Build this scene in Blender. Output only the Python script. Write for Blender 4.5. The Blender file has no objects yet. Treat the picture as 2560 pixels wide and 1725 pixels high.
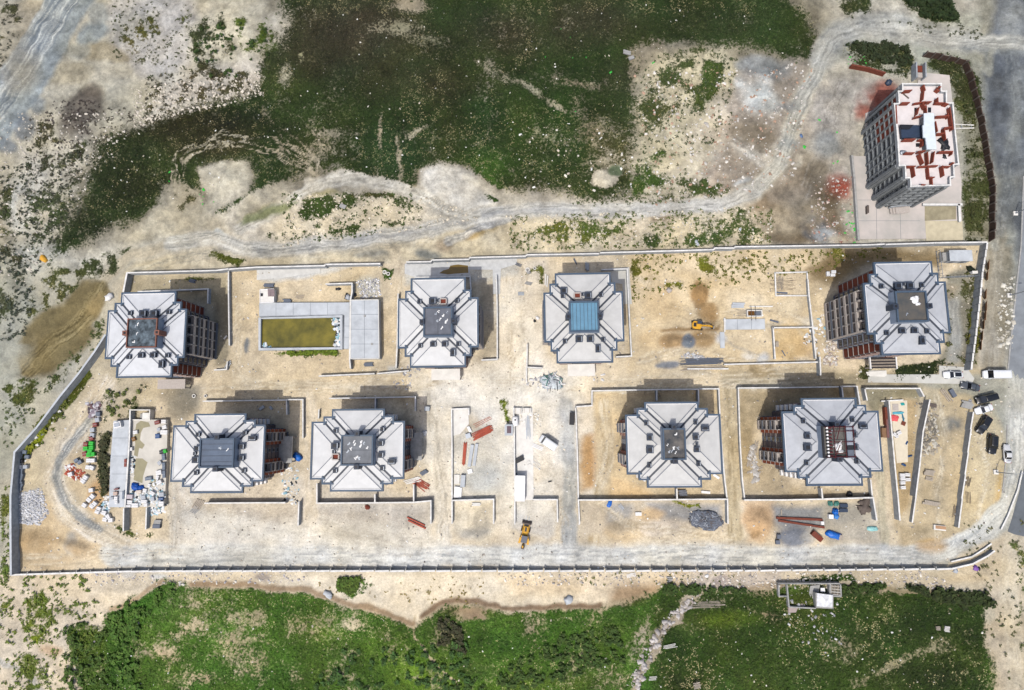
import bpy, math, random
import numpy as np
from mathutils import Vector, Matrix
R = random.Random(7)
NR = np.random.RandomState(11)
sc = bpy.context.scene
COL = sc.collection

# ------------------------------------------------------------------ camera
PW, PH = 2560, 1725
FPX = 1550.0
CAMH = 161.0
NADX, NADY = 1330.0, 1058.0
_n = Vector((NADX - PW / 2, -(NADY - PH / 2), -FPX)).normalized()
_Z = -_n
_Y = (Vector((0, 1, 0)) - _Z * _Z.y).normalized()
_X = _Y.cross(_Z)
CW = Matrix((_X, _Y, _Z))            # camera coords -> world coords
cam_d = bpy.data.cameras.new('camera')
cam = bpy.data.objects.new('camera', cam_d)
COL.objects.link(cam)
cam.matrix_world = Matrix.Translation((0, 0, CAMH)) @ CW.to_4x4()
cam_d.sensor_width = 36.0
cam_d.lens = 36.0 * FPX / PW
cam_d.clip_end = 8000
cam_d.clip_start = 1
sc.camera = cam

# ------------------------------------------------------------------ light
SUN_EL, SUN_AZ = math.radians(64), math.radians(203)   # azimuth clockwise from +Y
w = bpy.data.worlds.new("World")
sc.world = w
w.use_nodes = True
nt = w.node_tree
bg = nt.nodes['Background']
sky = nt.nodes.new('ShaderNodeTexSky')
sky.sky_type = 'NISHITA'
sky.sun_disc = False
sky.sun_elevation = SUN_EL
sky.sun_rotation = SUN_AZ
sky.altitude = 100
sky.dust_density = 4.5
nt.links.new(sky.outputs[0], bg.inputs[0])
bg.inputs[1].default_value = 0.15
sd = bpy.data.lights.new('sun', 'SUN')
sd.energy = 3.25
sd.angle = math.radians(0.55)
sd.color = (1.0, 0.955, 0.89)
so = bpy.data.objects.new('sun', sd)
COL.objects.link(so)
sdir = Vector((math.sin(SUN_AZ) * math.cos(SUN_EL), math.cos(SUN_AZ) * math.cos(SUN_EL), math.sin(SUN_EL)))
so.rotation_euler = sdir.to_track_quat('Z', 'Y').to_euler()
so.location = sdir * 300
sc.view_settings.view_transform = 'Standard'
sc.view_settings.look = 'None'
sc.view_settings.exposure = 0.24
sc.view_settings.gamma = 1
sc.view_settings.use_curve_mapping = False
sc.render.engine = 'CYCLES'
sc.cycles.max_bounces = 5
sc.cycles.diffuse_bounces = 3

# ------------------------------------------------------------------ mapping: where a thing seen at (px,py) of the photograph stands
def G(px, py, z=0.0):
    v = Vector((px - PW / 2, -(py - PH / 2), -FPX))
    v = CW @ v
    t = (z - CAMH) / v.z
    return Vector((v.x * t, v.y * t, z))
CWn = np.array([list(_X), list(_Y), list(_Z)])
def to_px(x, y, z=0.0):
    p = np.stack([x, y, np.full_like(x, z) - CAMH], -1) @ CWn   # world->cam : CW^T
    return PW / 2 + FPX * p[..., 0] / -p[..., 2], PH / 2 - FPX * p[..., 1] / -p[..., 2]
MPP = CAMH / FPX * math.cos(math.radians(7.4))   # metres per px near the nadir

def lin(c):
    c = c / 255.0
    return c / 12.92 if c <= 0.04045 else ((c + 0.055) / 1.055) ** 2.4
KALB = 0.60
def S(r, g, b, k=KALB):
    return (lin(r) * k, lin(g) * k, lin(b) * k)

# ------------------------------------------------------------------ materials
MATS = {}
def mat(name, rgb, rough=0.85, var=0.12, scale=1.5, metal=0.0, bump=0.0, spec=0.3, detail=4, rgb2=None):
    if name in MATS: return MATS[name]
    m = bpy.data.materials.new(name); m.use_nodes = True
    n = m.node_tree.nodes; l = m.node_tree.links
    p = n['Principled BSDF']
    p.inputs['Roughness'].default_value = rough
    p.inputs['Metallic'].default_value = metal
    p.inputs['Specular IOR Level'].default_value = spec
    tc = n.new('ShaderNodeTexCoord')
    nz = n.new('ShaderNodeTexNoise'); nz.inputs['Scale'].default_value = scale; nz.inputs['Detail'].default_value = detail
    nz.inputs['Roughness'].default_value = 0.65
    l.new(tc.outputs['Object'], nz.inputs['Vector'])
    rp = n.new('ShaderNodeValToRGB')
    a = rgb; b = rgb2 if rgb2 else rgb
    rp.color_ramp.elements[0].position = 0.32; rp.color_ramp.elements[1].position = 0.68
    rp.color_ramp.elements[0].color = tuple(max(0, x * (1 - var)) for x in a) + (1,)
    rp.color_ramp.elements[1].color = tuple(min(1, x * (1 + var)) for x in b) + (1,)
    l.new(nz.outputs['Fac'], rp.inputs['Fac'])
    l.new(rp.outputs['Color'], p.inputs['Base Color'])
    if bump:
        bp = n.new('ShaderNodeBump'); bp.inputs['Strength'].default_value = bump; bp.inputs['Distance'].default_value = 0.1
        l.new(nz.outputs['Fac'], bp.inputs['Height']); l.new(bp.outputs['Normal'], p.inputs['Normal'])
    MATS[name] = m
    return m

# ------------------------------------------------------------------ mesh helpers
class MB:
    def __init__(s): s.v = []; s.f = []
    def quad_mesh(s, vs, fs):
        o = len(s.v); s.v += [tuple(v) for v in vs]; s.f += [tuple(i + o for i in f) for f in fs]; return s
    def box(s, x, y, z, sx, sy, sz, rot=0.0, taper=1.0):
        """x,y centre; z bottom"""
        c, n = math.cos(rot), math.sin(rot)
        vs = []
        for k, t in ((0, 1.0), (1, taper)):
            for a, b in ((-1, -1), (1, -1), (1, 1), (-1, 1)):
                dx, dy = a * sx / 2 * t, b * sy / 2 * t
                vs.append((x + dx * c - dy * n, y + dx * n + dy * c, z + k * sz))
        return s.quad_mesh(vs, [(3, 2, 1, 0), (4, 5, 6, 7), (0, 1, 5, 4), (1, 2, 6, 5), (2, 3, 7, 6), (3, 0, 4, 7)])
    def prism(s, pts, z0, z1):
        n = len(pts)
        vs = [(p[0], p[1], z0) for p in pts] + [(p[0], p[1], z1) for p in pts]
        fs = [tuple(range(n - 1, -1, -1)), tuple(range(n, 2 * n))] + [(i, (i + 1) % n, n + (i + 1) % n, n + i) for i in range(n)]
        return s.quad_mesh(vs, fs)
    def cyl(s, x, y, z, r, h, n=12, axis='z', r2=None, cap=True):
        r2 = r if r2 is None else r2
        vs = []
        for k, rr in ((0, r), (1, r2)):
            for i in range(n):
                a = 2 * math.pi * i / n
                u, v_ = rr * math.cos(a), rr * math.sin(a)
                if axis == 'z': vs.append((x + u, y + v_, z + k * h))
                elif axis == 'x': vs.append((x + k * h, y + u, z + v_))
                else: vs.append((x + u, y + k * h, z + v_))
        fs = [(i, (i + 1) % n, n + (i + 1) % n, n + i) for i in range(n)]
        if cap: fs += [tuple(range(n - 1, -1, -1)), tuple(range(n, 2 * n))]
        return s.quad_mesh(vs, fs)
    def tube(s, p, q, r, n=5):
        p, q = Vector(p), Vector(q); d = (q - p)
        if d.length < 1e-5: return s
        d.normalize(); u = d.orthogonal().normalized(); w_ = d.cross(u)
        vs = []
        for b in (p, q):
            for i in range(n):
                a = 2 * math.pi * i / n
                vs.append(b + u * (r * math.cos(a)) + w_ * (r * math.sin(a)))
        return s.quad_mesh(vs, [(i, (i + 1) % n, n + (i + 1) % n, n + i) for i in range(n)] + [tuple(range(n - 1, -1, -1)), tuple(range(n, 2 * n))])
    def beam(s, p, q, wd, ht):
        p, q = Vector(p), Vector(q); d = q - p; L = d.length; a = math.atan2(d.y, d.x)
        m = (p + q) / 2
        return s.box(m.x, m.y, min(p.z, q.z), L, wd, ht, a)
    def loft(s, rings, close=True):
        """rings: list of equal-length point lists; capped at both ends"""
        n = len(rings[0]); o = len(s.v)
        for r in rings: s.v += [tuple(p) for p in r]
        for k in range(len(rings) - 1):
            for i in range(n):
                a = o + k * n + i; b = o + k * n + (i + 1) % n
                s.f.append((a, b, b + n, a + n))
        s.f.append(tuple(o + i for i in range(n - 1, -1, -1)))
        s.f.append(tuple(o + (len(rings) - 1) * n + i for i in range(n)))
        return s
    def mesh(s, name, m, smooth=False):
        me = bpy.data.meshes.new(name); me.from_pydata(s.v, [], s.f); me.update()
        if m: me.materials.append(m)
        if smooth: me.shade_smooth()
        return me
    def build(s, name, m, parent=None, smooth=False):
        return put(name, s.mesh(name, m, smooth), parent)
def put(name, me, parent=None, loc=None, rz=None):
    o = bpy.data.objects.new(name, me); COL.objects.link(o)
    if parent is not None: o.parent = parent
    if loc is not None: o.location = loc
    if rz is not None: o.rotation_euler = (0, 0, rz)
    return o
def tag(o, label=None, cat=None, group=None, kind=None):
    if label: o['label'] = label
    if cat:
        o['category'] = cat
        if not kind: o['kind'] = 'thing'
    if group: o['group'] = group
    if kind: o['kind'] = kind
    return o
def thing(name, label, cat, loc=(0, 0, 0), rz=0.0, group=None):
    o = bpy.data.objects.new(name, None); COL.objects.link(o)
    o.location = loc; o.rotation_euler = (0, 0, rz)
    o.empty_display_size = 0.5
    return tag(o, label, cat, group)
def dup_tree(root, loc, rz, label, group=None):
    r = root.copy(); COL.objects.link(r); r.location = loc; r.rotation_euler = (0, 0, rz)
    r['label'] = label
    if group: r['group'] = group
    for ch in list(root.children):
        c = ch.copy(); COL.objects.link(c); c.parent = r
        for g in list(ch.children):
            d = g.copy(); COL.objects.link(d); d.parent = c
    return r
def blob_mesh(name, m, sx, sy, sz, seed=0, nu=14, nv=7, rough=0.18, sq=0.5):
    """lumpy rounded heap / cloth-covered load standing on z=0"""
    rr = random.Random(seed); b = MB(); rings = []
    ph = [rr.uniform(0, 6.28) for _ in range(6)]
    for k in range(nv + 1):
        t = k / nv; zz = t; rad = (1 - t ** 2.6) ** 0.5 if k < nv else 0.02
        ring = []
        for i in range(nu):
            a = 2 * math.pi * i / nu
            ca, sa = math.cos(a), math.sin(a)
            p = 1 / max(abs(ca), abs(sa)) * sq + (1 - sq)
            q = 1 + rough * (math.sin(2 * a + ph[0] + t) + math.sin(5 * a + ph[1] + 3 * t)) * 0.5 + rr.uniform(-rough, rough) * 0.4
            ring.append((sx / 2 * rad * ca * p * q, sy / 2 * rad * sa * p * q, sz * (zz + rr.uniform(-.04, .04) * (0 < k))))
        rings.append(ring)
    b.loft(rings)
    return b.mesh(name, m, True)

# ------------------------------------------------------------------ numpy noise
_T = NR.rand(512, 512)
def vnoise(x, y, s, seed=0):
    x = x / s + seed * 17.31; y = y / s + seed * 7.77
    xi = np.floor(x).astype(int); yi = np.floor(y).astype(int)
    fx = x - xi; fy = y - yi
    fx = fx * fx * (3 - 2 * fx); fy = fy * fy * (3 - 2 * fy)
    a = _T[xi % 512, yi % 512]; b = _T[(xi + 1) % 512, yi % 512]
    c = _T[xi % 512, (yi + 1) % 512]; d = _T[(xi + 1) % 512, (yi + 1) % 512]
    return (a * (1 - fx) + b * fx) * (1 - fy) + (c * (1 - fx) + d * fx) * fy
def fbm(x, y, s, seed=0, oc=4, g=0.5):
    t = 0; amp = 1; tot = 0
    for k in range(oc):
        t = t + amp * vnoise(x, y, s / 2 ** k, seed + k); tot += amp; amp *= g
    return t / tot
# ================================================================== GROUND
def axis(lo, hi, step, far):
    core = np.arange(lo, hi + step / 2, step)
    out = []; d = step; x = hi
    while x < far:
        d *= 1.35; x += d; out.append(x)
    out = np.array(out)
    left = lo - (out - hi)
    return np.concatenate([left[::-1], core, out])
GX = axis(-150, 148, 0.36, 3500)
GY = axis(-84, 132, 0.36, 3500)
XX, YY = np.meshgrid(GX, GY)
X1 = XX.ravel(); Y1 = YY.ravel()
PX, PY = to_px(X1, Y1)
PXc = np.clip(PX, -900, 3500) / 1.1; PYc = np.clip(PY, -900, 2700) / 1.1     # "V" units: 2327 wide plan
NB = X1.size
W1 = (fbm(X1, Y1, 9, 3, 4) - .5) * 2; W2 = (fbm(X1, Y1, 9, 21, 4) - .5) * 2
F1 = (fbm(X1, Y1, 2.2, 5, 3) - .5) * 2; F2 = (fbm(X1, Y1, 2.2, 33, 3) - .5) * 2
VX = PXc + W1 * 9 + F1 * 4; VY = PYc + W2 * 9 + F2 * 4        # warped coordinates for natural edges
N40 = fbm(X1, Y1, 40, 8, 4); N12 = fbm(X1, Y1, 12, 9, 4); N4 = fbm(X1, Y1, 4, 10, 3); N1 = fbm(X1, Y1, 1.3, 12, 2)
soil = np.zeros((NB, 3)); veg = np.zeros((NB, 3)); cov = np.zeros(NB); relief = np.zeros(NB); hard = np.zeros(NB)
def c3(c): return np.array(S(*c))
soil[:] = c3((205, 197, 180)); veg[:] = c3((60, 72, 42))

def polydist(px, py, pts):
    inside = np.zeros(px.shape, bool); d2 = np.full(px.shape, 1e12)
    n = len(pts)
    for i in range(n):
        x0, y0 = pts[i]; x1, y1 = pts[(i + 1) % n]
        dx, dy = x1 - x0, y1 - y0
        t = np.clip(((px - x0) * dx + (py - y0) * dy) / (dx * dx + dy * dy + 1e-9), 0, 1)
        d2 = np.minimum(d2, (px - x0 - t * dx) ** 2 + (py - y0 - t * dy) ** 2)
        c = (y0 > py) != (y1 > py)
        with np.errstate(divide='ignore', invalid='ignore'):
            xi = (x1 - x0) * (py - y0) / (y1 - y0 + (y1 == y0)) + x0
        inside ^= c & (px < xi)
    d = np.sqrt(d2)
    return np.where(inside, d, -d)
def area(pts, feather, warp=True):
    x, y = (VX, VY) if warp else (PXc, PYc)
    xs = [p[0] for p in pts]; ys = [p[1] for p in pts]; f = feather + 2
    i = np.nonzero((x > min(xs) - f) & (x < max(xs) + f) & (y > min(ys) - f) & (y < max(ys) + f))[0]
    d = polydist(x[i], y[i], pts)
    return i, np.clip(d / feather * .5 + .5, 0, 1)
def stroke(pts, width, feather, warp=True):
    x, y = (VX, VY) if warp else (PXc, PYc)
    xs = [p[0] for p in pts]; ys = [p[1] for p in pts]; f = width / 2 + feather
    i = np.nonzero((x > min(xs) - f) & (x < max(xs) + f) & (y > min(ys) - f) & (y < max(ys) + f))[0]
    px, py = x[i], y[i]; best = np.full(px.shape, 1e12); lat = np.zeros(px.shape); along = np.zeros(px.shape); acc = 0
    for k in range(len(pts) - 1):
        x0, y0 = pts[k]; x1, y1 = pts[k + 1]; dx, dy = x1 - x0, y1 - y0; L = math.hypot(dx, dy)
        t = np.clip(((px - x0) * dx + (py - y0) * dy) / (L * L), 0, 1)
        qx, qy = px - x0 - t * dx, py - y0 - t * dy
        d = qx * qx + qy * qy; s = (dx * qy - dy * qx) / L
        m = d < best
        best = np.where(m, d, best); lat = np.where(m, s, lat); along = np.where(m, acc + t * L, along); acc += L
    d = np.sqrt(best)
    return i, np.clip((width / 2 - d) / feather + .5, 0, 1), lat, along
def mixs(i, m, col):
    m = m[:, None]; soil[i] = soil[i] * (1 - m) + c3(col) * m
def P(pts, col, feather=8, op=1.0, warp=True, patchy=0.0, clear=True, seed=0):
    i, m = area(pts, feather, warp); m = m * op
    if patchy:
        q = fbm(X1[i], Y1[i], 5, 60 + seed, 4)
        m = m * np.clip((q - .5) * 6 + .5 + (1 - patchy) * 2, 0, 1)
    mixs(i, m, col)
    if clear: cov[i] *= (1 - m)
def E(cx, cy, rx, ry, col, op=1.0, rot=0, feather=6, patchy=0.0, clear=True):
    a = math.radians(rot); pts = [(cx + rx * math.cos(t) * math.cos(a) - ry * math.sin(t) * math.sin(a), cy + rx * math.cos(t) * math.sin(a) + ry * math.sin(t) * math.cos(a)) for t in np.linspace(0, 6.283, 14)[:-1]]
    P(pts, col, feather, op, True, patchy, clear, int(cx))
def L(pts, width, col, feather=5, op=1.0, ruts=0.0, nr=4, warp=True, clear=True, light=(238, 234, 224), dark=(150, 148, 140)):
    i, m, lat, al = stroke(pts, width, feather, warp)
    mixs(i, m * op, col)
    if clear: cov[i] *= (1 - m)
    if ruts:
        q = vnoise(lat * nr / width * 3, al / 60.0, 1.0, 40 + len(pts)) * .65 + vnoise(lat * nr / width * 9, al / 25.0, 1.0, 44) * .35
        mixs(i, m * np.clip((q - .5) * 4, 0, 1) * ruts, light)
        mixs(i, m * np.clip((.47 - q) * 4, 0, 1) * ruts, dark)
def GR(pts, amount, col=(58, 72, 40), feather=12, patchy=0.5, scale=5.0, seed=0):
    """vegetation cover"""
    i, m = area(pts, feather)
    q = fbm(X1[i], Y1[i], scale, 80 + seed, 4)
    a = m * np.clip(amount + (q - .5) * 3 * patchy, 0, 1)
    cov[i] = np.maximum(cov[i], a)
    k = (m > .05)
    veg[i[k]] = veg[i[k]] * (1 - m[k][:, None]) + c3(col) * m[k][:, None]
def GL(pts, width, amount, col=(58, 72, 40), feather=8, seed=0):
    i, m, _, _ = stroke(pts, width, feather)
    q = fbm(X1[i], Y1[i], 4, 90 + seed, 3)
    cov[i] = np.maximum(cov[i], m * np.clip(amount + (q - .5) * 1.6, 0, 1))
    veg[i] = veg[i] * (1 - m[:, None]) + c3(col) * m[:, None]
def VT(cx, cy, rx, ry, col, op=.8):
    """tint of the vegetation"""
    d = np.sqrt(((VX - cx) / rx) ** 2 + ((VY - cy) / ry) ** 2); m = np.clip(1.3 - d, 0, 1) * op
    veg[:] = veg * (1 - m[:, None]) + c3(col) * m[:, None]
def H(cx, cy, rx, ry, h, rot=0, p=1.0):
    """real mound in the terrain (px centre and radii in V units)"""
    a = math.radians(rot); dx, dy = PXc - cx, PYc - cy
    u = (dx * math.cos(a) + dy * math.sin(a)) / rx; v_ = (-dx * math.sin(a) + dy * math.cos(a)) / ry
    d = np.sqrt(u * u + v_ * v_); m = np.clip(1 - d, 0, 1)
    relief[:] = relief + h * (m * m * (3 - 2 * m)) * (1 + (N4 - .5) * .9)

# ---- outside country: the waste land left of the site
P([(-900, -900), (640, -900), (620, 60), (600, 130), (570, 200), (300, 290), (215, 380), (110, 580), (250, 640), (30, 1030), (20, 1320), (-900, 1320)], (196, 188, 170), 20)
P([(-100, 560), (110, 590), (240, 640), (235, 760), (30, 1030), (20, 1300), (-100, 1300)], (196, 190, 172), 15)
P([(250, -20), (440, -20), (450, 40), (430, 150), (330, 170), (260, 120), (250, 60)], (198, 192, 186), 10)
P([(430, 60), (520, 0), (620, 0), (600, 120), (560, 190), (460, 190)], (205, 198, 180), 14)
E(100, 80, 60, 40, (182, 170, 150), .5); E(60, 30, 60, 30, (180, 168, 148), .6); E(230, 120, 70, 22, (158, 145, 118), .8, 10)
E(150, 165, 70, 25, (170, 158, 132), .6); E(300, 250, 110, 60, (196, 190, 172), .8, 0, 20)
E(470, 190, 110, 45, (208, 200, 188), .9, -12, 12, .4); E(400, 240, 60, 40, (210, 200, 184), .8); E(330, 350, 50, 60, (192, 186, 168), .6)
E(270, 230, 28, 40, (150, 146, 134), .5)
E(190, 260, 48, 66, (100, 92, 86), .9, 28, 10, .55); E(165, 300, 32, 40, (92, 85, 80), .85, 10, 10, .5); E(210, 215, 26, 26, (104, 96, 90), .8)
E(0, 480, 38, 60, (165, 152, 128), .8); E(20, 560, 40, 40, (178, 168, 146), .6)
E(70, 420, 50, 70, (202, 196, 184), .8, 0, 20, .5); E(100, 560, 70, 60, (196, 194, 186), .8, 0, 20, .4)
E(208, 415, 10, 26, (178, 178, 184), .9, 0, 5)
# muddy gully left of the site
P([(190, 640), (235, 640), (240, 680), (200, 720), (215, 760), (190, 800), (140, 830), (85, 855), (45, 855), (35, 820), (60, 740), (110, 700), (150, 690), (165, 660)], (140, 126, 92), 10)
P([(200, 650), (232, 650), (238, 690), (215, 715), (185, 700)], (158, 142, 106), 8)
L([(230, 660), (205, 720), (150, 760), (80, 800), (50, 850)], 36, (148, 132, 98), 10, .8, .5, 6, light=(168, 152, 118), dark=(112, 98, 70))
E(215, 735, 16, 12, (160, 158, 148), .8); E(85, 770, 30, 8, (120, 118, 112), .6, -30)
P([(195, 640), (240, 640), (225, 655), (190, 660)], (150, 135, 105), 6)
E(20, 800, 60, 90, (182, 182, 174), .7, 0, 25); E(10, 640, 70, 60, (196, 188, 172), .6, 0, 25); E(40, 700, 30, 20, (175, 180, 178), .6)
E(110, 960, 60, 30, (198, 194, 180), .6); E(60, 1000, 60, 40, (176, 174, 160), .5, -40)
# gravel road in the upper left corner
L([(260, -160), (190, -40), (150, 20), (100, 110), (60, 180), (0, 270), (-60, 350)], 92, (150, 158, 162), 10, .95)
L([(240, -160), (165, -30), (85, 90), (0, 220), (-60, 310)], 66, (164, 169, 171), 8, 1, 1.0, 9, light=(212, 214, 210), dark=(128, 136, 144))
E(215, 75, 38, 24, (140, 150, 156), .85, -30); E(225, 30, 26, 24, (150, 156, 158), .7); E(60, 290, 26, 28, (126, 132, 140), .8); E(85, 240, 20, 20, (132, 140, 146), .8); E(20, 330, 24, 20, (130, 138, 148), .8)
E(115, 10, 16, 10, (130, 138, 142), .8); E(178, 115, 34, 20, (158, 162, 160), .6)

# ---- the dark field north of the site
FIELD = [(640, -60), (1560, -60), (1790, -5), (1850, 50), (1868, 100), (1855, 132), (1800, 150), (1750, 118), (1660, 108), (1580, 95), (1500, 92), (1440, 112), (1436, 180), (1440, 250), (1436, 300), (1430, 360), (1445, 420), (1400, 452), (1340, 462), (1290, 440), (1230, 428), (1180, 438), (1120, 432), (1060, 388), (1000, 378), (950, 388), (955, 435), (905, 430), (840, 410), (760, 392), (700, 395), (640, 415), (590, 440), (560, 455), (575, 400), (560, 372), (500, 368), (455, 385), (460, 450), (400, 430), (370, 440), (350, 470), (330, 490), (250, 515), (180, 560), (118, 585), (110, 560), (150, 500), (195, 440), (212, 380), (222, 325), (290, 290), (390, 262), (480, 236), (560, 212), (585, 180), (600, 120), (622, 60)]
P([(600, -60), (1870, -60), (1880, 130), (1450, 460), (1000, 440), (600, 440), (100, 590), (210, 320), (580, 200)], (112, 104, 84), 25, .75, clear=False)
GR(FIELD, .93, (41, 55, 29), 22, .24, 7)
VT(820, 60, 160, 90, (58, 52, 48), .75); VT(1160, 70, 190, 60, (52, 54, 44), .8); VT(1350, 40, 120, 60, (50, 48, 42), .7); VT(700, 130, 120, 60, (50, 56, 42), .6)
VT(960, 180, 200, 60, (50, 50, 40), .6); VT(1100, 130, 70, 60, (42, 60, 28), .7); VT(1020, 60, 60, 40, (44, 62, 36), .6); VT(1230, 80, 40, 90, (44, 62, 34), .6)
VT(1260, 280, 160, 90, (40, 60, 26), .8); VT(1100, 260, 60, 90, (34, 52, 28), .7); VT(900, 340, 90, 60, (36, 56, 36), .7); VT(1100, 380, 90, 40, (50, 76, 30), .7); VT(1300, 340, 60, 50, (36, 56, 30), .7)
VT(450, 280, 160, 40, (40, 36, 22), .8); VT(290, 350, 70, 50, (30, 44, 26), .8); VT(480, 330, 110, 40, (54, 46, 38), .6); VT(260, 420, 80, 60, (38, 48, 30), .7); VT(180, 520, 60, 40, (40, 52, 28), .8)
VT(1650, 50, 160, 60, (44, 56, 34), .8); VT(1800, 60, 60, 60, (46, 60, 30), .8); VT(1420, 180, 60, 60, (58, 58, 44), .6); VT(1400, 330, 60, 80, (66, 62, 46), .6); VT(640, 210, 60, 60, (52, 66, 36), .6)
# worn, paler streaks inside the field
def THIN(cx, cy, rx, ry, k, col=None, rot=0):
    a = math.radians(rot); dx, dy = VX - cx, VY - cy
    u = (dx * math.cos(a) + dy * math.sin(a)) / rx; v_ = (-dx * math.sin(a) + dy * math.cos(a)) / ry
    m = np.clip(1.2 - np.sqrt(u * u + v_ * v_), 0, 1); cov[:] = cov * (1 - k * m * (.4 + 1.2 * N4))
    if col: soil[:] = soil * (1 - m[:, None] * .8) + c3(col) * m[:, None] * .8
for a in [(930, 12, 60, 22, .75, (150, 140, 118)), (910, 60, 70, 24, .6, (150, 148, 120)), (970, 90, 60, 16, .5, (150, 150, 120)), (1130, 165, 70, 20, .5, (150, 145, 120), 30), (1230, 215, 80, 10, .75, (160, 158, 130), 35), (1290, 60, 40, 20, .4, (150, 145, 120)),
          (720, 350, 70, 30, .5, (150, 142, 118), -40), (760, 300, 70, 12, .5, (150, 145, 125)), (860, 300, 8, 60, .6, (165, 155, 130)), (905, 350, 8, 70, .6, (160, 152, 128)), (940, 300, 50, 8, .5, (165, 158, 130), -30), (1240, 300, 60, 40, .35, (150, 148, 120)), (680, 130, 12, 20, .5, (150, 150, 110)),
          (790, 330, 50, 60, .25, (140, 135, 115)), (1350, 300, 60, 50, .4, (140, 130, 105)), (1380, 370, 50, 40, .5, (150, 142, 118)), (1330, 240, 50, 30, .35, (140, 132, 108)), (640, 60, 30, 70, .5, (170, 165, 150)), (650, 170, 20, 30, .6, (175, 170, 145)), (1330, 190, 90, 12, .35, (140, 130, 108), 10), (500, 200, 120, 16, .3, (150, 140, 120), -15)]:
    THIN(*a)
# furrow arcs (old wheel tracks swinging through the field)
for k in range(11):
    o = k * 7.0
    i, m, lat, al = stroke([(420 - o * .5, 420), (425 - o * .3, 370 - o * .4), (470 + o * .5, 335 - o * .6), (540 + o, 330 - o * .35), (620 + o, 350 - o * .2), (680 + o * .6, 385 - o * .25), (720, 400)], 2.6, 2.2)
    m = m * np.clip((vnoise(al, lat * 0 + k * 9, 22, k) - .35) * 3, 0, 1); cov[i] *= 1 - .8 * m; mixs(i, m, (182, 172, 148))
for k in range(7):
    o = k * 8.0
    i, m, lat, al = stroke([(560 + o, 240), (610 + o, 300 - o * .1), (650 + o, 350), (700 + o, 392)], 2.4, 2.2)
    m = m * np.clip((vnoise(al, lat * 0 + k * 7, 18, k + 5) - .4) * 3, 0, 1); cov[i] *= 1 - .7 * m; mixs(i, m, (160, 150, 128))
# sandy lobes on the south edge of the field
P([(455, 385), (500, 367), (560, 370), (576, 400), (560, 440), (520, 462), (480, 478), (468, 440), (455, 410)], (204, 196, 178), 5)
P([(372, 420), (400, 415), (440, 430), (500, 490), (520, 545), (420, 545), (330, 560), (270, 545), (330, 500), (360, 470)], (192, 182, 160), 14)
P([(560, 450), (640, 408), (665, 420), (640, 450), (570, 490), (530, 500)], (190, 182, 162), 8)
P([(960, 385), (1000, 372), (1060, 380), (1110, 425), (1130, 455), (1100, 480), (1020, 480), (980, 445), (950, 420)], (208, 204, 194), 10)
E(1378, 408, 30, 22, (205, 198, 180), .95); E(1400, 386, 19, 16, (96, 112, 84), .95, 0, 3)
GL([(1100, 395), (1160, 440)], 12, .9, (56, 80, 36)); GL([(1105, 430), (1130, 450)], 14, .95, (52, 76, 36))
# half-bare ground east of the field
P([(1440, 180), (1500, 120), (1650, 110), (1700, 200), (1690, 330), (1600, 440), (1450, 440), (1436, 300)], (196, 188, 160), 16, .9, clear=False)
GR([(1440, 130), (1600, 100), (1640, 140), (1600, 250), (1560, 240), (1500, 330), (1440, 330)], .42, (62, 70, 44), 20, .9, 5, 2)
GR([(1600, 140), (1650, 150), (1640, 200), (1600, 260), (1575, 250), (1590, 190)], .95, (56, 70, 34), 8, .3, 5, 3)
GR([(1440, 380), (1500, 330), (1540, 350), (1520, 420), (1430, 455)], .62, (58, 80, 38), 10, .9, 4, 4)
P([(1530, 60), (1700, 60), (1690, 100), (1600, 108), (1520, 100)], (120, 122, 104), 20, .35, clear=False)
P([(1700, 140), (1850, 140), (1850, 300), (1780, 420), (1620, 450), (1560, 440), (1640, 330), (1660, 220)], (172, 160, 146), 14)
E(1715, 190, 38, 60, (196, 200, 204), .8, 15, 12, .3); E(1720, 150, 50, 22, (150, 156, 162), .7); E(1650, 260, 60, 50, (196, 184, 168), .6, 0, 20, .4); E(1600, 330, 50, 50, (206, 198, 182), .7, 0, 15, .4)
E(1700, 330, 60, 60, (148, 136, 122), .6, 20, 20, .3); E(1780, 300, 50, 60, (176, 164, 152), .6); E(1840, 260, 60, 60, (188, 178, 168), .7)
E(1690, 385, 60, 50, (160, 150, 134), .5)
GR([(1560, 380), (1680, 440), (1700, 455), (1560, 455), (1500, 450)], .45, (66, 78, 46), 10, .9, 3)
E(1690, 415, 24, 7, (215, 222, 226), .8, -15); E(1683, 188, 11, 13, (225, 232, 236), .9); E(1706, 348, 12, 8, (190, 205, 215), .9, 25)
# land between the north track and the site
P([(250, 640), (300, 590), (480, 555), (700, 560), (900, 545), (1000, 520), (1150, 490), (1450, 485), (1720, 470), (1760, 560), (1460, 575), (1060, 590), (860, 600), (300, 618)], (208, 196, 168), 12)
P([(700, 440), (900, 450), (960, 480), (900, 520), (720, 540), (640, 545), (600, 520), (680, 470)], (216, 204, 178), 12)
P([(540, 505), (600, 480), (690, 445), (780, 440), (760, 430), (690, 435), (620, 460), (560, 490)], (168, 160, 122), 5)
P([(548, 512), (600, 495), (660, 468), (675, 455), (640, 458), (590, 480), (555, 495)], (150, 158, 118), 4)
GR([(690, 450), (770, 435), (830, 440), (830, 460), (780, 475), (740, 500), (690, 505), (675, 480)], .78, (56, 72, 36), 8, .8, 3, 6)
GR([(900, 445), (960, 470), (950, 480), (900, 470)], .8, (50, 66, 34), 6, .6, 3)
GR([(620, 520), (760, 510), (900, 500), (915, 515), (840, 540), (660, 560), (560, 545)], .42, (62, 76, 42), 10, 1.0, 3, 7)
GR([(800, 430), (900, 440), (900, 450), (800, 445)], .6, (70, 70, 44), 5, .8, 3)
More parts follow.
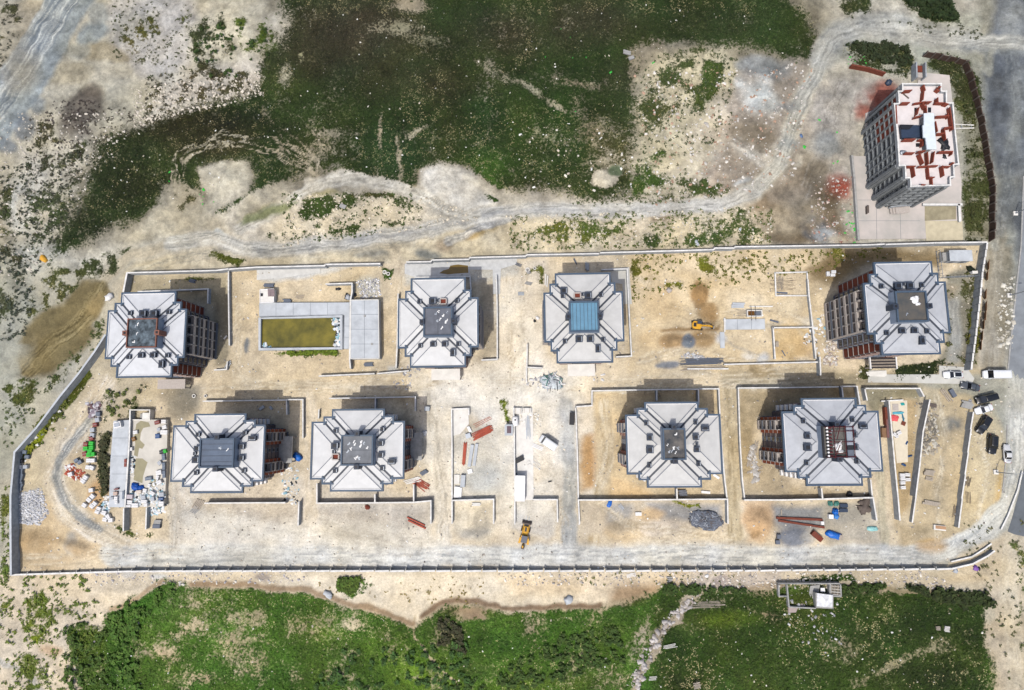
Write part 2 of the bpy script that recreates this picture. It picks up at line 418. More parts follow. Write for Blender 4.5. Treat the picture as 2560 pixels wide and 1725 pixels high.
GR([(465, 560), (560, 585), (540, 600), (470, 580)], .6, (82, 88, 36), 6, .8, 3)
GR([(1160, 540), (1300, 490), (1440, 485), (1430, 530), (1300, 560), (1180, 560)], .40, (84, 92, 42), 12, 1.0, 3, 8)
GR([(1300, 495), (1440, 488), (1420, 525), (1330, 535)], .58, (70, 88, 40), 8, .8, 3, 9)
GR([(1480, 500), (1700, 470), (1745, 555), (1480, 565), (1440, 560)], .56, (60, 76, 44), 12, .9, 3.5, 10)
P([(1400, 575), (1430, 540), (1520, 480), (1500, 470), (1440, 500), (1380, 560)], (218, 204, 178), 10)
E(1080, 530, 30, 14, (170, 146, 96), .9, -10, 4); E(1120, 522, 16, 8, (180, 160, 116), .8); E(1100, 482, 16, 7, (170, 150, 106), .8, -25); E(1010, 555, 20, 14, (150, 134, 112), .8)
E(970, 575, 30, 12, (122, 128, 128), .85, 10); E(845, 580, 40, 10, (140, 142, 138), .7)
P([(1730, 440), (1830, 380), (1900, 440), (1940, 552), (1760, 555), (1700, 470)], (150, 132, 108), 12)
E(1800, 430, 60, 40, (172, 160, 146), .6); E(1700, 500, 26, 20, (176, 160, 140), .4); E(1790, 540, 60, 18, (118, 102, 78), .7)
E(1850, 515, 30, 30, (108, 112, 118), .85, 30, 8, .3); E(1880, 535, 34, 18, (196, 200, 202), .8, 20, 8, .4); E(1905, 545, 24, 10, (208, 190, 160), .7)
E(1850, 380, 60, 40, (140, 124, 104), .6, 0, 14, .4)
E(2000, 225, 44, 30, (176, 96, 76), .85, -28, 14, .35); E(1968, 248, 20, 12, (170, 96, 78), .7); E(1905, 420, 28, 26, (176, 88, 68), .85, 0, 10, .3); E(1905, 385, 20, 14, (196, 140, 124), .5)
P([(1860, 180), (1990, 170), (2000, 200), (1950, 260), (1960, 350), (1930, 400), (1860, 420), (1840, 320), (1850, 230)], (190, 182, 172), 14, .85)
# north-east corner
P([(1870, 60), (2250, 20), (2240, 300), (2262, 560), (2150, 560), (2190, 400), (2160, 190), (2050, 150), (1900, 140)], (176, 176, 162), 14, .9)
GR([(1915, 100), (1950, 88), (2010, 92), (2060, 110), (2080, 140), (2070, 180), (2000, 160), (1920, 140)], .82, (48, 58, 36), 8, .5, 4, 12)
GR([(1890, 0), (1980, -10), (1990, 45), (1930, 40)], .8, (50, 62, 38), 8, .5, 4); GR([(2040, -20), (2160, -20), (2180, 50), (2120, 45), (2060, 20)], .92, (40, 54, 30), 8, .4, 4)
GR([(2000, 20), (2060, 30), (2160, 60), (2000, 60)], .35, (70, 80, 56), 8, .9, 3)
GR([(2110, 125), (2200, 130), (2235, 200), (2240, 320), (2258, 420), (2258, 545), (2200, 520), (2180, 420), (2210, 330), (2190, 230), (2140, 180)], .62, (56, 66, 36), 10, .8, 4, 14)
GR([(2195, 560), (2190, 470), (2230, 450), (2255, 480), (2255, 560)], .62, (62, 66, 46), 8, .8, 3)
P([(2085, 110), (2112, 110), (2120, 170), (2090, 170)], (190, 192, 176), 6)
# north dirt track
TRK = [(-60, 900), (90, 800), (180, 700), (240, 630), (300, 580), (390, 555), (480, 540), (560, 562), (640, 565), (740, 555), (850, 540), (950, 525), (1050, 500), (1120, 485), (1250, 478), (1400, 480), (1500, 472), (1640, 462), (1720, 432), (1770, 370), (1800, 290), (1830, 210), (1870, 130), (1900, 85), (1960, 58), (2060, 66), (2180, 88), (2400, 104)]
L(TRK[3:], 42, (200, 192, 174), 12, .9)
L(TRK[3:9], 22, (196, 184, 160), 8, .9, .6, 4, light=(214, 202, 178), dark=(176, 164, 140))
L(TRK[7:], 32, (194, 190, 180), 9, .9, .7, 4, light=(214, 210, 200), dark=(166, 166, 162))
L(TRK[22:], 60, (186, 184, 176), 16, .8, .4, 5, light=(206, 204, 196), dark=(158, 162, 162))
L([(560, 562), (660, 566), (760, 552), (900, 540)], 20, (170, 172, 170), 8, .7, .5, 4, light=(200, 200, 196), dark=(140, 146, 152))
L([(760, 545), (950, 530), (1100, 490)], 14, (150, 152, 152), 7, .7, .6, 3); L([(1020, 545), (1100, 515), (1160, 500)], 18, (160, 166, 174), 6, .7, .6, 3)
L([(490, 525), (520, 548), (600, 566)], 12, (198, 204, 206), 5, .9)
L([(700, 420), (790, 405), (900, 425), (980, 455), (1050, 490)], 26, (196, 190, 176), 9, .85, .5, 3, dark=(170, 166, 152))
L([(1200, 470), (1140, 440), (1060, 400)], 20, (206, 200, 184), 9, .6)
L([(1290, 478), (1400, 484), (1470, 470)], 8, (160, 164, 168), 4, .8)
E(1468, 470, 16, 8, (134, 124, 108), .9, 20, 3); E(1482, 484, 14, 6, (140, 124, 100), .9, 60, 3); E(1500, 488, 30, 10, (160, 138, 106), .8, -5)
L([(870, 545), (895, 570), (900, 610), (905, 660)], 26, (214, 200, 172), 8, .9, .4, 3, light=(226, 212, 186), dark=(196, 180, 150))
L([(1690, 330), (1760, 370), (1800, 300)], 50, (190, 184, 174), 14, .7, .4, 5); L([(1790, 340), (1830, 260), (1850, 200)], 14, (206, 196, 178), 6, .8, .6, 3)
E(1812, 282, 12, 10, (122, 106, 78), .9, 30, 3)

# ---- east: verge and road margin
P([(2240, 120), (2330, 120), (2340, 420), (2322, 560), (2297, 790), (2290, 870), (2235, 880), (2240, 700), (2262, 560), (2262, 420), (2240, 320), (2230, 180)], (158, 160, 154), 10)
P([(2246, 560), (2300, 560), (2295, 700), (2285, 860), (2235, 860), (2240, 700)], (164, 156, 138), 8)
L([(2275, 470), (2270, 600), (2262, 720), (2258, 860)], 24, (172, 166, 152), 8, .9, .6, 4, light=(190, 184, 168), dark=(146, 138, 120))
E(2290, 640, 16, 60, (140, 134, 118), .7); E(2282, 740, 18, 40, (146, 138, 118), .8)
P([(2220, -40), (2262, -40), (2262, 90), (2230, 90)], (170, 166, 150), 8)
P([(2258, -60), (2252, 60), (2246, 130), (2238, 180), (2240, 260), (2250, 330), (2268, 400), (2282, 470), (2312, 560), (2320, 640), (2600, 640), (2600, -60)], (112, 118, 128), 12, .95)
P([(2290, 300), (2330, 300), (2322, 560), (2300, 800), (2400, 800), (2400, 300)], (126, 132, 140), 10, .6)
for a_ in [(2290, 30, 26, 60, (150, 154, 156), .5), (2320, 60, 16, 60, (160, 164, 168), .5), (2275, 230, 22, 50, (88, 92, 98), .7), (2262, 190, 20, 30, (98, 102, 108), .6), (2300, 160, 30, 20, (90, 96, 106), .6), (2310, 380, 26, 60, (138, 142, 146), .5), (2290, 440, 30, 60, (140, 142, 138), .5), (2320, 480, 16, 60, (92, 98, 106), .6)]: E(a_[0], a_[1], a_[2], a_[3], a_[4], a_[5], 0, 10, .4)
L([(2200, 92), (2260, 100), (2400, 108)], 40, (158, 162, 162), 14, .8, .4, 5, light=(182, 184, 182), dark=(130, 136, 142)); L([(2262, 100), (2250, 170), (2234, 140)], 16, (176, 174, 160), 8, .7)
L([(2300, 130), (2312, 250), (2290, 400), (2270, 520)], 30, (130, 136, 142), 12, .5, .5, 6, light=(160, 164, 166), dark=(104, 110, 118))
L([(2262, 560), (2250, 520), (2246, 480)], 20, (160, 162, 156), 10, .7, .3)

# ---- inside the site walls
SITE = [(288, 618), (520, 610), (866, 600), (1064, 584), (2242, 551), (2232, 700), (2222, 840), (2290, 850), (2320, 1000), (2318, 1120), (2260, 1200), (2210, 1240), (2130, 1294), (1200, 1294), (30, 1303), (36, 1030), (120, 930), (243, 762)]
P(SITE, (222, 206, 178), 3, warp=False)
P([(290, 620), (520, 612), (522, 760), (470, 830), (380, 880), (200, 1100), (230, 1230), (30, 1300), (36, 1030), (243, 762)], (196, 184, 158), 12, .9)
P([(290, 640), (520, 620), (520, 680), (300, 690)], (176, 164, 134), 6, .7)
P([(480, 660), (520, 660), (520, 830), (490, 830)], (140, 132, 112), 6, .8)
P([(520, 612), (870, 600), (900, 640), (900, 860), (520, 860)], (218, 200, 168), 5, .9)
P([(450, 850), (1150, 850), (1150, 920), (700, 900), (450, 910)], (226, 208, 176), 12)
L([(540, 700), (535, 860), (600, 880), (900, 885), (1100, 870)], 22, (228, 212, 182), 7, .7, .6, 4, light=(236, 222, 196), dark=(206, 186, 152))
P([(700, 600), (870, 605), (870, 680), (800, 690), (720, 640)], (196, 180, 148), 14, .6)
P([(588, 612), (800, 606), (700, 632), (588, 636)], (206, 208, 208), 5, .85)
E(835, 655, 26, 24, (196, 196, 186), .8, 0, 8, .3)
P([(880, 830), (905, 830), (905, 850), (880, 850)], (205, 205, 200), 5, .8)
P([(918, 600), (1180, 590), (1180, 630), (918, 650)], (202, 200, 192), 6, .9)
P([(1180, 590), (1240, 590), (1240, 620), (1180, 640)], (222, 210, 190), 8, .8)
P([(1110, 640), (1240, 620), (1240, 900), (1110, 900)], (236, 224, 204), 10, .9)
P([(930, 830), (1330, 830), (1340, 960), (1290, 1180), (960, 1180), (950, 900)], (243, 236, 222), 26, .9)
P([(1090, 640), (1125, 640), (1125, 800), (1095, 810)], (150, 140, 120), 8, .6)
P([(1425, 575), (1880, 565), (1880, 700), (1850, 840), (1425, 850)], (224, 204, 168), 10)
P([(1500, 600), (1880, 590), (1960, 590), (1900, 650), (1850, 850), (1700, 840), (1500, 800)], (228, 208, 172), 18, .6)
P([(1880, 570), (2130, 560), (2130, 600), (1990, 590), (1900, 650), (1840, 640), (1870, 600)], (170, 148, 108), 12, .85)
L([(1840, 620), (1900, 600), (2000, 588), (2120, 590)], 26, (150, 130, 94), 8, .8, .5, 4, light=(172, 150, 112), dark=(128, 108, 76))
GR([(1430, 585), (1600, 580), (1640, 600), (1560, 650), (1480, 670), (1440, 650)], .30, (104, 104, 40), 10, 1.1, 3, 20)
GR([(1880, 565), (2030, 560), (2020, 585), (1900, 590)], .55, (110, 104, 44), 8, .8, 3, 21); GR([(1640, 590), (1760, 580), (1760, 610), (1650, 615)], .22, (100, 96, 44), 8, 1.2, 3)
E(1590, 665, 20, 26, (178, 148, 104), .95, 0, 4); E(1588, 695, 14, 12, (158, 130, 90), .9, 0, 3); E(1612, 715, 24, 24, (184, 156, 112), .8, 20, 5); E(1612, 690, 10, 5, (150, 124, 84), .8, 0, 3); E(1616, 735, 10, 20, (176, 146, 102), .8)
P([(1500, 748), (1620, 748), (1638, 740), (1634, 758), (1500, 756)], (160, 128, 84), 3, .9)
E(1530, 778, 34, 18, (192, 162, 120), .9, 0, 5); E(1594, 775, 30, 18, (190, 162, 118), .9, 5, 5); E(1562, 780, 15, 16, (132, 140, 150), .95, 0, 4)
P([(1757, 745), (1845, 742), (1850, 822), (1757, 824)], (224, 196, 146), 4, .9); P([(1757, 622), (1838, 618), (1838, 670), (1762, 672)], (222, 204, 174), 4, .6)
E(1702, 808, 14, 10, (232, 228, 220), .9); E(1734, 812, 14, 12, (204, 210, 218), .9); E(1840, 735, 14, 12, (228, 224, 214), .7); E(1830, 820, 18, 8, (210, 206, 198), .8)
E(1515, 832, 28, 8, (126, 134, 146), .9, 2, 3); E(1590, 848, 30, 8, (150, 148, 140), .6)
P([(1360, 866), (1900, 850), (1900, 880), (1400, 890)], (226, 208, 176), 12, .8)
P([(1640, 835), (2130, 845), (2140, 880), (1650, 880)], (190, 176, 146), 10, .9)
L([(1650, 868), (1900, 864), (2140, 862), (2300, 870)], 22, (162, 152, 128), 8, .9, .5, 4, light=(186, 176, 150), dark=(130, 122, 102))
P([(1700, 826), (1760, 826), (1770, 858), (1750, 850), (1720, 856), (1702, 846)], (150, 130, 92), 4, .6)
P([(1880, 760), (1905, 700), (1910, 820), (1870, 830)], (206, 190, 160), 6); E(1845, 790, 20, 26, (196, 180, 164), .7, 0, 6, .4)
# ground east of the tall block
P([(2150, 620), (2232, 600), (2222, 840), (2130, 860), (2130, 830), (2150, 790)], (150, 146, 130), 6)
L([(2165, 690), (2175, 760), (2170, 830)], 30, (160, 162, 158), 12, .9, .3, 3); E(2150, 660, 26, 20, (170, 156, 130), .7)
GR([(2180, 650), (2225, 640), (2220, 700), (2200, 720)], .55, (76, 76, 56), 6, .9, 3); GR([(2195, 700), (2225, 700), (2218, 800), (2200, 770)], .75, (80, 84, 34), 6, .6, 3)
GR([(2040, 835), (2150, 822), (2160, 845), (2140, 862), (2035, 862)], 1.0, (34, 46, 20), 3, .15, 4); GR([(1950, 830), (1985, 828), (1985, 862), (1955, 860)], .8, (50, 56, 34), 5, .5, 3)
P([(2108, 860), (2135, 850), (2135, 830), (2208, 832), (2260, 845), (2300, 860), (2330, 900), (2330, 1120), (2270, 1200), (2200, 1240), (2150, 1200), (2180, 1100), (2190, 960), (2110, 890)], (200, 186, 156), 8)
P([(2090, 862), (2300, 850), (2330, 900), (2330, 1000), (2270, 960), (2220, 900), (2100, 880)], (172, 170, 154), 12)
L([(2180, 870), (2270, 880), (2300, 950), (2305, 1050), (2295, 1130), (2240, 1210), (2160, 1262)], 44, (176, 176, 166), 12, .9, .5, 5, light=(196, 196, 186), dark=(156, 158, 152))
P([(2105, 880), (2200, 900), (2200, 1000), (2190, 1200), (2080, 1200), (2100, 1000)], (206, 186, 150), 10, .9)
E(2165, 965, 20, 18, (124, 128, 130), .85, 10, 8, .35); E(2135, 960, 22, 20, (140, 132, 112), .7, 0, 8, .4); E(2120, 900, 20, 14, (186, 176, 150), .6)
P([(2205, 960), (2225, 960), (2260, 1000), (2280, 1100), (2240, 1200), (2180, 1220), (2195, 1080)], (212, 194, 158), 8, .9); E(2268, 1130, 8, 60, (212, 178, 112), .8)
P([(2020, 905), (2045, 905), (2050, 1050), (2030, 1050)], (222, 210, 182), 3, .9, False); P([(2045, 905), (2090, 905), (2070, 1150), (2040, 1190), (2030, 1060)], (204, 178, 134), 6, .9)
P([(1960, 880), (2100, 880), (2090, 905), (2010, 905), (1990, 960), (1970, 900)], (150, 144, 118), 6, .9)
L([(2000, 1060), (2005, 1150), (2010, 1230)], 22, (198, 188, 160), 5, .9, .7, 3, light=(214, 204, 178), dark=(160, 150, 124))
P([(1690, 1000), (1760, 1060), (1830, 1110), (1980, 1130), (1690, 1130)], (168, 152, 122), 10, .7)
P([(1677, 885), (1950, 880), (1960, 940), (1720, 950), (1700, 1090), (1680, 1090)], (168, 148, 108), 8, .75)
P([(2291, 850), (2293, 960), (2288, 1050), (2278, 1120), (2262, 1178), (2240, 1214), (2300, 1200), (2420, 1180), (2420, 850)], (188, 188, 180), 6, .95)
L([(2316, 850), (2312, 950), (2308, 1060), (2294, 1140), (2250, 1210)], 44, (192, 192, 186), 12, .9, .6, 6, light=(208, 208, 202), dark=(166, 168, 168))
# compound of the third southern block
P([(1350, 890), (1640, 884), (1640, 1140), (1350, 1140)], (212, 190, 150), 6, .8)
P([(1310, 920), (1348, 920), (1352, 1130), (1312, 1130)], (226, 214, 194), 5, .9); P([(1325, 990), (1350, 985), (1352, 1110), (1320, 1120), (1314, 1060)], (198, 160, 106), 8, .9)
L([(1375, 920), (1382, 1000), (1380, 1060), (1362, 1110), (1350, 1240)], 26, (214, 198, 168), 7, .9, .8, 3, light=(230, 218, 194), dark=(186, 164, 124))
P([(1395, 1085), (1480, 1115), (1480, 1135), (1385, 1132)], (232, 202, 154), 6, .9)
L([(1655, 890), (1660, 1000), (1668, 1120), (1670, 1230)], 30, (196, 180, 146), 7, .95, .7, 3, light=(212, 196, 164), dark=(164, 146, 112))
# fore-courts south of the blocks
P([(400, 1090), (700, 1080), (985, 1140), (985, 1240), (400, 1240)], (218, 208, 192), 12, .8)
P([(440, 1140), (690, 1140), (690, 1200), (600, 1210), (440, 1170)], (206, 194, 176), 8, .8); P([(720, 1145), (980, 1145), (980, 1190), (880, 1210), (720, 1200)], (204, 196, 184), 8, .8)
L([(430, 1180), (560, 1200), (700, 1240), (900, 1250)], 50, (220, 212, 196), 20, .8, .6, 7, light=(234, 228, 214), dark=(200, 192, 178))
E(870, 1200, 40, 16, (196, 188, 172), .7, 10); E(760, 1205, 40, 10, (208, 196, 174), .6)
L([(700, 880), (705, 1000), (706, 1120), (700, 1240)], 30, (226, 212, 188), 8, .85, .6, 3, light=(236, 224, 204), dark=(204, 188, 160))
L([(985, 900), (1000, 1050), (1010, 1160), (1005, 1250)], 32, (226, 216, 198), 8, .85, .5, 3)
P([(1032, 930), (1160, 930), (1160, 1130), (1032, 1130)], (226, 220, 206), 8, .8); E(1100, 1085, 40, 34, (198, 200, 196), .8, 0, 14, .3); E(1070, 960, 26, 20, (222, 204, 176), .7)
P([(1170, 925), (1215, 925), (1215, 1130), (1170, 1130)], (242, 240, 234), 5, .9)
P([(1215, 920), (1300, 915), (1305, 1160), (1200, 1170)], (216, 206, 190), 10, .8); L([(1285, 920), (1290, 1050), (1296, 1160), (1300, 1250)], 34, (178, 180, 178), 10, .9, .6, 3, light=(206, 206, 200), dark=(156, 160, 162))
E(1250, 960, 30, 30, (224, 212, 192), .6); E(1230, 1050, 24, 50, (214, 190, 154), .6, 20)
P([(1030, 1140), (1125, 1140), (1125, 1210), (1100, 1240), (1030, 1210)], (222, 210, 186), 6, .9); E(1095, 1180, 22, 26, (186, 178, 162), .7); E(1075, 1215, 40, 12, (172, 170, 164), .7, -10)
P([(1165, 1140), (1265, 1140), (1265, 1220), (1240, 1230), (1165, 1200)], (222, 214, 200), 6, .9); E(1185, 1160, 16, 26, (194, 196, 198), .8, 10)
P([(1320, 1140), (1648, 1138), (1650, 1200), (1560, 1215), (1330, 1215)], (206, 192, 170), 8, .9)
P([(1375, 1145), (1440, 1145), (1430, 1200), (1380, 1190)], (160, 162, 166), 8, .8); P([(1470, 1145), (1640, 1145), (1640, 1190), (1480, 1175)], (150, 152, 156), 8, .85)
E(1420, 1205, 50, 22, (206, 184, 148), .9); E(1400, 1195, 24, 16, (170, 158, 138), .7); E(1500, 1200, 50, 18, (220, 206, 188), .8); E(1480, 1170, 30, 14, (214, 180, 128), .7)
P([(1690, 1140), (1760, 1140), (1770, 1180), (1740, 1230), (1700, 1225)], (214, 184, 146), 8, .95)
E(1720, 1180, 34, 30, (216, 188, 152), .9); E(1715, 1205, 12, 14, (172, 140, 98), .9, 30, 4); E(1722, 1195, 8, 18, (170, 140, 100), .8, 10, 4)
P([(1755, 1150), (1960, 1150), (1960, 1185), (1900, 1190), (1860, 1200), (1765, 1195)], (132, 138, 146), 8, .9)
E(1805, 1215, 40, 24, (118, 126, 140), .9, 0, 8); E(1835, 1215, 18, 12, (190, 186, 176), .7)
P([(1870, 1145), (1992, 1145), (1996, 1230), (1880, 1235)], (176, 170, 156), 8, .8)
P([(2035, 1185), (2190, 1200), (2180, 1250), (2050, 1250)], (196, 176, 140), 10, .8); E(2120, 1235, 34, 14, (206, 172, 118), .8)
# south haul road inside the wall
P([(240, 1232), (400, 1236), (1000, 1242), (1300, 1238), (1700, 1236), (2000, 1240), (2140, 1238), (2210, 1205), (2270, 1150), (2300, 1160), (2230, 1238), (2120, 1286), (1900, 1292), (800, 1294), (320, 1296), (230, 1260)], (210, 208, 201), 10)
L([(250, 1262), (500, 1260), (1000, 1266), (1500, 1264), (1900, 1262), (2060, 1260), (2160, 1246), (2240, 1205), (2290, 1150)], 44, (212, 211, 206), 10, .9, .8, 6, light=(230, 230, 225), dark=(190, 193, 193))
E(1900, 1252, 60, 5, (160, 166, 168), .5); E(1990, 1236, 30, 6, (150, 158, 164), .6)
L([(400, 1240), (395, 1180), (388, 1100)], 26, (222, 212, 194), 8, .8, .5, 3)
# west yard
P([(30, 1180), (120, 1130), (230, 1180), (250, 1240), (140, 1300), (30, 1300)], (206, 184, 148), 10, .9)
E(85, 1230, 50, 30, (186, 162, 124), .8, 0, 10, .3); E(165, 1235, 12, 26, (176, 174, 166), .8); E(190, 1250, 40, 14, (196, 172, 136), .7, 20)
P([(40, 1120), (90, 1110), (110, 1160), (90, 1190), (45, 1190)], (184, 186, 190), 6, .9, patchy=.3)
L([(240, 880), (190, 960), (150, 1020), (128, 1090), (150, 1160), (220, 1210), (280, 1230)], 52, (214, 200, 176), 12, .9, .5, 5)
L([(225, 930), (200, 960), (160, 1010), (132, 1050), (128, 1090), (145, 1140), (195, 1185), (225, 1200)], 17, (158, 162, 162), 6, .9, .4, 3)
P([(150, 1040), (240, 1000), (250, 1180), (220, 1190), (160, 1110)], (206, 186, 152), 8, .8); E(225, 1120, 24, 40, (206, 164, 112), .8, 20)
P([(370, 870), (460, 870), (450, 930), (400, 960), (380, 920)], (158, 150, 132), 10, .85); E(420, 905, 24, 34, (130, 126, 116), .7, 0, 10)
GL([(55, 1022), (110, 950), (165, 890), (196, 850)], 30, 1.15, (78, 88, 34)); GL([(60, 1015), (85, 985)], 26, 1.3, (110, 124, 30)); GR([(238, 895), (305, 885), (325, 930), (300, 955), (240, 950)], .62, (60, 68, 36), 8, .6, 3)
GR([(226, 990), (252, 970), (250, 1150), (230, 1150)], .85, (62, 66, 44), 6, .7, 3); GR([(270, 860), (330, 866), (350, 885), (300, 895)], .55, (60, 72, 36), 6, .8, 3)
GL([(255, 1190), (285, 1200), (310, 1210), (340, 1215)], 14, .7, (74, 88, 30)); GL([(395, 640), (450, 630), (480, 632)], 9, .7, (70, 76, 36)); GL([(625, 800), (680, 802), (740, 798), (770, 798)], 12, .75, (92, 108, 34))
GR([(1130, 905), (1150, 905), (1160, 950), (1150, 960)], .4, (96, 110, 40), 5, 1, 3); GL([(1165, 1150), (1168, 1180)], 8, .7, (90, 110, 44)); GR([(870, 612), (890, 612), (888, 640), (872, 640)], .8, (60, 84, 34), 3, .4, 3)
GL([(1230, 640), (1225, 610), (1200, 620)], 14, .5, (100, 104, 50)); GL([(1530, 1142), (1560, 1146), (1590, 1144)], 6, .8, (130, 140, 30))
E(560, 786, 6, 18, (118, 126, 134), .9, 4, 3)

# faint tyre marks wandering over the yards
RT = random.Random(3)
def trk(pts, n_, jit, col=(236, 224, 200), dk=(186, 170, 142), wd=9, op=.28):
    for _ in range(n_):
        ox, oy = RT.uniform(-jit, jit), RT.uniform(-jit, jit)
        q_ = [(x + ox + RT.uniform(-jit, jit) * .5, y + oy + RT.uniform(-jit, jit) * .5) for x, y in pts]
        L(q_, wd, col, 3, 0, op * 2.2, 2, clear=False, light=col, dark=dk)
trk([(470, 880), (700, 878), (900, 872), (1150, 868), (1350, 880), (1600, 868), (1880, 862)], 7, 12)
trk([(520, 640), (540, 720), (530, 820), (560, 880), (640, 890)], 4, 14); trk([(905, 600), (905, 700), (900, 820), (920, 880)], 3, 8); trk([(1180, 620), (1170, 720), (1175, 860), (1200, 940)], 4, 18)
trk([(430, 1140), (480, 1190), (600, 1215), (800, 1240), (980, 1250)], 8, 22, (240, 234, 222), (196, 188, 172)); trk([(740, 1180), (820, 1215), (920, 1235), (1020, 1250)], 5, 18, (240, 234, 222), (190, 182, 168))
trk([(1440, 620), (1520, 700), (1600, 720), (1750, 700), (1850, 740)], 5, 24); trk([(1450, 820), (1560, 800), (1700, 830), (1860, 830)], 4, 14); trk([(1350, 1150), (1440, 1200), (1560, 1220), (1660, 1235)], 5, 18)
trk([(1240, 930), (1230, 1000), (1250, 1100), (1280, 1200)], 3, 16); trk([(2120, 900), (2150, 1000), (2120, 1120), (2130, 1240)], 4, 14); trk([(2230, 980), (2250, 1080), (2230, 1180)], 3, 10); trk([(60, 1280), (150, 1270), (260, 1262), (420, 1262)], 4, 12); trk([(300, 620), (480, 570), (760, 575), (1000, 540)], 4, 10, (214, 206, 186), (160, 156, 142))
trk([(250, 900), (180, 990), (130, 1090), (190, 1190), (300, 1250)], 5, 14); trk([(1850, 440), (1880, 360), (1900, 260), (1920, 190)], 6, 24, (206, 198, 188), (150, 142, 132)); trk([(700, 1330), (1000, 1330), (1300, 1330), (1500, 1315)], 4, 8, (246, 236, 214), (210, 194, 164)); trk([(2300, 1260), (2310, 1400), (2312, 1560)], 4, 10)
P([(350, 890), (445, 880), (455, 920), (420, 960), (385, 950)], (128, 122, 108), 12, .55, patchy=.3); P([(250, 980), (275, 960), (268, 1150), (250, 1170)], (150, 140, 112), 8, .6)
# ---- south of the wall
P([(-900, 1303), (30, 1303), (1200, 1296), (2130, 1294), (2210, 1250), (2330, 1200), (3400, 1200), (3400, 2600), (-900, 2600)], (222, 206, 178), 4)
P([(-100, 1310), (60, 1310), (250, 1420), (230, 1568), (-100, 1600)], (214, 200, 176), 20)
P([(600, 1310), (1500, 1302), (1500, 1335), (1400, 1345), (1250, 1382), (1140, 1385), (1040, 1362), (980, 1380), (944, 1418), (890, 1392), (780, 1362), (700, 1338)], (236, 222, 196), 12)
P([(1130, 1310), (1560, 1306), (1500, 1350), (1400, 1360), (1180, 1350)], (226, 200, 160), 12, .5)
P([(1400, 1330), (1560, 1328), (1600, 1350), (1560, 1370), (1380, 1378)], (160, 128, 90), 12, .8); P([(1580, 1300), (1780, 1300), (1780, 1340), (1580, 1335)], (196, 184, 172), 10, .8); E(1640, 1316, 20, 14, (150, 138, 140), .6, 0, 6, .4)
P([(1780, 1300), (2240, 1296), (2250, 1350), (1900, 1345)], (206, 192, 166), 10, .9)
P([(2180, 1250), (2250, 1240), (2330, 1180), (2420, 1180), (2420, 1700), (2280, 1700), (2275, 1500), (2240, 1450), (2170, 1400), (2180, 1372), (2250, 1360)], (208, 194, 170), 10)
L([(2330, 1180), (2300, 1240), (2295, 1350), (2310, 1450), (2312, 1700)], 40, (222, 210, 186), 10, .9, .5, 4, light=(232, 220, 198), dark=(204, 190, 164))
E(2225, 1400, 40, 24, (196, 190, 172), .8); E(2190, 1250, 30, 10, (170, 168, 156), .6); E(2200, 1310, 50, 10, (216, 194, 156), .7); E(2160, 1340, 60, 8, (212, 206, 192), .7)
L([(0, 1500), (60, 1530), (110, 1600)], 16, (176, 172, 162), 8, .9, .4); E(120, 1480, 30, 12, (196, 160, 120), .6)
for a in [(360, 1310, 22, 8, (214, 220, 222)), (290, 1305, 16, 8, (206, 206, 204)), (600, 1312, 20, 8, (150, 140, 140))]: E(a[0], a[1], a[2], a[3], a[4], .7, 0, 5, .4)
LEFTG = [(250, 1385), (290, 1355), (340, 1345), (372, 1318), (450, 1326), (560, 1334), (700, 1346), (800, 1376), (890, 1400), (944, 1420), (985, 1382), (1040, 1364), (1120, 1380), (1200, 1388), (1300, 1380), (1390, 1372), (1490, 1352), (1500, 1330), (1560, 1335), (1680, 1342), (1760, 1335), (1790, 1325), (1900, 1330), (1925, 1352), (2000, 1345), (2060, 1335), (2140, 1345), (2230, 1350), (2258, 1368), (2180, 1378), (2178, 1410), (2210, 1440), (2240, 1460), (2262, 1500), (2280, 1700), (150, 1700), (180, 1560), (160, 1430), (190, 1420), (230, 1430)]
P(LEFTG, (168, 156, 122), 10, .85, clear=False)
GR(LEFTG, .86, (66, 88, 40), 15, .35, 4.5, 30)
GR([(240, 1390), (330, 1350), (360, 1330), (340, 1400), (300, 1460), (310, 1568), (230, 1568)], 1.0, (56, 84, 34), 10, .2, 5, 31)
GR([(1500, 1345), (2240, 1350), (2250, 1700), (1480, 1700)], .95, (52, 66, 32), 10, .25, 5, 32)
for a in [(520, 1450, 140, 60, (62, 92, 40), .5), (420, 1380, 60, 40, (84, 96, 56), .5), (700, 1440, 90, 40, (76, 96, 46), .6), (600, 1530, 120, 30, (58, 86, 38), .6), (890, 1480, 70, 40, (92, 112, 46), .6), (950, 1530, 60, 40, (100, 122, 48), .7), (1060, 1390, 60, 16, (96, 84, 62), .9), (1020, 1440, 34, 30, (56, 60, 44), .9), (1130, 1460, 100, 30, (52, 78, 34), .7),
          (1080, 1520, 60, 20, (66, 76, 42), .6), (1250, 1420, 120, 30, (58, 82, 34), .7), (1330, 1480, 80, 40, (60, 84, 34), .6), (1100, 1560, 150, 20, (84, 104, 44), .7), (1300, 1550, 80, 20, (78, 88, 44), .6), (1620, 1410, 110, 22, (92, 104, 40), .7), (1560, 1420, 40, 30, (84, 86, 60), .5), (1620, 1480, 100, 50, (54, 70, 32), .6),
          (1800, 1360, 60, 20, (70, 76, 34), .6), (1860, 1360, 60, 30, (56, 68, 32), .7), (1960, 1450, 90, 50, (46, 56, 32), .8), (2080, 1420, 80, 50, (40, 52, 28), .9), (2050, 1520, 70, 40, (48, 56, 32), .8), (2130, 1540, 60, 40, (36, 44, 24), .9), (1700, 1560, 120, 30, (64, 76, 40), .6), (1400, 1370, 60, 10, (90, 78, 56), .8), (2200, 1360, 60, 12, (58, 66, 34), .8)]:
    VT(*a)
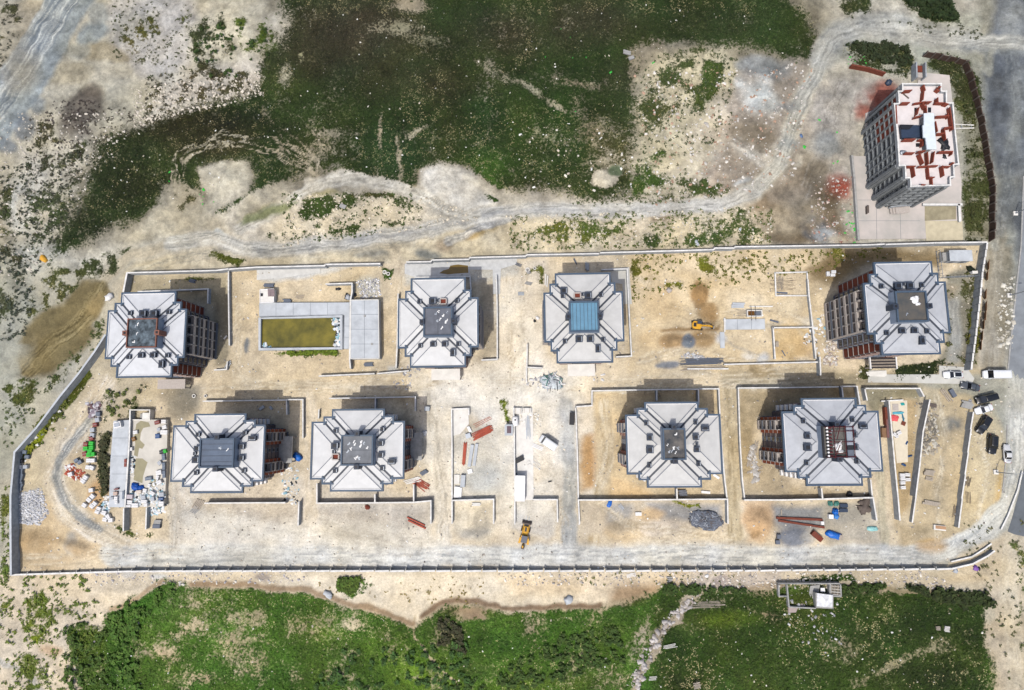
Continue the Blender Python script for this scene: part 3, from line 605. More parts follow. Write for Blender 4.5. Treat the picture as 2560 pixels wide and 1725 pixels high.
for a in [(440, 1420, 60, 26, .55, (200, 182, 146), -30), (380, 1500, 40, 60, .35, (196, 176, 140)), (560, 1400, 70, 20, .35, (180, 168, 130)), (560, 1480, 90, 60, .28, (176, 164, 126)), (700, 1410, 70, 30, .4, (170, 160, 120)), (800, 1420, 40, 24, .4, (210, 196, 164)), (760, 1470, 30, 40, .4, (200, 188, 150)), (480, 1540, 60, 20, .4, (190, 170, 136)),
          (1060, 1385, 70, 14, .6, (150, 126, 98)), (1080, 1400, 40, 16, .6, (140, 116, 94)), (1460, 1450, 26, 90, .45, (168, 160, 142), 25), (1540, 1410, 24, 20, .5, (160, 148, 132)), (1620, 1370, 60, 20, .5, (170, 158, 136)), (1930, 1490, 50, 20, .35, (140, 136, 110), -30), (2050, 1500, 130, 14, .55, (150, 144, 110), -25), (2140, 1470, 30, 30, .5, (150, 146, 116)), (1900, 1460, 60, 20, .35, (150, 140, 120)), (1740, 1400, 60, 10, .4, (170, 150, 120), 20), (1740, 1350, 40, 14, .4, (180, 160, 130))]:
    THIN(*a)
L([(942, 1400), (944, 1450), (990, 1510), (1040, 1560)], 5, (196, 178, 138), 4, .7)
L([(1600, 1340), (1555, 1360), (1545, 1400), (1500, 1440), (1495, 1480), (1450, 1530), (1440, 1590)], 14, (166, 158, 146), 12, .7)
GR([(770, 1318), (845, 1312), (850, 1335), (800, 1362), (768, 1342)], .85, (72, 92, 34), 5, .5, 3); GR([(1540, 1325), (1680, 1335), (1690, 1350), (1540, 1345)], .5, (62, 76, 38), 5, .9, 3)
GR([(150, 1430), (200, 1410), (235, 1440), (250, 1568), (150, 1568), (170, 1500)], .6, (66, 84, 36), 8, .9, 3.5, 40); GR([(0, 1340), (100, 1340), (140, 1400), (110, 1450), (0, 1420)], .28, (92, 100, 44), 10, 1.2, 3.5, 41); GR([(40, 1450), (100, 1440), (140, 1500), (100, 1480)], .55, (110, 116, 44), 6, 1, 3)
GR([(60, 1480), (130, 1540), (110, 1568), (20, 1568)], .4, (90, 96, 50), 8, 1, 3); GR([(1820, 1310), (1930, 1305), (1945, 1325), (1820, 1330)], .5, (54, 70, 30), 5, .8, 3)
GR([(0, 1120), (24, 1120), (24, 1330), (0, 1330)], .3, (90, 100, 48), 6, 1, 3)
# scrub west
GR([(-60, 380), (130, 440), (200, 420), (200, 480), (150, 520), (60, 560), (-60, 520)], .36, (66, 72, 52), 20, 1.1, 3, 50)
GR([(60, 430), (140, 430), (170, 500), (130, 560), (80, 520)], .36, (70, 78, 58), 12, 1, 2.0, 51)
GR([(120, 600), (200, 590), (240, 610), (200, 650), (140, 700), (70, 720), (60, 660)], .45, (70, 74, 46), 12, 1, 2.2, 52)
GR([(-60, 560), (110, 570), (60, 700), (-60, 740)], .18, (66, 70, 56), 16, 1.3, 3, 53); GR([(120, 770), (240, 720), (220, 800), (100, 900), (30, 1030), (0, 900)], .22, (70, 80, 44), 12, 1.1, 3, 54)
GR([(200, 590), (300, 560), (260, 620), (210, 640)], .5, (60, 66, 44), 8, .8, 3); GR([(380, 430), (440, 440), (470, 480), (400, 480)], .35, (80, 80, 58), 8, 1, 3); GR([(490, 480), (560, 450), (540, 470), (500, 490)], .9, (44, 58, 34), 5, .5, 3)
GR([(425, 60), (500, 20), (540, 110), (500, 190), (450, 180)], .55, (56, 60, 44), 10, 1, 3, 56); GR([(530, 40), (620, 30), (630, 110), (560, 120)], .42, (70, 88, 36), 8, 1.1, 3, 57); GR([(280, 40), (420, 20), (440, 50), (300, 120)], .18, (80, 84, 50), 10, 1.2, 2.5, 58)
GR([(280, 60), (340, 100), (330, 150), (280, 130)], .25, (84, 86, 60), 10, 1.2, 2.5); GR([(90, 280), (140, 260), (120, 310), (90, 330)], .6, (54, 56, 44), 8, 1, 3); GR([(-60, 0), (60, 0), (20, 100), (-60, 120)], .3, (70, 70, 54), 10, 1.1, 3)
GR([(330, 170), (560, 150), (580, 200), (400, 260), (330, 280)], .20, (74, 72, 58), 10, 1.3, 2.5, 59); GR([(50, 300), (220, 330), (200, 420), (60, 440)], .16, (60, 64, 50), 10, 1.3, 2.5, 60)
GR([(2290, 1230), (2330, 1230), (2330, 1568), (2322, 1568), (2318, 1300)], .3, (90, 96, 60), 8, 1, 3)
GR([(-900, -900), (-60, -900), (-60, 2600), (-900, 2600)], .4, (70, 78, 50), 60, 1, 6); GR([(2400, -900), (3400, -900), (3400, 2600), (2400, 2600)], .4, (70, 78, 50), 60, 1, 6)
GR([(-900, 1640), (3400, 1640), (3400, 2600), (-900, 2600)], .7, (64, 80, 42), 60, .6, 6); GR([(-900, -900), (3400, -900), (3400, -60), (-900, -60)], .7, (52, 60, 40), 60, .6, 6)

P([(-60, 560), (70, 570), (80, 700), (40, 760), (30, 900), (60, 960), (20, 1060), (-60, 1060)], (166, 167, 154), 30, .6, clear=False, patchy=.5)
P([(195, 640), (237, 640), (240, 682), (205, 720), (216, 752), (190, 795), (140, 828), (88, 855), (48, 855), (38, 822), (62, 742), (112, 702), (150, 692)], (128, 114, 78), 8, .85)
L([(228, 655), (208, 712), (160, 752), (100, 790), (60, 840)], 34, (140, 124, 84), 8, .8, .9, 7, light=(170, 154, 112), dark=(96, 84, 52)); E(222, 690, 14, 26, (164, 144, 100), .8, 20, 6)
P([(1885, 566), (2030, 562), (2120, 585), (2120, 600), (1990, 596), (1900, 640), (1850, 640), (1870, 600)], (140, 118, 80), 12, .7, clear=False)
L(TRK[5:], 30, (198, 196, 188), 7, .75, .9, 4, light=(224, 221, 212), dark=(150, 149, 143)); L(TRK[9:16], 10, (170, 172, 174), 6, .5)
L([(240, -160), (165, -30), (85, 90), (0, 220), (-60, 310)], 70, (160, 166, 170), 7, .5, 1.0, 8, light=(216, 218, 215), dark=(122, 131, 140))
L([(225, 925), (200, 960), (160, 1010), (134, 1050), (130, 1090), (148, 1140), (195, 1185), (230, 1205)], 18, (146, 150, 150), 7, .75, .6, 4, dark=(126, 130, 132))
L([(250, 1262), (500, 1260), (1000, 1266), (1500, 1264), (1900, 1262), (2060, 1260), (2160, 1246), (2240, 1205), (2290, 1150), (2312, 1060), (2316, 960)], 40, (214, 213, 207), 8, .3, .9, 6, light=(228, 228, 222), dark=(172, 175, 175))
for a_ in [(1620, 642, 60, 16, (206, 180, 134), .6, -8, 10), (1500, 690, 40, 40, (214, 188, 144), .6, 0, 12), (1700, 690, 50, 24, (230, 214, 184), .6, 0, 12), (1790, 700, 30, 22, (234, 220, 192), .6, 0, 10), (1640, 775, 14, 10, (196, 200, 206), .8, 0, 5), (1720, 740, 60, 6, (176, 170, 156), .6, 0, 4), (1690, 790, 40, 3, (170, 166, 156), .7, 20, 3), (1480, 770, 30, 26, (212, 184, 138), .6, 0, 10), (1560, 625, 30, 12, (216, 192, 150), .6, 0, 8), (2306, 300, 16, 60, (164, 168, 168), .5, 4, 10, .4), (2320, 200, 14, 50, (156, 160, 162), .5, 0, 10, .4), (2298, 60, 18, 40, (164, 168, 170), .6, 0, 10, .4)]: E(*a_)
L([(545, 520), (600, 490), (650, 458), (700, 430), (750, 412), (800, 405), (860, 414), (920, 430), (970, 452), (1020, 478), (1080, 490)], 24, (196, 192, 180), 7, .85, .8, 3, light=(222, 218, 206), dark=(150, 146, 134))
P([(548, 512), (600, 495), (650, 474), (676, 457), (640, 458), (590, 480), (555, 495)], (136, 142, 104), 4)
P([(1000, 860), (1280, 860), (1290, 940), (1260, 1180), (1175, 1180), (1165, 940), (1030, 930)], (247, 243, 234), 22, .55, clear=False); P([(420, 1170), (980, 1196), (1010, 1250), (420, 1250)], (234, 230, 220), 14, .5, clear=False)
VT(200, 510, 90, 60, (28, 38, 22), .7); VT(280, 400, 90, 70, (30, 38, 22), .7); VT(430, 290, 160, 50, (34, 36, 22), .7); VT(760, 90, 140, 90, (50, 46, 42), .6); VT(1150, 90, 150, 60, (46, 48, 38), .5)
# turned earth along the upper edge of the lower field, damp bands, stained patches
L([(250, 1382), (330, 1345), (372, 1322)], 10, (176, 150, 116), 5, .8); L([(440, 1322), (560, 1330), (700, 1342), (790, 1368), (880, 1394), (940, 1414)], 13, (160, 134, 104), 6, .9)
L([(960, 1400), (990, 1376), (1040, 1360), (1120, 1374), (1230, 1384), (1360, 1374)], 12, (132, 106, 82), 6, .9); L([(1660, 1340), (1780, 1332)], 12, (170, 150, 122), 6, .8); L([(1900, 1338), (2000, 1340), (2150, 1348), (2240, 1358)], 9, (150, 136, 106), 5, .8)
E(2000, 226, 50, 30, (160, 76, 58), .9, -32, 22, .7); E(1966, 252, 22, 12, (176, 100, 82), .8, -20, 10, .5); E(2010, 205, 22, 20, (186, 110, 92), .7, 0, 12, .5)
E(1907, 424, 30, 24, (164, 74, 56), .85, 0, 18, .7)
for a_ in [(1735, 230, 40, 30, (206, 212, 214), .7, 20, 12, .4), (1765, 160, 30, 20, (140, 146, 150), .7, 0, 12, .4), (1790, 240, 30, 12, (128, 132, 138), .7, -20, 8, .4), (1700, 300, 40, 24, (132, 120, 100), .7, 0, 12, .4), (1730, 320, 40, 30, (128, 116, 98), .7, 10, 12, .5), (1790, 325, 26, 16, (136, 142, 144), .7, 0, 8, .4), (1880, 330, 34, 30, (148, 154, 158), .7, 0, 10, .4),
          (1862, 400, 26, 40, (104, 92, 74), .7, 0, 12, .4), (1880, 455, 26, 22, (110, 98, 76), .7, 0, 12, .4), (1760, 500, 60, 30, (196, 182, 156), .6, 20, 14, .5), (1820, 480, 50, 30, (190, 176, 152), .5, 0, 12, .6), (1700, 180, 26, 16, (150, 136, 120), .6, 0, 10, .4), (1640, 300, 30, 50, (214, 204, 186), .6, 0, 14, .5), (1560, 400, 50, 30, (212, 204, 186), .6, 0, 14, .5),
          (40, 150, 50, 60, (172, 162, 142), .5, 0, 18, .5), (20, 60, 40, 40, (158, 146, 124), .6, 0, 16, .5), (160, 350, 60, 40, (206, 200, 186), .6, 0, 16, .5), (90, 360, 50, 30, (214, 206, 192), .5, 0, 16, .5), (50, 470, 40, 60, (206, 206, 202), .7, 0, 14, .5), (90, 580, 60, 30, (200, 202, 200), .6, 0, 14, .5), (30, 690, 60, 50, (168, 168, 158), .5, 0, 18, .5), (20, 780, 50, 60, (170, 172, 166), .6, 0, 18, .4), (120, 880, 60, 30, (196, 192, 178), .6, 0, 14, .5),
          (560, 170, 60, 40, (216, 206, 196), .6, -20, 14, .5), (430, 215, 70, 26, (208, 198, 188), .6, -10, 12, .5), (360, 140, 60, 40, (190, 186, 184), .7, 0, 16, .4), (300, 60, 50, 40, (176, 176, 172), .6, 0, 16, .4), (620, 90, 20, 60, (206, 200, 186), .6, 0, 12, .5)]:
    E(*a_, clear=False)
GR([(2150, 190), (2200, 200), (2225, 280), (2235, 350), (2250, 420), (2252, 540), (2200, 540), (2186, 440), (2190, 330), (2180, 250)], .58, (66, 70, 44), 10, .6, 3.5, 70)
GR([(2110, 128), (2196, 140), (2215, 200), (2225, 260), (2185, 230), (2150, 165), (2112, 150)], .72, (54, 60, 38), 6, .4, 3.5, 71)
P([(2170, 200), (2215, 200), (2240, 330), (2256, 420), (2256, 545), (2196, 545), (2190, 330)], (150, 144, 118), 8, .7, clear=False)
for a_ in [(1588, 668, 20, 27, (168, 134, 88), .9, 0, 6), (1610, 712, 22, 22, (172, 138, 90), .8, 0, 8), (1530, 778, 34, 18, (178, 146, 102), .8, 0, 6), (1594, 775, 30, 18, (176, 144, 98), .8, 0, 6), (1562, 780, 15, 17, (118, 128, 140), .95, 0, 3), (1338, 1050, 14, 60, (190, 146, 90), .8, 0, 10, .3), (1800, 790, 40, 26, (218, 184, 126), .7, 0, 12, .3), (1440, 1125, 50, 10, (224, 190, 138), .7, 0, 6), (1720, 1182, 34, 30, (208, 172, 128), .8, 0, 8), (2120, 1238, 34, 14, (196, 158, 100), .7, 0, 8),
           (120, 1240, 80, 26, (180, 152, 110), .6, 5, 12, .4), (820, 1220, 60, 14, (170, 164, 150), .5, 6, 12, .4), (600, 1175, 60, 14, (186, 176, 160), .5, 4, 12, .4), (1060, 880, 60, 16, (248, 242, 232), .6, 0, 14), (1200, 780, 26, 60, (248, 240, 224), .7, 0, 16), (1160, 700, 26, 50, (244, 234, 214), .6, 0, 14)]:
    E(*a_, clear=False)
# bulk mottling of bare soil: dampness, fines and stones
N2 = fbm(X1, Y1, 2.0, 14, 3)
rid = 1 - np.abs(fbm(X1 + 3 * W1, Y1 + 3 * W2, 6, 16, 4) - .5) * 2          # thin wandering lines: runnels and tracks
strk = vnoise(X1 * .35 + W1, Y1 * 2.2, 1.6, 18)
mot = 1 + (N12 - .5) * .42 + (N4 - .5) * .36 + (N2 - .5) * .30 + (N1 - .5) * .24 - np.clip(rid - .90, 0, 1) * 1.6 * (N12 > .45) + (strk - .5) * .06
wild = np.clip(-polydist(PXc, PYc, SITE) / 10, 0, 1) * (PYc < 620)
for q_, w_ in ((TRK[3:], 36), ([(240, -160), (165, -30), (85, 90), (0, 220), (-60, 310)], 70)):
    i, m, _, _ = stroke(q_, w_, 8); wild[i] *= 1 - m
mot = mot * (1 + wild * ((fbm(X1, Y1, .9, 19, 2) - .5) * .55 + (N4 - .5) * .35))
soil *= mot[:, None]
warm = (fbm(X1, Y1, 7, 70, 3) - .5)
soil[:, 2] *= 1 - warm * .22; soil[:, 0] *= 1 + warm * .10
veg *= (1 + (N12 - .5) * .7 + (N4 - .5) * .6)[:, None]
veg[:, 0] *= 1.02 + (fbm(X1, Y1, 10, 72, 3) - .5) * .5

# relief
for a in [(1590, 665, 24, 30, 1.3), (1530, 778, 36, 20, .9), (1594, 775, 32, 20, 1.1), (1562, 780, 17, 18, .8), (1720, 1182, 40, 36, 1.6), (1420, 1205, 60, 26, .8), (85, 1230, 60, 36, 1.0), (170, 1245, 60, 22, 1.1, 15), (1080, 530, 34, 16, .8), (1378, 408, 34, 26, 1.2), (515, 415, 62, 50, 1.6), (1740, 1190, 20, 20, .6), (75, 1150, 34, 34, .5), (1075, 1215, 46, 16, .5), (1805, 1216, 44, 26, .7)]:
    H(*a)
inframe_out = np.clip(-polydist(PXc, PYc, [(280, 600), (2260, 540), (2340, 400), (2420, 400), (2420, 1250), (2240, 1310), (20, 1320), (20, 1030), (235, 750)]) / 25, 0, 1)
tw = np.clip(-polydist(PXc, PYc, [(1900, 130), (2240, 130), (2280, 560), (1900, 560)]) / 20, 0, 1)
road_off = np.clip((2205 - PXc) / 25, 0, 1) + np.clip((PYc - 1400) / 40, 0, 1) * (PXc < 2600)
relief += inframe_out * tw * np.clip(road_off, 0, 1) * ((N12 - .5) * 2.4 + (N4 - .5) * .9 + (N1 - .5) * .25)
relief += (N1 - .5) * .05
relief -= .03
lum_ = soil.mean(1, keepdims=True); soil = lum_ + (soil - lum_) * .90
soil[:, 2] *= .97; veg[:, 1] *= 1.04; veg[:, 2] *= .74; veg *= (1 + .14 * (PYc > 1290))[:, None]; veg[PYc > 1290, 1] *= 1.05; veg[PYc > 1290, 0] *= 1.0; veg[PYc > 1290, 1] *= 1.06; veg[(PYc > 1290) & (PXc > 1520)] *= .84
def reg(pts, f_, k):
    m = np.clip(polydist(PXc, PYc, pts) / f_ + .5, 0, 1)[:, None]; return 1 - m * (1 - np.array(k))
soil *= reg([(-900, -900), (640, -900), (620, 200), (640, 420), (400, 560), (260, 640), (230, 780), (20, 1100), (20, 1300), (-900, 1300)], 90, (.86, .88, .87))  # western soil darkened: lens edge falloff painted into its colour
soil *= reg([(1640, 60), (1860, -900), (3400, -900), (3400, 900), (2300, 860), (2240, 552), (1760, 556), (1700, 300)], 90, (.80, .82, .82)); soil *= reg([(1900, 1296), (3400, 1100), (3400, 2600), (1900, 2600)], 90, (.90, .90, .88))  # same edge falloff painted into the north-east and south-east soil
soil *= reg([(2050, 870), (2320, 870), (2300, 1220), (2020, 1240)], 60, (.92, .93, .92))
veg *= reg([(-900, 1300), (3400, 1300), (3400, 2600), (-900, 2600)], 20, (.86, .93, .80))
soil = np.clip(soil, .004, .62); veg = np.clip(veg, .004, .4); cov = np.clip(cov, 0, 1)

me = bpy.data.meshes.new('ground')
ny, nx = XX.shape
me.vertices.add(NB); me.vertices.foreach_set('co', np.stack([X1, Y1, relief], -1).ravel().astype(np.float32))
idx = np.arange(NB).reshape(ny, nx)
q = np.stack([idx[:-1, :-1], idx[:-1, 1:], idx[1:, 1:], idx[1:, :-1]], -1).reshape(-1, 4)
me.loops.add(q.size); me.polygons.add(len(q))
me.loops.foreach_set('vertex_index', q.ravel().astype(np.int32))
me.polygons.foreach_set('loop_start', (np.arange(len(q)) * 4).astype(np.int32))
me.polygons.foreach_set('loop_total', np.full(len(q), 4, np.int32))
me.update(calc_edges=True)
def cattr(m, name, arr):
    a = m.attributes.new(name, 'FLOAT_COLOR', 'POINT')
    a.data.foreach_set('color', np.concatenate([arr, np.ones((len(arr), 1))], 1).ravel().astype(np.float32))
cattr(me, 'soil', soil); cattr(me, 'veg', veg)
a = me.attributes.new('cover', 'FLOAT', 'POINT'); a.data.foreach_set('value', cov.astype(np.float32))
me.shade_smooth()

gm = bpy.data.materials.new('ground_mat'); gm.use_nodes = True
n = gm.node_tree.nodes; l = gm.node_tree.links; pb = n['Principled BSDF']
pb.inputs['Roughness'].default_value = .95; pb.inputs['Specular IOR Level'].default_value = .15
geo = n.new('ShaderNodeNewGeometry')
def attr(nm):
    x = n.new('ShaderNodeAttribute'); x.attribute_name = nm; return x
def noise(sc_, det=4, ro=.6):
    x = n.new('ShaderNodeTexNoise'); x.inputs['Scale'].default_value = sc_; x.inputs['Detail'].default_value = det; x.inputs['Roughness'].default_value = ro
    l.new(geo.outputs['Position'], x.inputs['Vector']); return x
def math_(op, a_, b_, c_=None):
    x = n.new('ShaderNodeMath'); x.operation = op
    for k, vv in enumerate((a_, b_, c_)):
        if vv is None: continue
        if isinstance(vv, (int, float)): x.inputs[k].default_value = vv
        else: l.new(vv, x.inputs[k])
    return x.outputs[0]
def ramp(src, p0, p1, c0, c1):
    x = n.new('ShaderNodeMapRange'); l.new(src, x.inputs[0]); x.inputs[1].default_value = p0; x.inputs[2].default_value = p1; x.inputs[3].default_value = c0; x.inputs[4].default_value = c1; return x.outputs[0]
aS, aV, aC = attr('soil'), attr('veg'), attr('cover')
nf = noise(1.7, 5, .7); nm_ = noise(.55, 5, .65); nh = noise(5.0, 3, .6)
thr = math_('ADD', math_('MULTIPLY', nf.outputs[0], .7), math_('MULTIPLY', nm_.outputs[0], .5))       # ~0.25..0.95
f = ramp(math_('SUBTRACT', aC.outputs['Fac'], math_('SUBTRACT', math_('MULTIPLY', thr, 2.2), .80)), -.16, .20, 0, 1)
def scale_col(src, fac):
    x = n.new('ShaderNodeVectorMath'); x.operation = 'SCALE'; l.new(src, x.inputs[0]); l.new(fac, x.inputs['Scale']); return x.outputs[0]
sc1 = scale_col(aS.outputs['Color'], ramp(nf.outputs[0], .28, .72, .76, 1.2))
sc1 = scale_col(sc1, ramp(nh.outputs[0], .25, .75, .80, 1.15))
# pebbles
vor = n.new('ShaderNodeTexVoronoi'); vor.inputs['Scale'].default_value = 1.5; l.new(geo.outputs['Position'], vor.inputs['Vector'])
vv1 = scale_col(aV.outputs['Color'], ramp(nf.outputs[0], .3, .72, .45, 1.75))
vv1 = scale_col(vv1, ramp(nh.outputs[0], .25, .75, .65, 1.4))
ns = noise(1.25, 7, .72); nc = noise(.11, 3, .6)
st_ = math_('MULTIPLY', ramp(ns.outputs[0], .53, .64, 0, 1), ramp(nc.outputs[0], .40, .66, .10, .95))
mstr = n.new('ShaderNodeMix'); mstr.data_type = 'RGBA'; l.new(st_, mstr.inputs[0]); l.new(vv1, mstr.inputs[6])
sadd = n.new('ShaderNodeVectorMath'); sadd.operation = 'MULTIPLY_ADD'; l.new(aV.outputs['Color'], sadd.inputs[0]); sadd.inputs[1].default_value = (2.6, 2.2, 2.6); sadd.inputs[2].default_value = (.05, .045, .028); l.new(sadd.outputs[0], mstr.inputs[7])
vv1 = mstr.outputs[2]
mx = n.new('ShaderNodeMix'); mx.data_type = 'RGBA'; l.new(f, mx.inputs[0]); l.new(sc1, mx.inputs[6]); l.new(vv1, mx.inputs[7])
l.new(mx.outputs[2], pb.inputs['Base Color'])
bp = n.new('ShaderNodeBump'); bp.inputs['Strength'].default_value = .55; bp.inputs['Distance'].default_value = .35
hh = math_('ADD', math_('MULTIPLY', nf.outputs[0], .9), math_('MULTIPLY', f, math_('MULTIPLY', nh.outputs[0], .9)))
l.new(hh, bp.inputs['Height']); l.new(bp.outputs['Normal'], pb.inputs['Normal'])
me.materials.append(gm)
go = bpy.data.objects.new('ground', me); COL.objects.link(go); tag(go, kind='structure')

def gz(x, y):
    """terrain height at a world point"""
    i = int(np.clip(np.searchsorted(GX, x), 0, nx - 1)); j = int(np.clip(np.searchsorted(GY, y), 0, ny - 1))
    return float(relief[j * nx + i])
def gidx(x, y):
    i = np.clip(np.searchsorted(GX, x), 0, nx - 1); j = np.clip(np.searchsorted(GY, y), 0, ny - 1)
    return j * nx + i

# ------------------------------------------------------------------ grass and scrub as real tufts
NOGROW = []          # rectangles in px kept free (filled by the builders above the ground)
def cobject(name, co, tri, col, label=None):
    m = bpy.data.meshes.new(name); nv = len(co)
    m.vertices.add(nv); m.vertices.foreach_set('co', co.ravel().astype(np.float32))
    m.loops.add(tri.size); m.polygons.add(len(tri)); k = tri.shape[1]
    m.loops.foreach_set('vertex_index', tri.ravel().astype(np.int32))
    m.polygons.foreach_set('loop_start', (np.arange(len(tri)) * k).astype(np.int32)); m.polygons.foreach_set('loop_total', np.full(len(tri), k, np.int32))
    m.update(calc_edges=True); cattr(m, 'col', col)
    o = bpy.data.objects.new(name, m); COL.objects.link(o); tag(o, label, None, None, 'stuff'); return o
def attr_mat(name, rough=.8, trans=0):
    m = bpy.data.materials.new(name); m.use_nodes = True
    p = m.node_tree.nodes['Principled BSDF']; a_ = m.node_tree.nodes.new('ShaderNodeAttribute'); a_.attribute_name = 'col'
    m.node_tree.links.new(a_.outputs['Color'], p.inputs['Base Color']); p.inputs['Roughness'].default_value = rough; p.inputs['Specular IOR Level'].default_value = .2
    return m
leafm = attr_mat('leaf_mat'); stonem = attr_mat('stone_mat', .9)
def tufts(name, x, y, z, size, col, nleaf=5, flat=.55):
    n_ = len(x); r = NR
    cx = np.repeat(x, nleaf); cy = np.repeat(y, nleaf); cz = np.repeat(z, nleaf); s = np.repeat(size, nleaf)
    a = r.rand(n_ * nleaf) * 6.283; rad = r.rand(n_ * nleaf) ** .5 * s * .55
    px = cx + np.cos(a) * rad; py = cy + np.sin(a) * rad; h = s * (.15 + .5 * r.rand(n_ * nleaf)) * flat
    b = r.rand(n_ * nleaf) * 6.283; L_ = s * (.28 + .35 * r.rand(n_ * nleaf)); wd = L_ * (.4 + .3 * r.rand(n_ * nleaf)); tilt = (r.rand(n_ * nleaf) - .5) * 1.2
    ux, uy = np.cos(b), np.sin(b)
    co = np.empty((n_ * nleaf, 4, 3))
    for k, (u, v_) in enumerate(((-1, -.5), (1, -.7), (1.1, .6), (-.8, .6))):
        co[:, k, 0] = px + ux * L_ * u * .6 - uy * wd * v_ * .8
        co[:, k, 1] = py + uy * L_ * u * .6 + ux * wd * v_ * .8
        co[:, k, 2] = cz + h + tilt * L_ * u * .5 + (.12 * L_ * (k % 2))
    cc = np.repeat(col, nleaf, 0) * (.55 + .9 * r.rand(n_ * nleaf, 1))
    cc[:, 0:1] *= .9 + .3 * r.rand(len(cc), 1)
    col4 = np.repeat(cc, 4, 0)
    o = cobject(name, co.reshape(-1, 3), np.arange(n_ * nleaf * 4).reshape(-1, 4), np.clip(col4, 0, 1)); o.data.materials.append(leafm); return o
nC = 330000
tx = NR.uniform(-148, 146, nC); ty = NR.uniform(-80, 128, nC); ti = gidx(tx, ty)
tpx, tpy = to_px(tx, ty); vis = (tpx > -40) & (tpx < 2600) & (tpy > -40) & (tpy < 1765)
p_ = cov[ti]; noisep = fbm(tx, ty, 1.6, 101, 3)
keep = vis & (p_ > .1) & (NR.rand(nC) < np.clip((p_ - (noisep - .25) * .9) * 1.2, 0, .9))
k = np.nonzero(keep)[0]
k = k[:95000]
south = tpy[k] > 1400
for nm, sel in (('meadow_grass', k[tpy[k] > 1440]), ('field_grass', k[(tpy[k] <= 1440) & (tpy[k] < 700)]), ('weeds', k[(tpy[k] <= 1440) & (tpy[k] >= 700)])):
    ii = ti[sel]
    cl = np.clip((fbm(tx[sel], ty[sel], 14, 120, 3) - .40) * 4, .06, 1); fn = fbm(tx[sel], ty[sel], 1.5, 121, 3)
    dry = (fn > .60 - .10 * cl) & (NR.rand(len(sel)) < .85 * cl + .05)
    cc_ = veg[ii] * 1.12; k3 = 1.0 if nm != 'field_grass' else .62
    cc_[dry] = cc_[dry] * .8 + np.array(S(176, 168, 128)) * k3 * (.5 + .8 * NR.rand(int(dry.sum()), 1))
    tufts(nm, tx[sel], ty[sel], relief[ii], np.where(dry, .28, .3 + .5 * NR.rand(len(sel)) ** 2), cc_, 4, .5)
# small isolated bushes on the bare ground
def bush_points(pts, n_, smin, smax, col):
    out = []
    xs = [p[0] for p in pts]; ys = [p[1] for p in pts]
    bx = NR.uniform(min(xs), max(xs), n_ * 3); by = NR.uniform(min(ys), max(ys), n_ * 3)
    d = polydist(bx, by, pts); s_ = np.nonzero(d > 0)[0]
    dens = vnoise(bx[s_], by[s_], 30, 5); s_ = s_[dens > .28][:n_]
    for i in s_:
        g = G(bx[i] * 1.1, by[i] * 1.1); out.append((g.x, g.y, R.uniform(smin, smax), col))
    return out
bs = []
for pts, n_, a_, b_, c_ in [
    ([(0, 560), (110, 600), (60, 760), (0, 780)], 150, .4, 1.1, (52, 60, 48)), ([(0, 380), (200, 340), (200, 480), (60, 600), (0, 600)], 420, .3, 1.0, (56, 62, 46)),
    ([(240, 720), (230, 780), (60, 960), (10, 1040), (0, 860), (100, 860)], 330, .3, .8, (64, 78, 40)), ([(0, 1100), (22, 1100), (22, 1330), (0, 1330)], 60, .4, .9, (84, 100, 44)),
    ([(0, 1310), (200, 1310), (240, 1400), (150, 1568), (0, 1568)], 420, .3, 1.1, (84, 100, 40)), ([(250, 0), (440, 0), (440, 160), (260, 140)], 260, .25, .7, (66, 72, 44)),
    ([(60, 260), (330, 240), (330, 300), (210, 330), (180, 420), (60, 420)], 300, .25, .7, (66, 64, 54)), ([(330, 170), (580, 150), (580, 210), (400, 270), (330, 290)], 300, .25, .8, (70, 70, 56)),
    ([(640, 440), (960, 440), (960, 520), (640, 560)], 300, .3, .8, (62, 76, 38)), ([(1160, 490), (1760, 470), (1760, 555), (1160, 570)], 650, .3, .8, (74, 86, 44)),
    ([(1430, 580), (2040, 560), (1860, 620), (1560, 660), (1440, 690)], 330, .3, .85, (86, 90, 34)), ([(1300, 1300), (1700, 1300), (1700, 1330), (1300, 1330)], 60, .3, .7, (90, 96, 50)),
    ([(60, 1000), (190, 850), (210, 870), (90, 1020)], 60, .4, .9, (80, 92, 36)), ([(1440, 130), (1680, 120), (1660, 300), (1440, 440)], 420, .3, .8, (60, 70, 46)), ([(700, 1310), (1100, 1310), (1100, 1380), (700, 1350)], 70, .25, .6, (120, 110, 60)),
    ([(2150, 620), (2222, 610), (2218, 830), (2150, 830)], 90, .4, 1.0, (70, 74, 40)), ([(2160, 1180), (2330, 1180), (2330, 1560), (2300, 1560)], 90, .3, .9, (84, 88, 56)), ([(100, 230), (230, 230), (200, 340), (130, 340)], 200, .25, .6, (60, 55, 52)), ([(1240, 470), (1440, 440), (1560, 380), (1560, 460), (1300, 470)], 200, .3, .7, (70, 80, 52)),
    ([(30, 0), (0, 0), (0, 160), (60, 60)], 60, .3, .8, (60, 62, 50)), ([(2000, 50), (2230, 60), (2230, 90), (2000, 60)], 60, .3, .7, (70, 76, 56))]:
    bs += bush_points(pts, n_, a_, b_, c_)
bx = np.array([b[0] for b in bs]); by = np.array([b[1] for b in bs]); bsz = np.array([b[2] for b in bs]); bc = np.array([S(*b[3]) for b in bs])
tufts('scrub_bushes', bx, by, relief[gidx(bx, by)], bsz * 1.0, bc * 1.35, 6, .6)

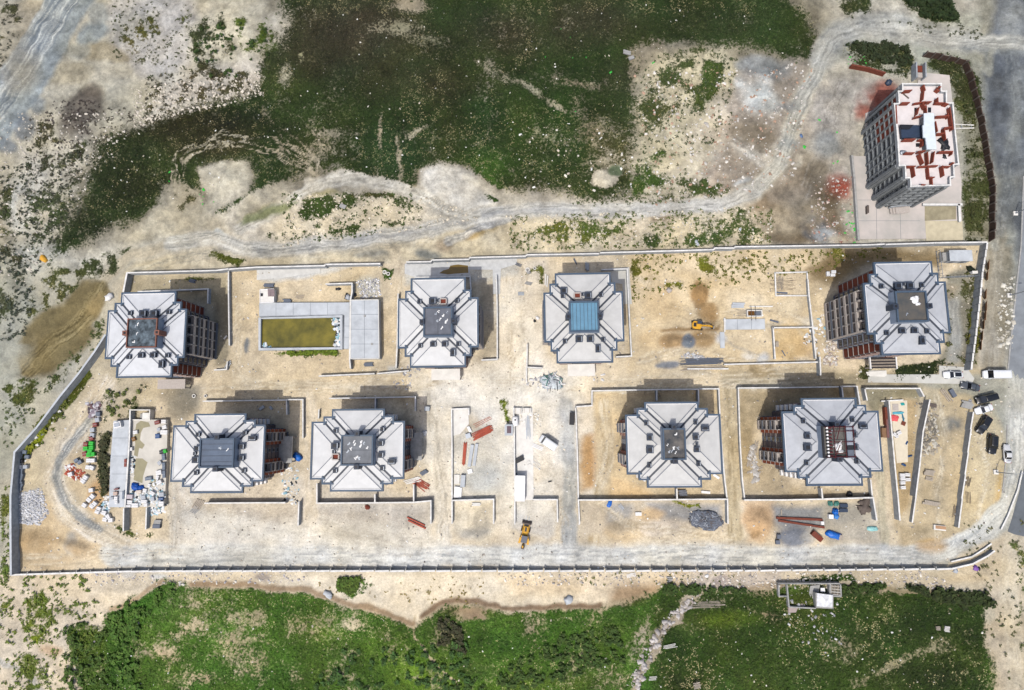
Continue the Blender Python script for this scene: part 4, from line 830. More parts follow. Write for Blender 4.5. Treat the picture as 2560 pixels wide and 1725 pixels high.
sb = []
for pts, n_, a_, b_, c_ in [([(245, 1392), (335, 1346), (375, 1322), (440, 1320), (400, 1350), (330, 1400), (310, 1470), (320, 1568), (235, 1568), (250, 1470)], 130, .6, 1.4, (70, 100, 38)), ([(150, 1425), (200, 1415), (245, 1440), (250, 1568), (150, 1568)], 80, .6, 1.3, (64, 88, 34)), ([(1150, 1520), (1250, 1450), (1400, 1420), (1420, 1500), (1200, 1568), (1000, 1568)], 150, .6, 1.4, (58, 80, 34)), ([(760, 1480), (1060, 1460), (1080, 1568), (700, 1568)], 110, .6, 1.3, (56, 84, 38)),
        ([(990, 1410), (1040, 1400), (1060, 1480), (1000, 1470)], 40, .7, 1.3, (58, 60, 40)), ([(1510, 1328), (1700, 1338), (1680, 1352), (1510, 1345)], 70, .7, 1.4, (52, 72, 30)), ([(770, 1316), (842, 1312), (848, 1334), (802, 1358), (770, 1342)], 120, .6, 1.3, (70, 92, 34)), ([(2060, 1332), (2240, 1350), (2255, 1372), (2180, 1378)], 110, .8, 1.6, (44, 56, 26)), ([(1900, 1330), (2010, 1330), (1990, 1350), (1900, 1350)], 60, .8, 1.5, (48, 66, 26)),
        ([(430, 60), (500, 50), (560, 60), (620, 60), (610, 130), (520, 190), (450, 160)], 60, .5, 1.1, (54, 74, 34)), ([(1915, 100), (1990, 92), (2060, 110), (2070, 150), (1990, 140)], 110, .7, 1.4, (44, 54, 32)), ([(2050, 0), (2160, 0), (2180, 48), (2090, 36)], 110, .8, 1.5, (38, 52, 26)), ([(2115, 130), (2200, 140), (2238, 320), (2255, 520), (2205, 520), (2190, 230)], 60, .5, 1.0, (54, 62, 32)), ([(240, 885), (318, 885), (322, 945), (245, 950)], 26, .5, 1.1, (84, 96, 48)), ([(228, 1000), (250, 985), (248, 1120), (232, 1120)], 60, .6, 1.2, (60, 64, 42)),
        ([(58, 1020), (100, 970), (110, 960), (92, 1010), (70, 1030)], 50, .6, 1.3, (116, 126, 34)), ([(100, 960), (190, 850), (200, 858), (125, 965)], 50, .5, 1.1, (84, 94, 40)), ([(626, 798), (770, 796), (768, 804), (630, 808)], 46, .5, 1.2, (92, 112, 34)), ([(2202, 705), (2224, 705), (2216, 800), (2200, 780)], 50, .6, 1.3, (84, 86, 34)), ([(870, 614), (888, 614), (886, 638), (874, 638)], 24, .5, 1.1, (58, 84, 32))]:
    sb += bush_points(pts, n_, a_, b_, c_)
bx = np.array([b[0] for b in sb]); by = np.array([b[1] for b in sb]); bsz = np.array([b[2] for b in sb]); bc = np.array([S(*b[3]) for b in sb])
tufts('shrub_belt', bx, by, relief[gidx(bx, by)], bsz, bc * 1.2, 16, 1.1)
# ------------------------------------------------------------------ loose stones and litter too many to count
CUBE = np.array([(-1, -1, 0), (1, -1, 0), (1, 1, 0), (-1, 1, 0), (-.7, -.8, 1), (.8, -.6, 1), (.6, .8, 1), (-.8, .6, 1)], float)
CF = np.array([(4, 5, 6, 7), (0, 1, 5, 4), (1, 2, 6, 5), (2, 3, 7, 6), (3, 0, 4, 7)])
def stones(name, x, y, z, s, col, squash=.6, elong=.6, m=None):
    n_ = len(x); a = NR.rand(n_) * 6.283; e = 1 + elong * NR.rand(n_) * 1.5
    j = CUBE[None] * (1 + (NR.rand(n_, 8, 3) - .5) * .5)
    jx = j[:, :, 0] * (s * .5 * e)[:, None]; jy = j[:, :, 1] * (s * .5)[:, None]; jz = j[:, :, 2] * (s * squash)[:, None]
    co = np.stack([x[:, None] + jx * np.cos(a)[:, None] - jy * np.sin(a)[:, None], y[:, None] + jx * np.sin(a)[:, None] + jy * np.cos(a)[:, None], z[:, None] + jz - .02], -1)
    f_ = (CF[None] + (np.arange(n_) * 8)[:, None, None]).reshape(-1, 4)
    o = cobject(name, co.reshape(-1, 3), f_, np.repeat(np.clip(col, 0, .85), 8, 0)); o.data.materials.append(m or stonem); return o
def scatter(pts, n_):
    xs = [p[0] for p in pts]; ys = [p[1] for p in pts]
    ax = NR.uniform(min(xs), max(xs), n_ * 4); ay = NR.uniform(min(ys), max(ys), n_ * 4)
    s_ = np.nonzero(polydist(ax, ay, pts) > 0)[0][:n_]
    p = np.array([tuple(G(ax[i] * 1.1, ay[i] * 1.1))[:2] for i in s_]).reshape(-1, 2)
    return p[:, 0], p[:, 1]
sx_, sy_, ss_, scol = [], [], [], []
def addst(pts, n_, a_, b_, cols):
    x, y = scatter(pts, n_); sx_.append(x); sy_.append(y); ss_.append(a_ + (b_ - a_) * NR.rand(len(x)) ** 2.5)
    c_ = np.array([S(*cols[NR.randint(len(cols))]) for _ in range(len(x))]).reshape(-1, 3); scol.append(c_ * (.8 + .4 * NR.rand(len(x), 1)))
WH = [(245, 245, 240), (230, 226, 214), (215, 206, 190)]; GRY = [(190, 190, 190), (160, 160, 165), (220, 220, 220)]
addst([(630, 0), (1800, 0), (1850, 120), (1440, 130), (1430, 440), (1000, 400), (640, 400)], 330, .07, .36, WH)
addst([(1180, 290), (1440, 290), (1440, 450), (1180, 430)], 110, .1, .55, WH)
addst([(220, 330), (620, 220), (640, 400), (350, 470), (120, 580)], 110, .1, .35, WH)
addst([(300, 200), (590, 160), (600, 215), (420, 262), (300, 290)], 800, .15, .55, [(222, 214, 200), (206, 198, 184)])
addst([(0, 260), (300, 250), (300, 300), (200, 420), (60, 640), (0, 640)], 700, .15, .55, [(214, 208, 196), (196, 190, 178)])
addst([(640, 440), (1000, 450), (1100, 500), (640, 560)], 600, .15, .5, [(226, 216, 196), (205, 196, 176)])
addst([(1440, 170), (1850, 140), (1800, 420), (1480, 470)], 900, .15, .6, [(226, 222, 214), (200, 196, 190), (180, 150, 130)])
addst([(1850, 400), (1940, 400), (1945, 552), (1840, 552)], 330, .12, .5, [(206, 190, 180), (200, 196, 190), (170, 130, 116), (150, 140, 130)])
addst([(1150, 490), (1750, 470), (1760, 560), (1150, 570)], 700, .15, .5, [(222, 212, 190), (206, 200, 186)])
addst(SITE, 5200, .06, .38, [(236, 226, 206), (206, 196, 178), (180, 172, 160), (150, 146, 140), (240, 240, 236)])
addst([(40, 1120), (95, 1110), (112, 1165), (90, 1195), (45, 1190)], 900, .12, .45, [(196, 198, 204), (220, 222, 226)])
addst([(1130, 1300), (2100, 1300), (2200, 1340), (1130, 1330)], 900, .12, .5, [(210, 200, 186), (180, 174, 170), (236, 230, 220)])
addst([(200, 1300), (700, 1300), (700, 1325), (200, 1330)], 300, .12, .5, [(220, 216, 206), (190, 186, 190)])
addst([(1500, 1340), (2250, 1350), (2260, 1568), (1430, 1568)], 130, .1, .4, WH)
addst([(260, 1400), (1450, 1400), (1430, 1568), (260, 1568)], 110, .1, .36, WH)
addst([(2265, 640), (2312, 620), (2300, 800), (2262, 780)], 150, .12, .8, [(222, 220, 210), (200, 196, 184)])
addst([(1880, 770), (1905, 760), (1905, 830), (1870, 830)], 200, .2, .6, [(226, 220, 212), (190, 176, 166)])
addst([(810, 640), (860, 630), (865, 675), (820, 680)], 260, .15, .5, GRY + [(240, 240, 244)])
addst([(1170, 930), (1230, 940), (1230, 970), (1180, 970)], 200, .12, .4, WH)
addst([(1580, 1350), (1600, 1350), (1530, 1420), (1480, 1500), (1450, 1568), (1420, 1568), (1460, 1480), (1520, 1400)], 420, .15, .95, [(186, 180, 176), (205, 200, 196), (160, 152, 146)])
addst([(170, 1420), (240, 1400), (250, 1560), (170, 1560)], 30, .1, .4, WH)
addst([(1790, 1340), (1900, 1335), (1910, 1460), (1850, 1500), (1780, 1400)], 90, .15, .55, GRY)
x = np.concatenate(sx_); y = np.concatenate(sy_)
ok = np.ones(len(x), bool)
stones('scattered_stones', x, y, relief[gidx(x, y)], np.concatenate(ss_), np.concatenate(scol))
# ================================================================== MATERIALS FOR BUILT THINGS
M_conc = mat('concrete', S(206, 208, 208), .9, .14, .8, bump=.2)
M_concw = mat('pale_concrete', S(236, 234, 228), .9, .10, .6, bump=.2)
M_concd = mat('weathered_concrete', S(168, 168, 166), .9, .2, .9, bump=.25)
M_concb = mat('bluish_concrete', S(196, 202, 208), .9, .17, .35, bump=.2, detail=9)
M_cope = mat('wall_coping', S(226, 226, 223), .85, .16, .9, rgb2=S(236, 235, 232))
M_wallf = mat('wall_face', S(170, 176, 182), .9, .24, .9, bump=.2, detail=8)
M_roof = mat('roof_membrane', S(218, 221, 225), .7, .07, .5)
M_roof2 = mat('roof_membrane_warm', S(212, 212, 210), .75, .08, .5)
M_trim = mat('slate_trim', S(74, 92, 112), .55, .12, 3)
M_trimd = mat('deck_seam_valley_shade', S(70, 76, 86), .6, .15, 3)  # deck seams, and the painted shadow lines of the roof valleys
M_slate = mat('slate_cladding', S(104, 112, 126), .7, .1, 2)
M_wallb = mat('mauve_render', S(120, 110, 110), .85, .1, 1)
M_redb = mat('red_brick_panel', S(124, 60, 44), .85, .16, 3)
M_orange = mat('orange_brick', S(160, 84, 56), .85, .15, 3)
M_glass = mat('window_glass', S(34, 42, 50), .15, .2, 1, spec=.6)
M_frame = mat('window_frame', S(190, 190, 188), .6, .05, 2)
M_balc = mat('balcony_concrete', S(190, 182, 176), .85, .1, 2)
M_white = mat('white_paint', S(248, 248, 248), .6, .04, 2)
M_dark = mat('black_plastic', S(36, 38, 44), .5, .2, 3)
M_chim = mat('chimney_cladding', S(52, 62, 78), .55, .15, 3)
M_steel = mat('galvanised_steel', S(176, 184, 194), .45, .1, 3, metal=.5)
M_rust = mat('rusty_steel', S(120, 62, 46), .8, .25, 2)
M_redp = mat('red_primer', S(176, 82, 60), .7, .2, 2)
M_wood = mat('weathered_timber', S(176, 166, 152), .85, .2, 3)
M_woodd = mat('dark_timber', S(104, 94, 88), .85, .25, 3)
M_blue = mat('blue_tarpaulin', S(30, 110, 205), .45, .25, 2.5)
M_navy = mat('navy_sheet', S(52, 66, 88), .5, .15, 2)
M_water = mat('murky_water', S(84, 84, 34), .2, .2, .22, spec=.4, detail=9, rgb2=S(126, 116, 44))
M_asph = mat('asphalt', S(138, 144, 150), .9, .2, .3, bump=.15, detail=8)
M_asphd = mat('dark_asphalt', S(88, 95, 106), .9, .28, .3, bump=.15, detail=8)

def VP(pts, z=0.0):
    return [G(p[0] * 1.1, p[1] * 1.1, z) for p in pts]

# ------------------------------------------------------------------ roads
def sheet(name, pts, z, m, kind='structure'):
    b = MB(); ps = [G(p[0] * 1.1, p[1] * 1.1, z) for p in pts]
    b.quad_mesh([(p.x, p.y, z) for p in ps], [tuple(range(len(ps)))[::-1]])
    bm_ = b.mesh(name, m)
    o = put(name, bm_); tag(o, kind=kind); return o
# ------------------------------------------------------------------ free-standing walls
def wall_run(b, p, q, w_, h, zb=-.3, over=0.0):
    p, q = Vector((p.x, p.y, 0)), Vector((q.x, q.y, 0)); d = q - p; L_ = d.length; a = math.atan2(d.y, d.x); m = (p + q) / 2
    b.box(m.x, m.y, zb, L_ + over, w_, h - zb, a)
def wall(pts, h, w_=.28, label='', name='retaining_wall', cat='wall', m=None, cope=None, group=None, zb=-.3, posts=0):
    """pts in source px: top line of the wall as seen"""
    ps = [G(x, y, h) for x, y in pts]
    t = thing(name, label, cat, (ps[0].x, ps[0].y, 0), 0, group)
    off = Vector((ps[0].x, ps[0].y, 0)); r = [p - off for p in ps]
    for k in range(len(r) - 1):
        b = MB(); wall_run(b, r[k], r[k + 1], w_, h - .06, zb, w_ * .9); b.build('wall_face', m or M_wallf, t)
        b = MB(); p, q = r[k], r[k + 1]; d = q - p; a = math.atan2(d.y, d.x); mm = (p + q) / 2
        b.box(mm.x, mm.y, h - .06, d.length + w_ * .9 + .06 + .004 * k, w_ + .07 + .003 * k, .06 + .003 * k, a); b.build('coping', cope or M_cope, t)
        if posts:
            nn = max(2, int(d.length / posts))
            for i in range(nn):
                c = p + d * ((i + .5) / nn); bb = MB(); bb.box(c.x, c.y, zb, .35, w_ + .3, h - zb + .12, a); bb.build('pier', M_conc, t)
    return t
V_ = lambda x, y: (x * 1.1, y * 1.1)
# perimeter: upper (north) wall in stepped lengths
def perimeter(segs, h, label, toward=None):
    """separate cast panels, each stepping a little"""
    P0 = G(segs[0][0], segs[0][1], h)
    t = thing('boundary_wall', label, 'wall', (P0.x, P0.y, 0)); off = Vector((P0.x, P0.y, 0))
    for k in range(len(segs) - 1):
        hh = h + (k % 3) * .12
        p = G(*segs[k], hh) - off; q = G(*segs[k + 1], hh) - off
        d = q - p; a = math.atan2(d.y, d.x); nn = max(1, int(round(d.length / 6.0)))
        for i in range(nn):
            c0 = p + d * (i / nn); c1 = p + d * ((i + 1) / nn); m_ = (c0 + c1) / 2; L_ = (c1 - c0).length - .03
            b = MB(); b.box(m_.x, m_.y, -.3, L_, .26, hh + .3 - .06 - .05 * (i % 2), a); o = b.build('wall_panel', M_wallf, t)
            b = MB(); b.box(m_.x, m_.y, hh - .055 - .05 * (i % 2), L_ + .02, .36, .06, a); b.build('coping', M_cope, o)
    return t
perimeter([(316, 682), (540, 676), (541, 676), (571, 672)], 2.4, 'pale concrete boundary wall along the top of the north-west yard')
perimeter([(571, 673), (640, 668), (812, 664), (813, 661), (951, 659)], 2.4, 'stepped concrete boundary wall above the pool yard')
perimeter([(1015, 655), (1078, 654), (1079, 650), (1173, 648), (1174, 644), (1315, 640), (1316, 637), (1498, 634)], 2.0, 'boundary wall above the two central apartment blocks')
perimeter([(1500, 632), (1785, 624), (1786, 620), (1836, 620), (1837, 617), (2178, 612), (2212, 610)], 2.2, 'long white-topped boundary wall below the dirt track')
perimeter([(2214, 611), (2336, 607), (2469, 605)], 2.6, 'tall grey boundary wall corner above the transformer hut')
wall([(317, 683), (308, 728)], 2.4, .4, 'short side wall at the north-west corner of the site')
wall([(262, 838), (235, 880), (195, 935), (150, 990), (90, 1070), (36, 1130), (26, 1240), (26, 1300), (27, 1436)], 2.6, .42, 'long bent grey boundary wall on the west side of the site', 'boundary_wall', m=M_wallf, cope=M_concb)
# south wall: precast panels with saw-tooth tops and piers
SW = [(27, 1437), (190, 1432), (330, 1428), (500, 1427), (900, 1427), (1400, 1427), (1900, 1426), (2140, 1424), (2380, 1422)]
P0 = G(27, 1437, 3); sw = thing('boundary_wall', 'very long sawtooth concrete boundary wall between the haul road and the green field', 'wall', (P0.x, P0.y, 0)); off = Vector((P0.x, P0.y, 0))
for k in range(len(SW) - 1):
    hh = .9 + .5 * min(1, k / 3)
    p = G(*SW[k], hh) - off; q = G(*SW[k + 1], hh) - off; d = q - p; nn = max(1, int(d.length / 3.6)); a = math.atan2(d.y, d.x)
    for i in range(nn):
        c0 = p + d * (i / nn); c1 = p + d * ((i + 1) / nn - .008); hA = hh + .3 if k > 1 else hh; hB = hh - .12 if k > 1 else hh - .05
        nrm = Vector((-math.sin(a), math.cos(a), 0)) * .15
        b = MB(); b.quad_mesh([(*(c0 - nrm).xy, -.5), (*(c1 - nrm).xy, -.5), (*(c1 + nrm).xy, -.5), (*(c0 + nrm).xy, -.5), (*(c0 - nrm).xy, hA), (*(c1 - nrm).xy, hB), (*(c1 + nrm).xy, hB), (*(c0 + nrm).xy, hA)],
                    [(3, 2, 1, 0), (4, 5, 6, 7), (0, 1, 5, 4), (1, 2, 6, 5), (2, 3, 7, 6), (3, 0, 4, 7)])
        pn = b.build('wall_panel', M_wallf, sw)
        b = MB(); b.quad_mesh([(*(c0 - nrm * 1.5).xy, hA + .004), (*(c1 - nrm * 1.5).xy, hB + .004), (*(c1 + nrm * 1.2).xy, hB + .004), (*(c0 + nrm * 1.2).xy, hA + .004), (*(c0 - nrm * 1.5).xy, hA + .06), (*(c1 - nrm * 1.5).xy, hB + .06), (*(c1 + nrm * 1.2).xy, hB + .06), (*(c0 + nrm * 1.2).xy, hA + .06)],
                    [(3, 2, 1, 0), (4, 5, 6, 7), (0, 1, 5, 4), (1, 2, 6, 5), (2, 3, 7, 6), (3, 0, 4, 7)]); b.build('coping', M_cope, pn)
        b = MB(); b.box(c0.x + nrm.x * 2.4, c0.y + nrm.y * 2.4, -.4, .22, .45, hA + .3, a); b.build('post', M_concd, sw)
# curve of the south wall at the east end
wall([(2380, 1422), (2432, 1410), (2470, 1390), (2486, 1378)], 1.2, .3, 'curved low wall end beside the lower right bend of the haul road', 'boundary_wall')
wall([(2380, 1404), (2430, 1392), (2462, 1372), (2478, 1360)], .5, .25, 'short curved concrete kerb inside the bend of the haul road', 'kerb_wall', 'kerb')
# east boundary wall with leaning boards
EW = [(2469, 606), (2457, 680), (2449, 760), (2440, 840), (2428, 925)]
P0 = G(*EW[0], 2.6); ew = thing('boundary_wall', 'slanting grey boundary wall on the east side with brown boards behind it', 'wall', (P0.x, P0.y, 0)); off = Vector((P0.x, P0.y, 0))
for k in range(4):
    p = G(*EW[k], 2.6) - off; q = G(*EW[k + 1], 2.6) - off; d = q - p; a = math.atan2(d.y, d.x)
    for i in range(4):
        c0 = p + d * (i / 4); c1 = p + d * ((i + 1) / 4 - .01); m_ = (c0 + c1) / 2
        b = MB(); b.box(m_.x, m_.y, -.3, (c1 - c0).length, .3, 2.85, a); pn = b.build('wall_panel', M_wallf, ew)
        b = MB(); b.box(m_.x, m_.y, 2.554, (c1 - c0).length - .1, .42, .08, a + .05); b.build('coping', M_cope, pn)
M_board = mat('brown_board', S(176, 134, 100), .8, .12, 1)
for i, (x, y) in enumerate([(2467, 662), (2464, 688), (2460, 735), (2461, 765), (2459, 788), (2455, 810), (2451, 838), (2448, 862)]):
    g = G(x, y, 1.2); t = thing('leaning_board', ['first', 'second', 'third', 'fourth', 'fifth', 'sixth', 'seventh', 'lowest'][i] + ' brown board from the top behind the east boundary wall', 'board', (g.x, g.y, 0), math.radians(82), 'brown boards leaning on the east wall')
    b = MB(); L_ = 1.35; b.quad_mesh([(-L_, 0, 2.2), (L_, -.1, 2.0), (L_ * .7, -1.0, .0), (-L_ * .8, -1.1, .0), (-L_, .06, 2.2), (L_, -.04, 2.0), (L_ * .7, -.94, .0), (-L_ * .8, -1.04, .0)], [(0, 1, 2, 3), (7, 6, 5, 4), (0, 4, 5, 1), (1, 5, 6, 2), (2, 6, 7, 3), (3, 7, 4, 0)])
    b.build('panel', M_board, t); b = MB(); b.tube((L_ * .8, 0, 1.9), (L_ * .8, -1.3, 0), .06); b.build('prop', M_woodd, t)
# rusty sheet fence on the far right
RF = [V_(2108, 118), V_(2160, 128), V_(2200, 138), V_(2214, 180), V_(2230, 240), V_(2242, 300), V_(2250, 350), V_(2262, 420), V_(2262, 480), V_(2261, 545)]
M_net = mat('brown_fence_sheet', S(74, 58, 50), .9, .25, 1.5)
P0 = G(*RF[0], 2.0); rf = thing('sheet_fence', 'dark brown sheet fence winding down beside the asphalt road at right', 'fence', (P0.x, P0.y, 0)); off = Vector((P0.x, P0.y, 0))
for k in range(len(RF) - 1):
    p = G(*RF[k], 2.0) - off; q = G(*RF[k + 1], 2.0) - off; d = q - p; a = math.atan2(d.y, d.x); nn = max(1, int(d.length / 2))
    for i in range(nn):
        c0 = p + d * (i / nn); c1 = p + d * ((i + 1) / nn); m_ = (c0 + c1) / 2
        nrm = Vector((-math.sin(a), math.cos(a), 0)) * (.1 if i % 2 else -.02)
        b = MB(); b.box(m_.x + nrm.x, m_.y + nrm.y, -.3, (c1 - c0).length, .32, 2.3 + .15 * math.sin(k * 3 + i * 2), a, .7); b.build('fence_sheet', M_net, rf)
        b = MB(); b.box(c0.x, c0.y, 0, .3, .5, 2.25, a); b.build('post', M_woodd, rf)
wall([V_(1937, 147), V_(1975, 154), V_(2012, 165)], 1.6, .35, 'short rusty brown fence above the debris yard', 'sheet_fence', 'fence', m=M_rust, cope=M_rust)

# compound walls
WALLS = [
 ([(571, 676), (571, 730), (573, 862)], 1.2, 'thin white-topped wall right of the north-west apartment block'),
 ([(345, 729), (520, 722), (519, 757)], 1.4, 'thin wall wrapped round the back of the north-west apartment block'),
 ([(536, 925), (566, 923), (568, 905)], 1.0, 'short kerb wall at the lower right foot of the north-west apartment block'),
 ([(798, 940), (935, 934)], 1.5, 'left white-topped wall above the lower middle road'),
 ([(944, 934), (1021, 927)], 1.3, 'right half of the wall above the lower middle road, left of a canopy'),
 ([(995, 735), (993, 860), (990, 918)], 1.6, 'thin wall along the left side of the second northern block'),
 ([(1038, 693), (1175, 691), (1178, 735)], 1.2, 'thin wall behind the roof of the second northern block'),
 ([(1241, 690), (1243, 780), (1243, 898), (1205, 900)], 1.4, 'right side wall of the second northern block bent at its foot'),
 ([(1318, 862), (1317, 918), (1355, 920)], 1.4, 'left side wall of the third northern block'),
 ([(1505, 674), (1568, 672), (1574, 800), (1579, 890), (1541, 892)], 1.5, 'tall bent wall on the right of the third northern block'),
 ([(1316, 920), (1316, 955)], .8, 'short stub wall below the third northern block'),
 ([(1940, 682), (2018, 680)], .4, 'upper kerb of the rectangular foundation pad'),
 ([(2020, 700), (2023, 740), (2030, 800), (2040, 895)], 1.1, 'thin wall left of the north-east apartment block'),
 ([(1938, 682), (1940, 738)], .4, 'left kerb of the rectangular foundation pad'),
 ([(2018, 681), (2020, 738)], .4, 'right kerb of the rectangular foundation pad'),
 ([(1940, 739), (2018, 739)], .35, 'lower kerb of the rectangular foundation pad'),
 ([(1812, 796), (1812, 828)], .4, 'short upright kerb at the left of the grey-blue foundation slab'),
 ([(1932, 819), (2032, 818)], 1.0, 'top wall of the square earth enclosure'),
 ([(1933, 818), (1938, 896)], 1.0, 'left wall of the square earth enclosure'),
 ([(1812, 911), (1930, 908), (2048, 905)], 1.0, 'long white-topped wall below the square earth enclosure'),
 ([(2050, 893), (2052, 937)], 2.0, 'short grey cross wall at the end of the long yard wall'),
 ([(1720, 922), (1820, 922)], .6, 'low block wall beside the steel bar heaps'),
 ([(508, 1003), (640, 1001), (716, 1000)], 1.5, 'wall above the south-west apartment block'),
 ([(716, 1000), (717, 1035)], 1.5, 'short cross wall right above the south-west apartment block'),
 ([(716, 999), (757, 999), (757, 1094)], 1.2, 'white bent wall right of the south-west apartment block'),
 ([(824, 996), (938, 994), (1038, 992), (1038, 1026)], 1.5, 'dark wall above the second southern block'),
 ([(938, 994), (938, 1020)], 1.5, 'cross wall above the roof of the second southern block'),
 ([(512, 1258), (640, 1257), (712, 1257)], 2.0, 'white-topped wall below the south-west apartment block'),
 ([(747, 1255), (745, 1313)], 1.7, 'tapering wall end right of the south-west forecourt'),
 ([(797, 1025), (796, 1045)], 1.0, 'tiny wall stub left of the second southern block'),
 ([(792, 1210), (792, 1258), (938, 1257), (1033, 1256), (1077, 1252), (1077, 1308)], 2.0, 'long wall under the second southern block with a bent right end'),
 ([(937, 1237), (937, 1256)], 2.0, 'cross wall under the second southern block'),
 ([(1034, 1213), (1034, 1254)], 1.8, 'short upright wall at the lower right of the second southern block'),
 ([(1130, 1250), (1130, 1140), (1129, 1023), (1172, 1021), (1172, 1036)], 1.0, 'long thin wall left of the pale storage yard'),
 ([(1130, 1308), (1130, 1251), (1234, 1248), (1234, 1308)], 1.6, 'wall round the lower left store court'),
 ([(1287, 1310), (1287, 1250), (1286, 1100), (1284, 1020)], 1.4, 'long upright wall down the middle of the storage yard'),
 ([(1333, 1249), (1393, 1249), (1394, 1304)], 1.6, 'wall of the court beside the backhoe loader'),
 ([(1439, 1017), (1480, 1014)], 1.2, 'short top wall of the narrow pale strip'),
 ([(1439, 1018), (1443, 1120), (1446, 1250), (1449, 1308)], 1.2, 'long thin wall right of the grey lane'),
 ([(1480, 1010), (1480, 977), (1640, 974), (1744, 973)], 1.8, 'wall above the third southern block'),
 ([(1642, 975), (1642, 1000)], 1.8, 'left cross wall above the third southern block'),
 ([(1746, 973), (1747, 1010)], 1.8, 'right cross wall above the third southern block'),
 ([(1750, 972), (1797, 972), (1803, 1100), (1812, 1200), (1818, 1248)], 1.5, 'long wall on the right of the third southern block'),
 ([(1446, 1250), (1580, 1250), (1693, 1249), (1819, 1248), (1820, 1308)], 2.0, 'long white-topped wall under the third southern block'),
 ([(1692, 1223), (1693, 1248)], 2.0, 'cross wall under the third southern block'),
 ([(1846, 970), (1960, 969), (2095, 967)], 2.0, 'wall above the south-east apartment block'),
 ([(1846, 970), (1850, 1100), (1856, 1200), (1862, 1250)], 1.2, 'upright wall left of the south-east apartment block'),
 ([(2103, 966), (2143, 966), (2150, 1010)], 1.4, 'small bent wall above the right end of the south-east block'),
 ([(2105, 967), (2108, 992)], 1.4, 'short cross wall at the upper right of the south-east block'),
 ([(2162, 971), (2300, 971), (2310, 990)], 1.8, 'wall across the top of the long narrow yard'),
 ([(2162, 971), (2168, 1000)], 1.8, 'short slanting wall at the left end of the long narrow yard'),
 ([(2205, 1003), (2257, 1000)], .6, 'top kerb of the tiled strip with the red sheet'),
 ([(2223, 1003), (2230, 1080), (2238, 1170), (2246, 1250), (2250, 1300)], 2.2, 'dark upright wall left of the tiled strip'),
 ([(2325, 1000), (2308, 1080), (2300, 1160), (2290, 1240)], 2.4, 'dark slanting wall in the middle of the eastern yard'),
 ([(2290, 1243), (2281, 1305)], 1.2, 'pale lower end of the slanting wall in the eastern yard'),
 ([(2434, 1031), (2427, 1072)], 2.0, 'topmost length of the stepped wall behind the black cars'),
 ([(2428, 1074), (2420, 1130)], 1.9, 'second length of the stepped wall behind the black cars'),
 ([(2421, 1132), (2413, 1185)], 1.8, 'third length of the stepped wall behind the black cars'),
 ([(2414, 1187), (2405, 1245)], 1.7, 'fourth length of the stepped wall behind the black cars'),
 ([(2406, 1247), (2397, 1318)], 1.6, 'lowest length of the stepped wall behind the black cars'),
 ([(1862, 1250), (1960, 1250), (2056, 1248), (2183, 1244), (2192, 1300)], 2.0, 'long white-topped wall under the south-east apartment block'),
 ([(2054, 1222), (2057, 1248)], 2.0, 'cross wall under the south-east apartment block'),
 ([(2177, 1200), (2181, 1240)], 1.4, 'short upright wall right of the south-east block'),
 ([(2504, 1322), (2520, 1290), (2545, 1225), (2556, 1180)], .5, 'dark curved kerb wall round the asphalt corner at lower right'),
 ([(309, 1272), (308, 1327)], 2.2, 'left wall of the ramp below the storage slab'),
 ([(366, 1270), (364, 1322)], 1.4, 'thin right wall of the ramp below the storage slab'),
]
for pts, h, lab in WALLS:
    wall(pts, h, .26, lab)
# transformer yard fence rails
for pts, h, lab in [([(2350, 625), (2358, 692)], 1.8, 'barred metal fence left of the transformer hut'), ([(2358, 692), (2448, 688)], 1.8, 'barred metal fence below the transformer hut')]:
    ps = [G(x, y, h) for x, y in pts]; t = thing('metal_fence', lab, 'fence', (ps[0].x, ps[0].y, 0)); o_ = Vector((ps[0].x, ps[0].y, 0))
    d = ps[1] - ps[0]; nn = int(d.length / .9)
    for zz in (.3, 1.7): b = MB(); b.beam((0, 0, zz), (d.x, d.y, zz), .08, .08); b.build('rail', M_steel, t)
    for i in range(nn + 1):
        b = MB(); c = d * (i / nn); b.box(c.x, c.y, 0, .12, .12, 1.85, math.atan2(d.y, d.x)); b.build('post', M_steel, t)

# ------------------------------------------------------------------ right-hand asphalt road
road = [(2262, -60), (2254, 90), (2244, 130), (2238, 240), (2248, 330), (2262, 400), (2272, 470), (2300, 560), (2322, 560), (2306, 700), (2297, 790), (2291, 852), (2600, 852), (2600, -60)]
sheet('carriageway', [(2328, 400), (2322, 560), (2306, 700), (2297, 790), (2291, 838), (2296, 846), (2302, 842), (2307, 856), (2313, 850), (2318, 862), (2324, 858), (2330, 866), (2600, 880), (2600, 400)], .012, M_asph)
sheet('road_corner', [(2290, 1208), (2300, 1178), (2316, 1120), (2328, 1060), (2420, 1060), (2420, 1240), (2304, 1214)], .016, mat('corner_asphalt', S(106, 112, 118), .9, .15, .5))
def kerb(pts, label, z=.12, w_=.35):
    ps = [G(x * 1.1, y * 1.1, z) for x, y in pts]; t = thing('kerb', label, 'kerb', (ps[0].x, ps[0].y, 0)); o_ = Vector((ps[0].x, ps[0].y, 0))
    for k in range(len(ps) - 1):
        d = ps[k + 1] - ps[k]; nn = max(1, int(d.length / 3)); a = math.atan2(d.y, d.x)
        for i in range(nn):
            c = ps[k] + d * ((i + .5) / nn) - o_; b = MB(); b.box(c.x, c.y, -.1, d.length / nn - .03, w_, .1 + z, a); b.build('kerbstone', M_concd, t)
kerb([(2327, 400), (2321, 560), (2312, 640), (2304, 715), (2296, 790), (2290, 852)], 'long white kerb on the left edge of the asphalt road')
kerb([(2290, 965), (2286, 1050), (2279, 1120)], 'thin kerb at the left edge of the pale road beside the black cars', .1, .25)
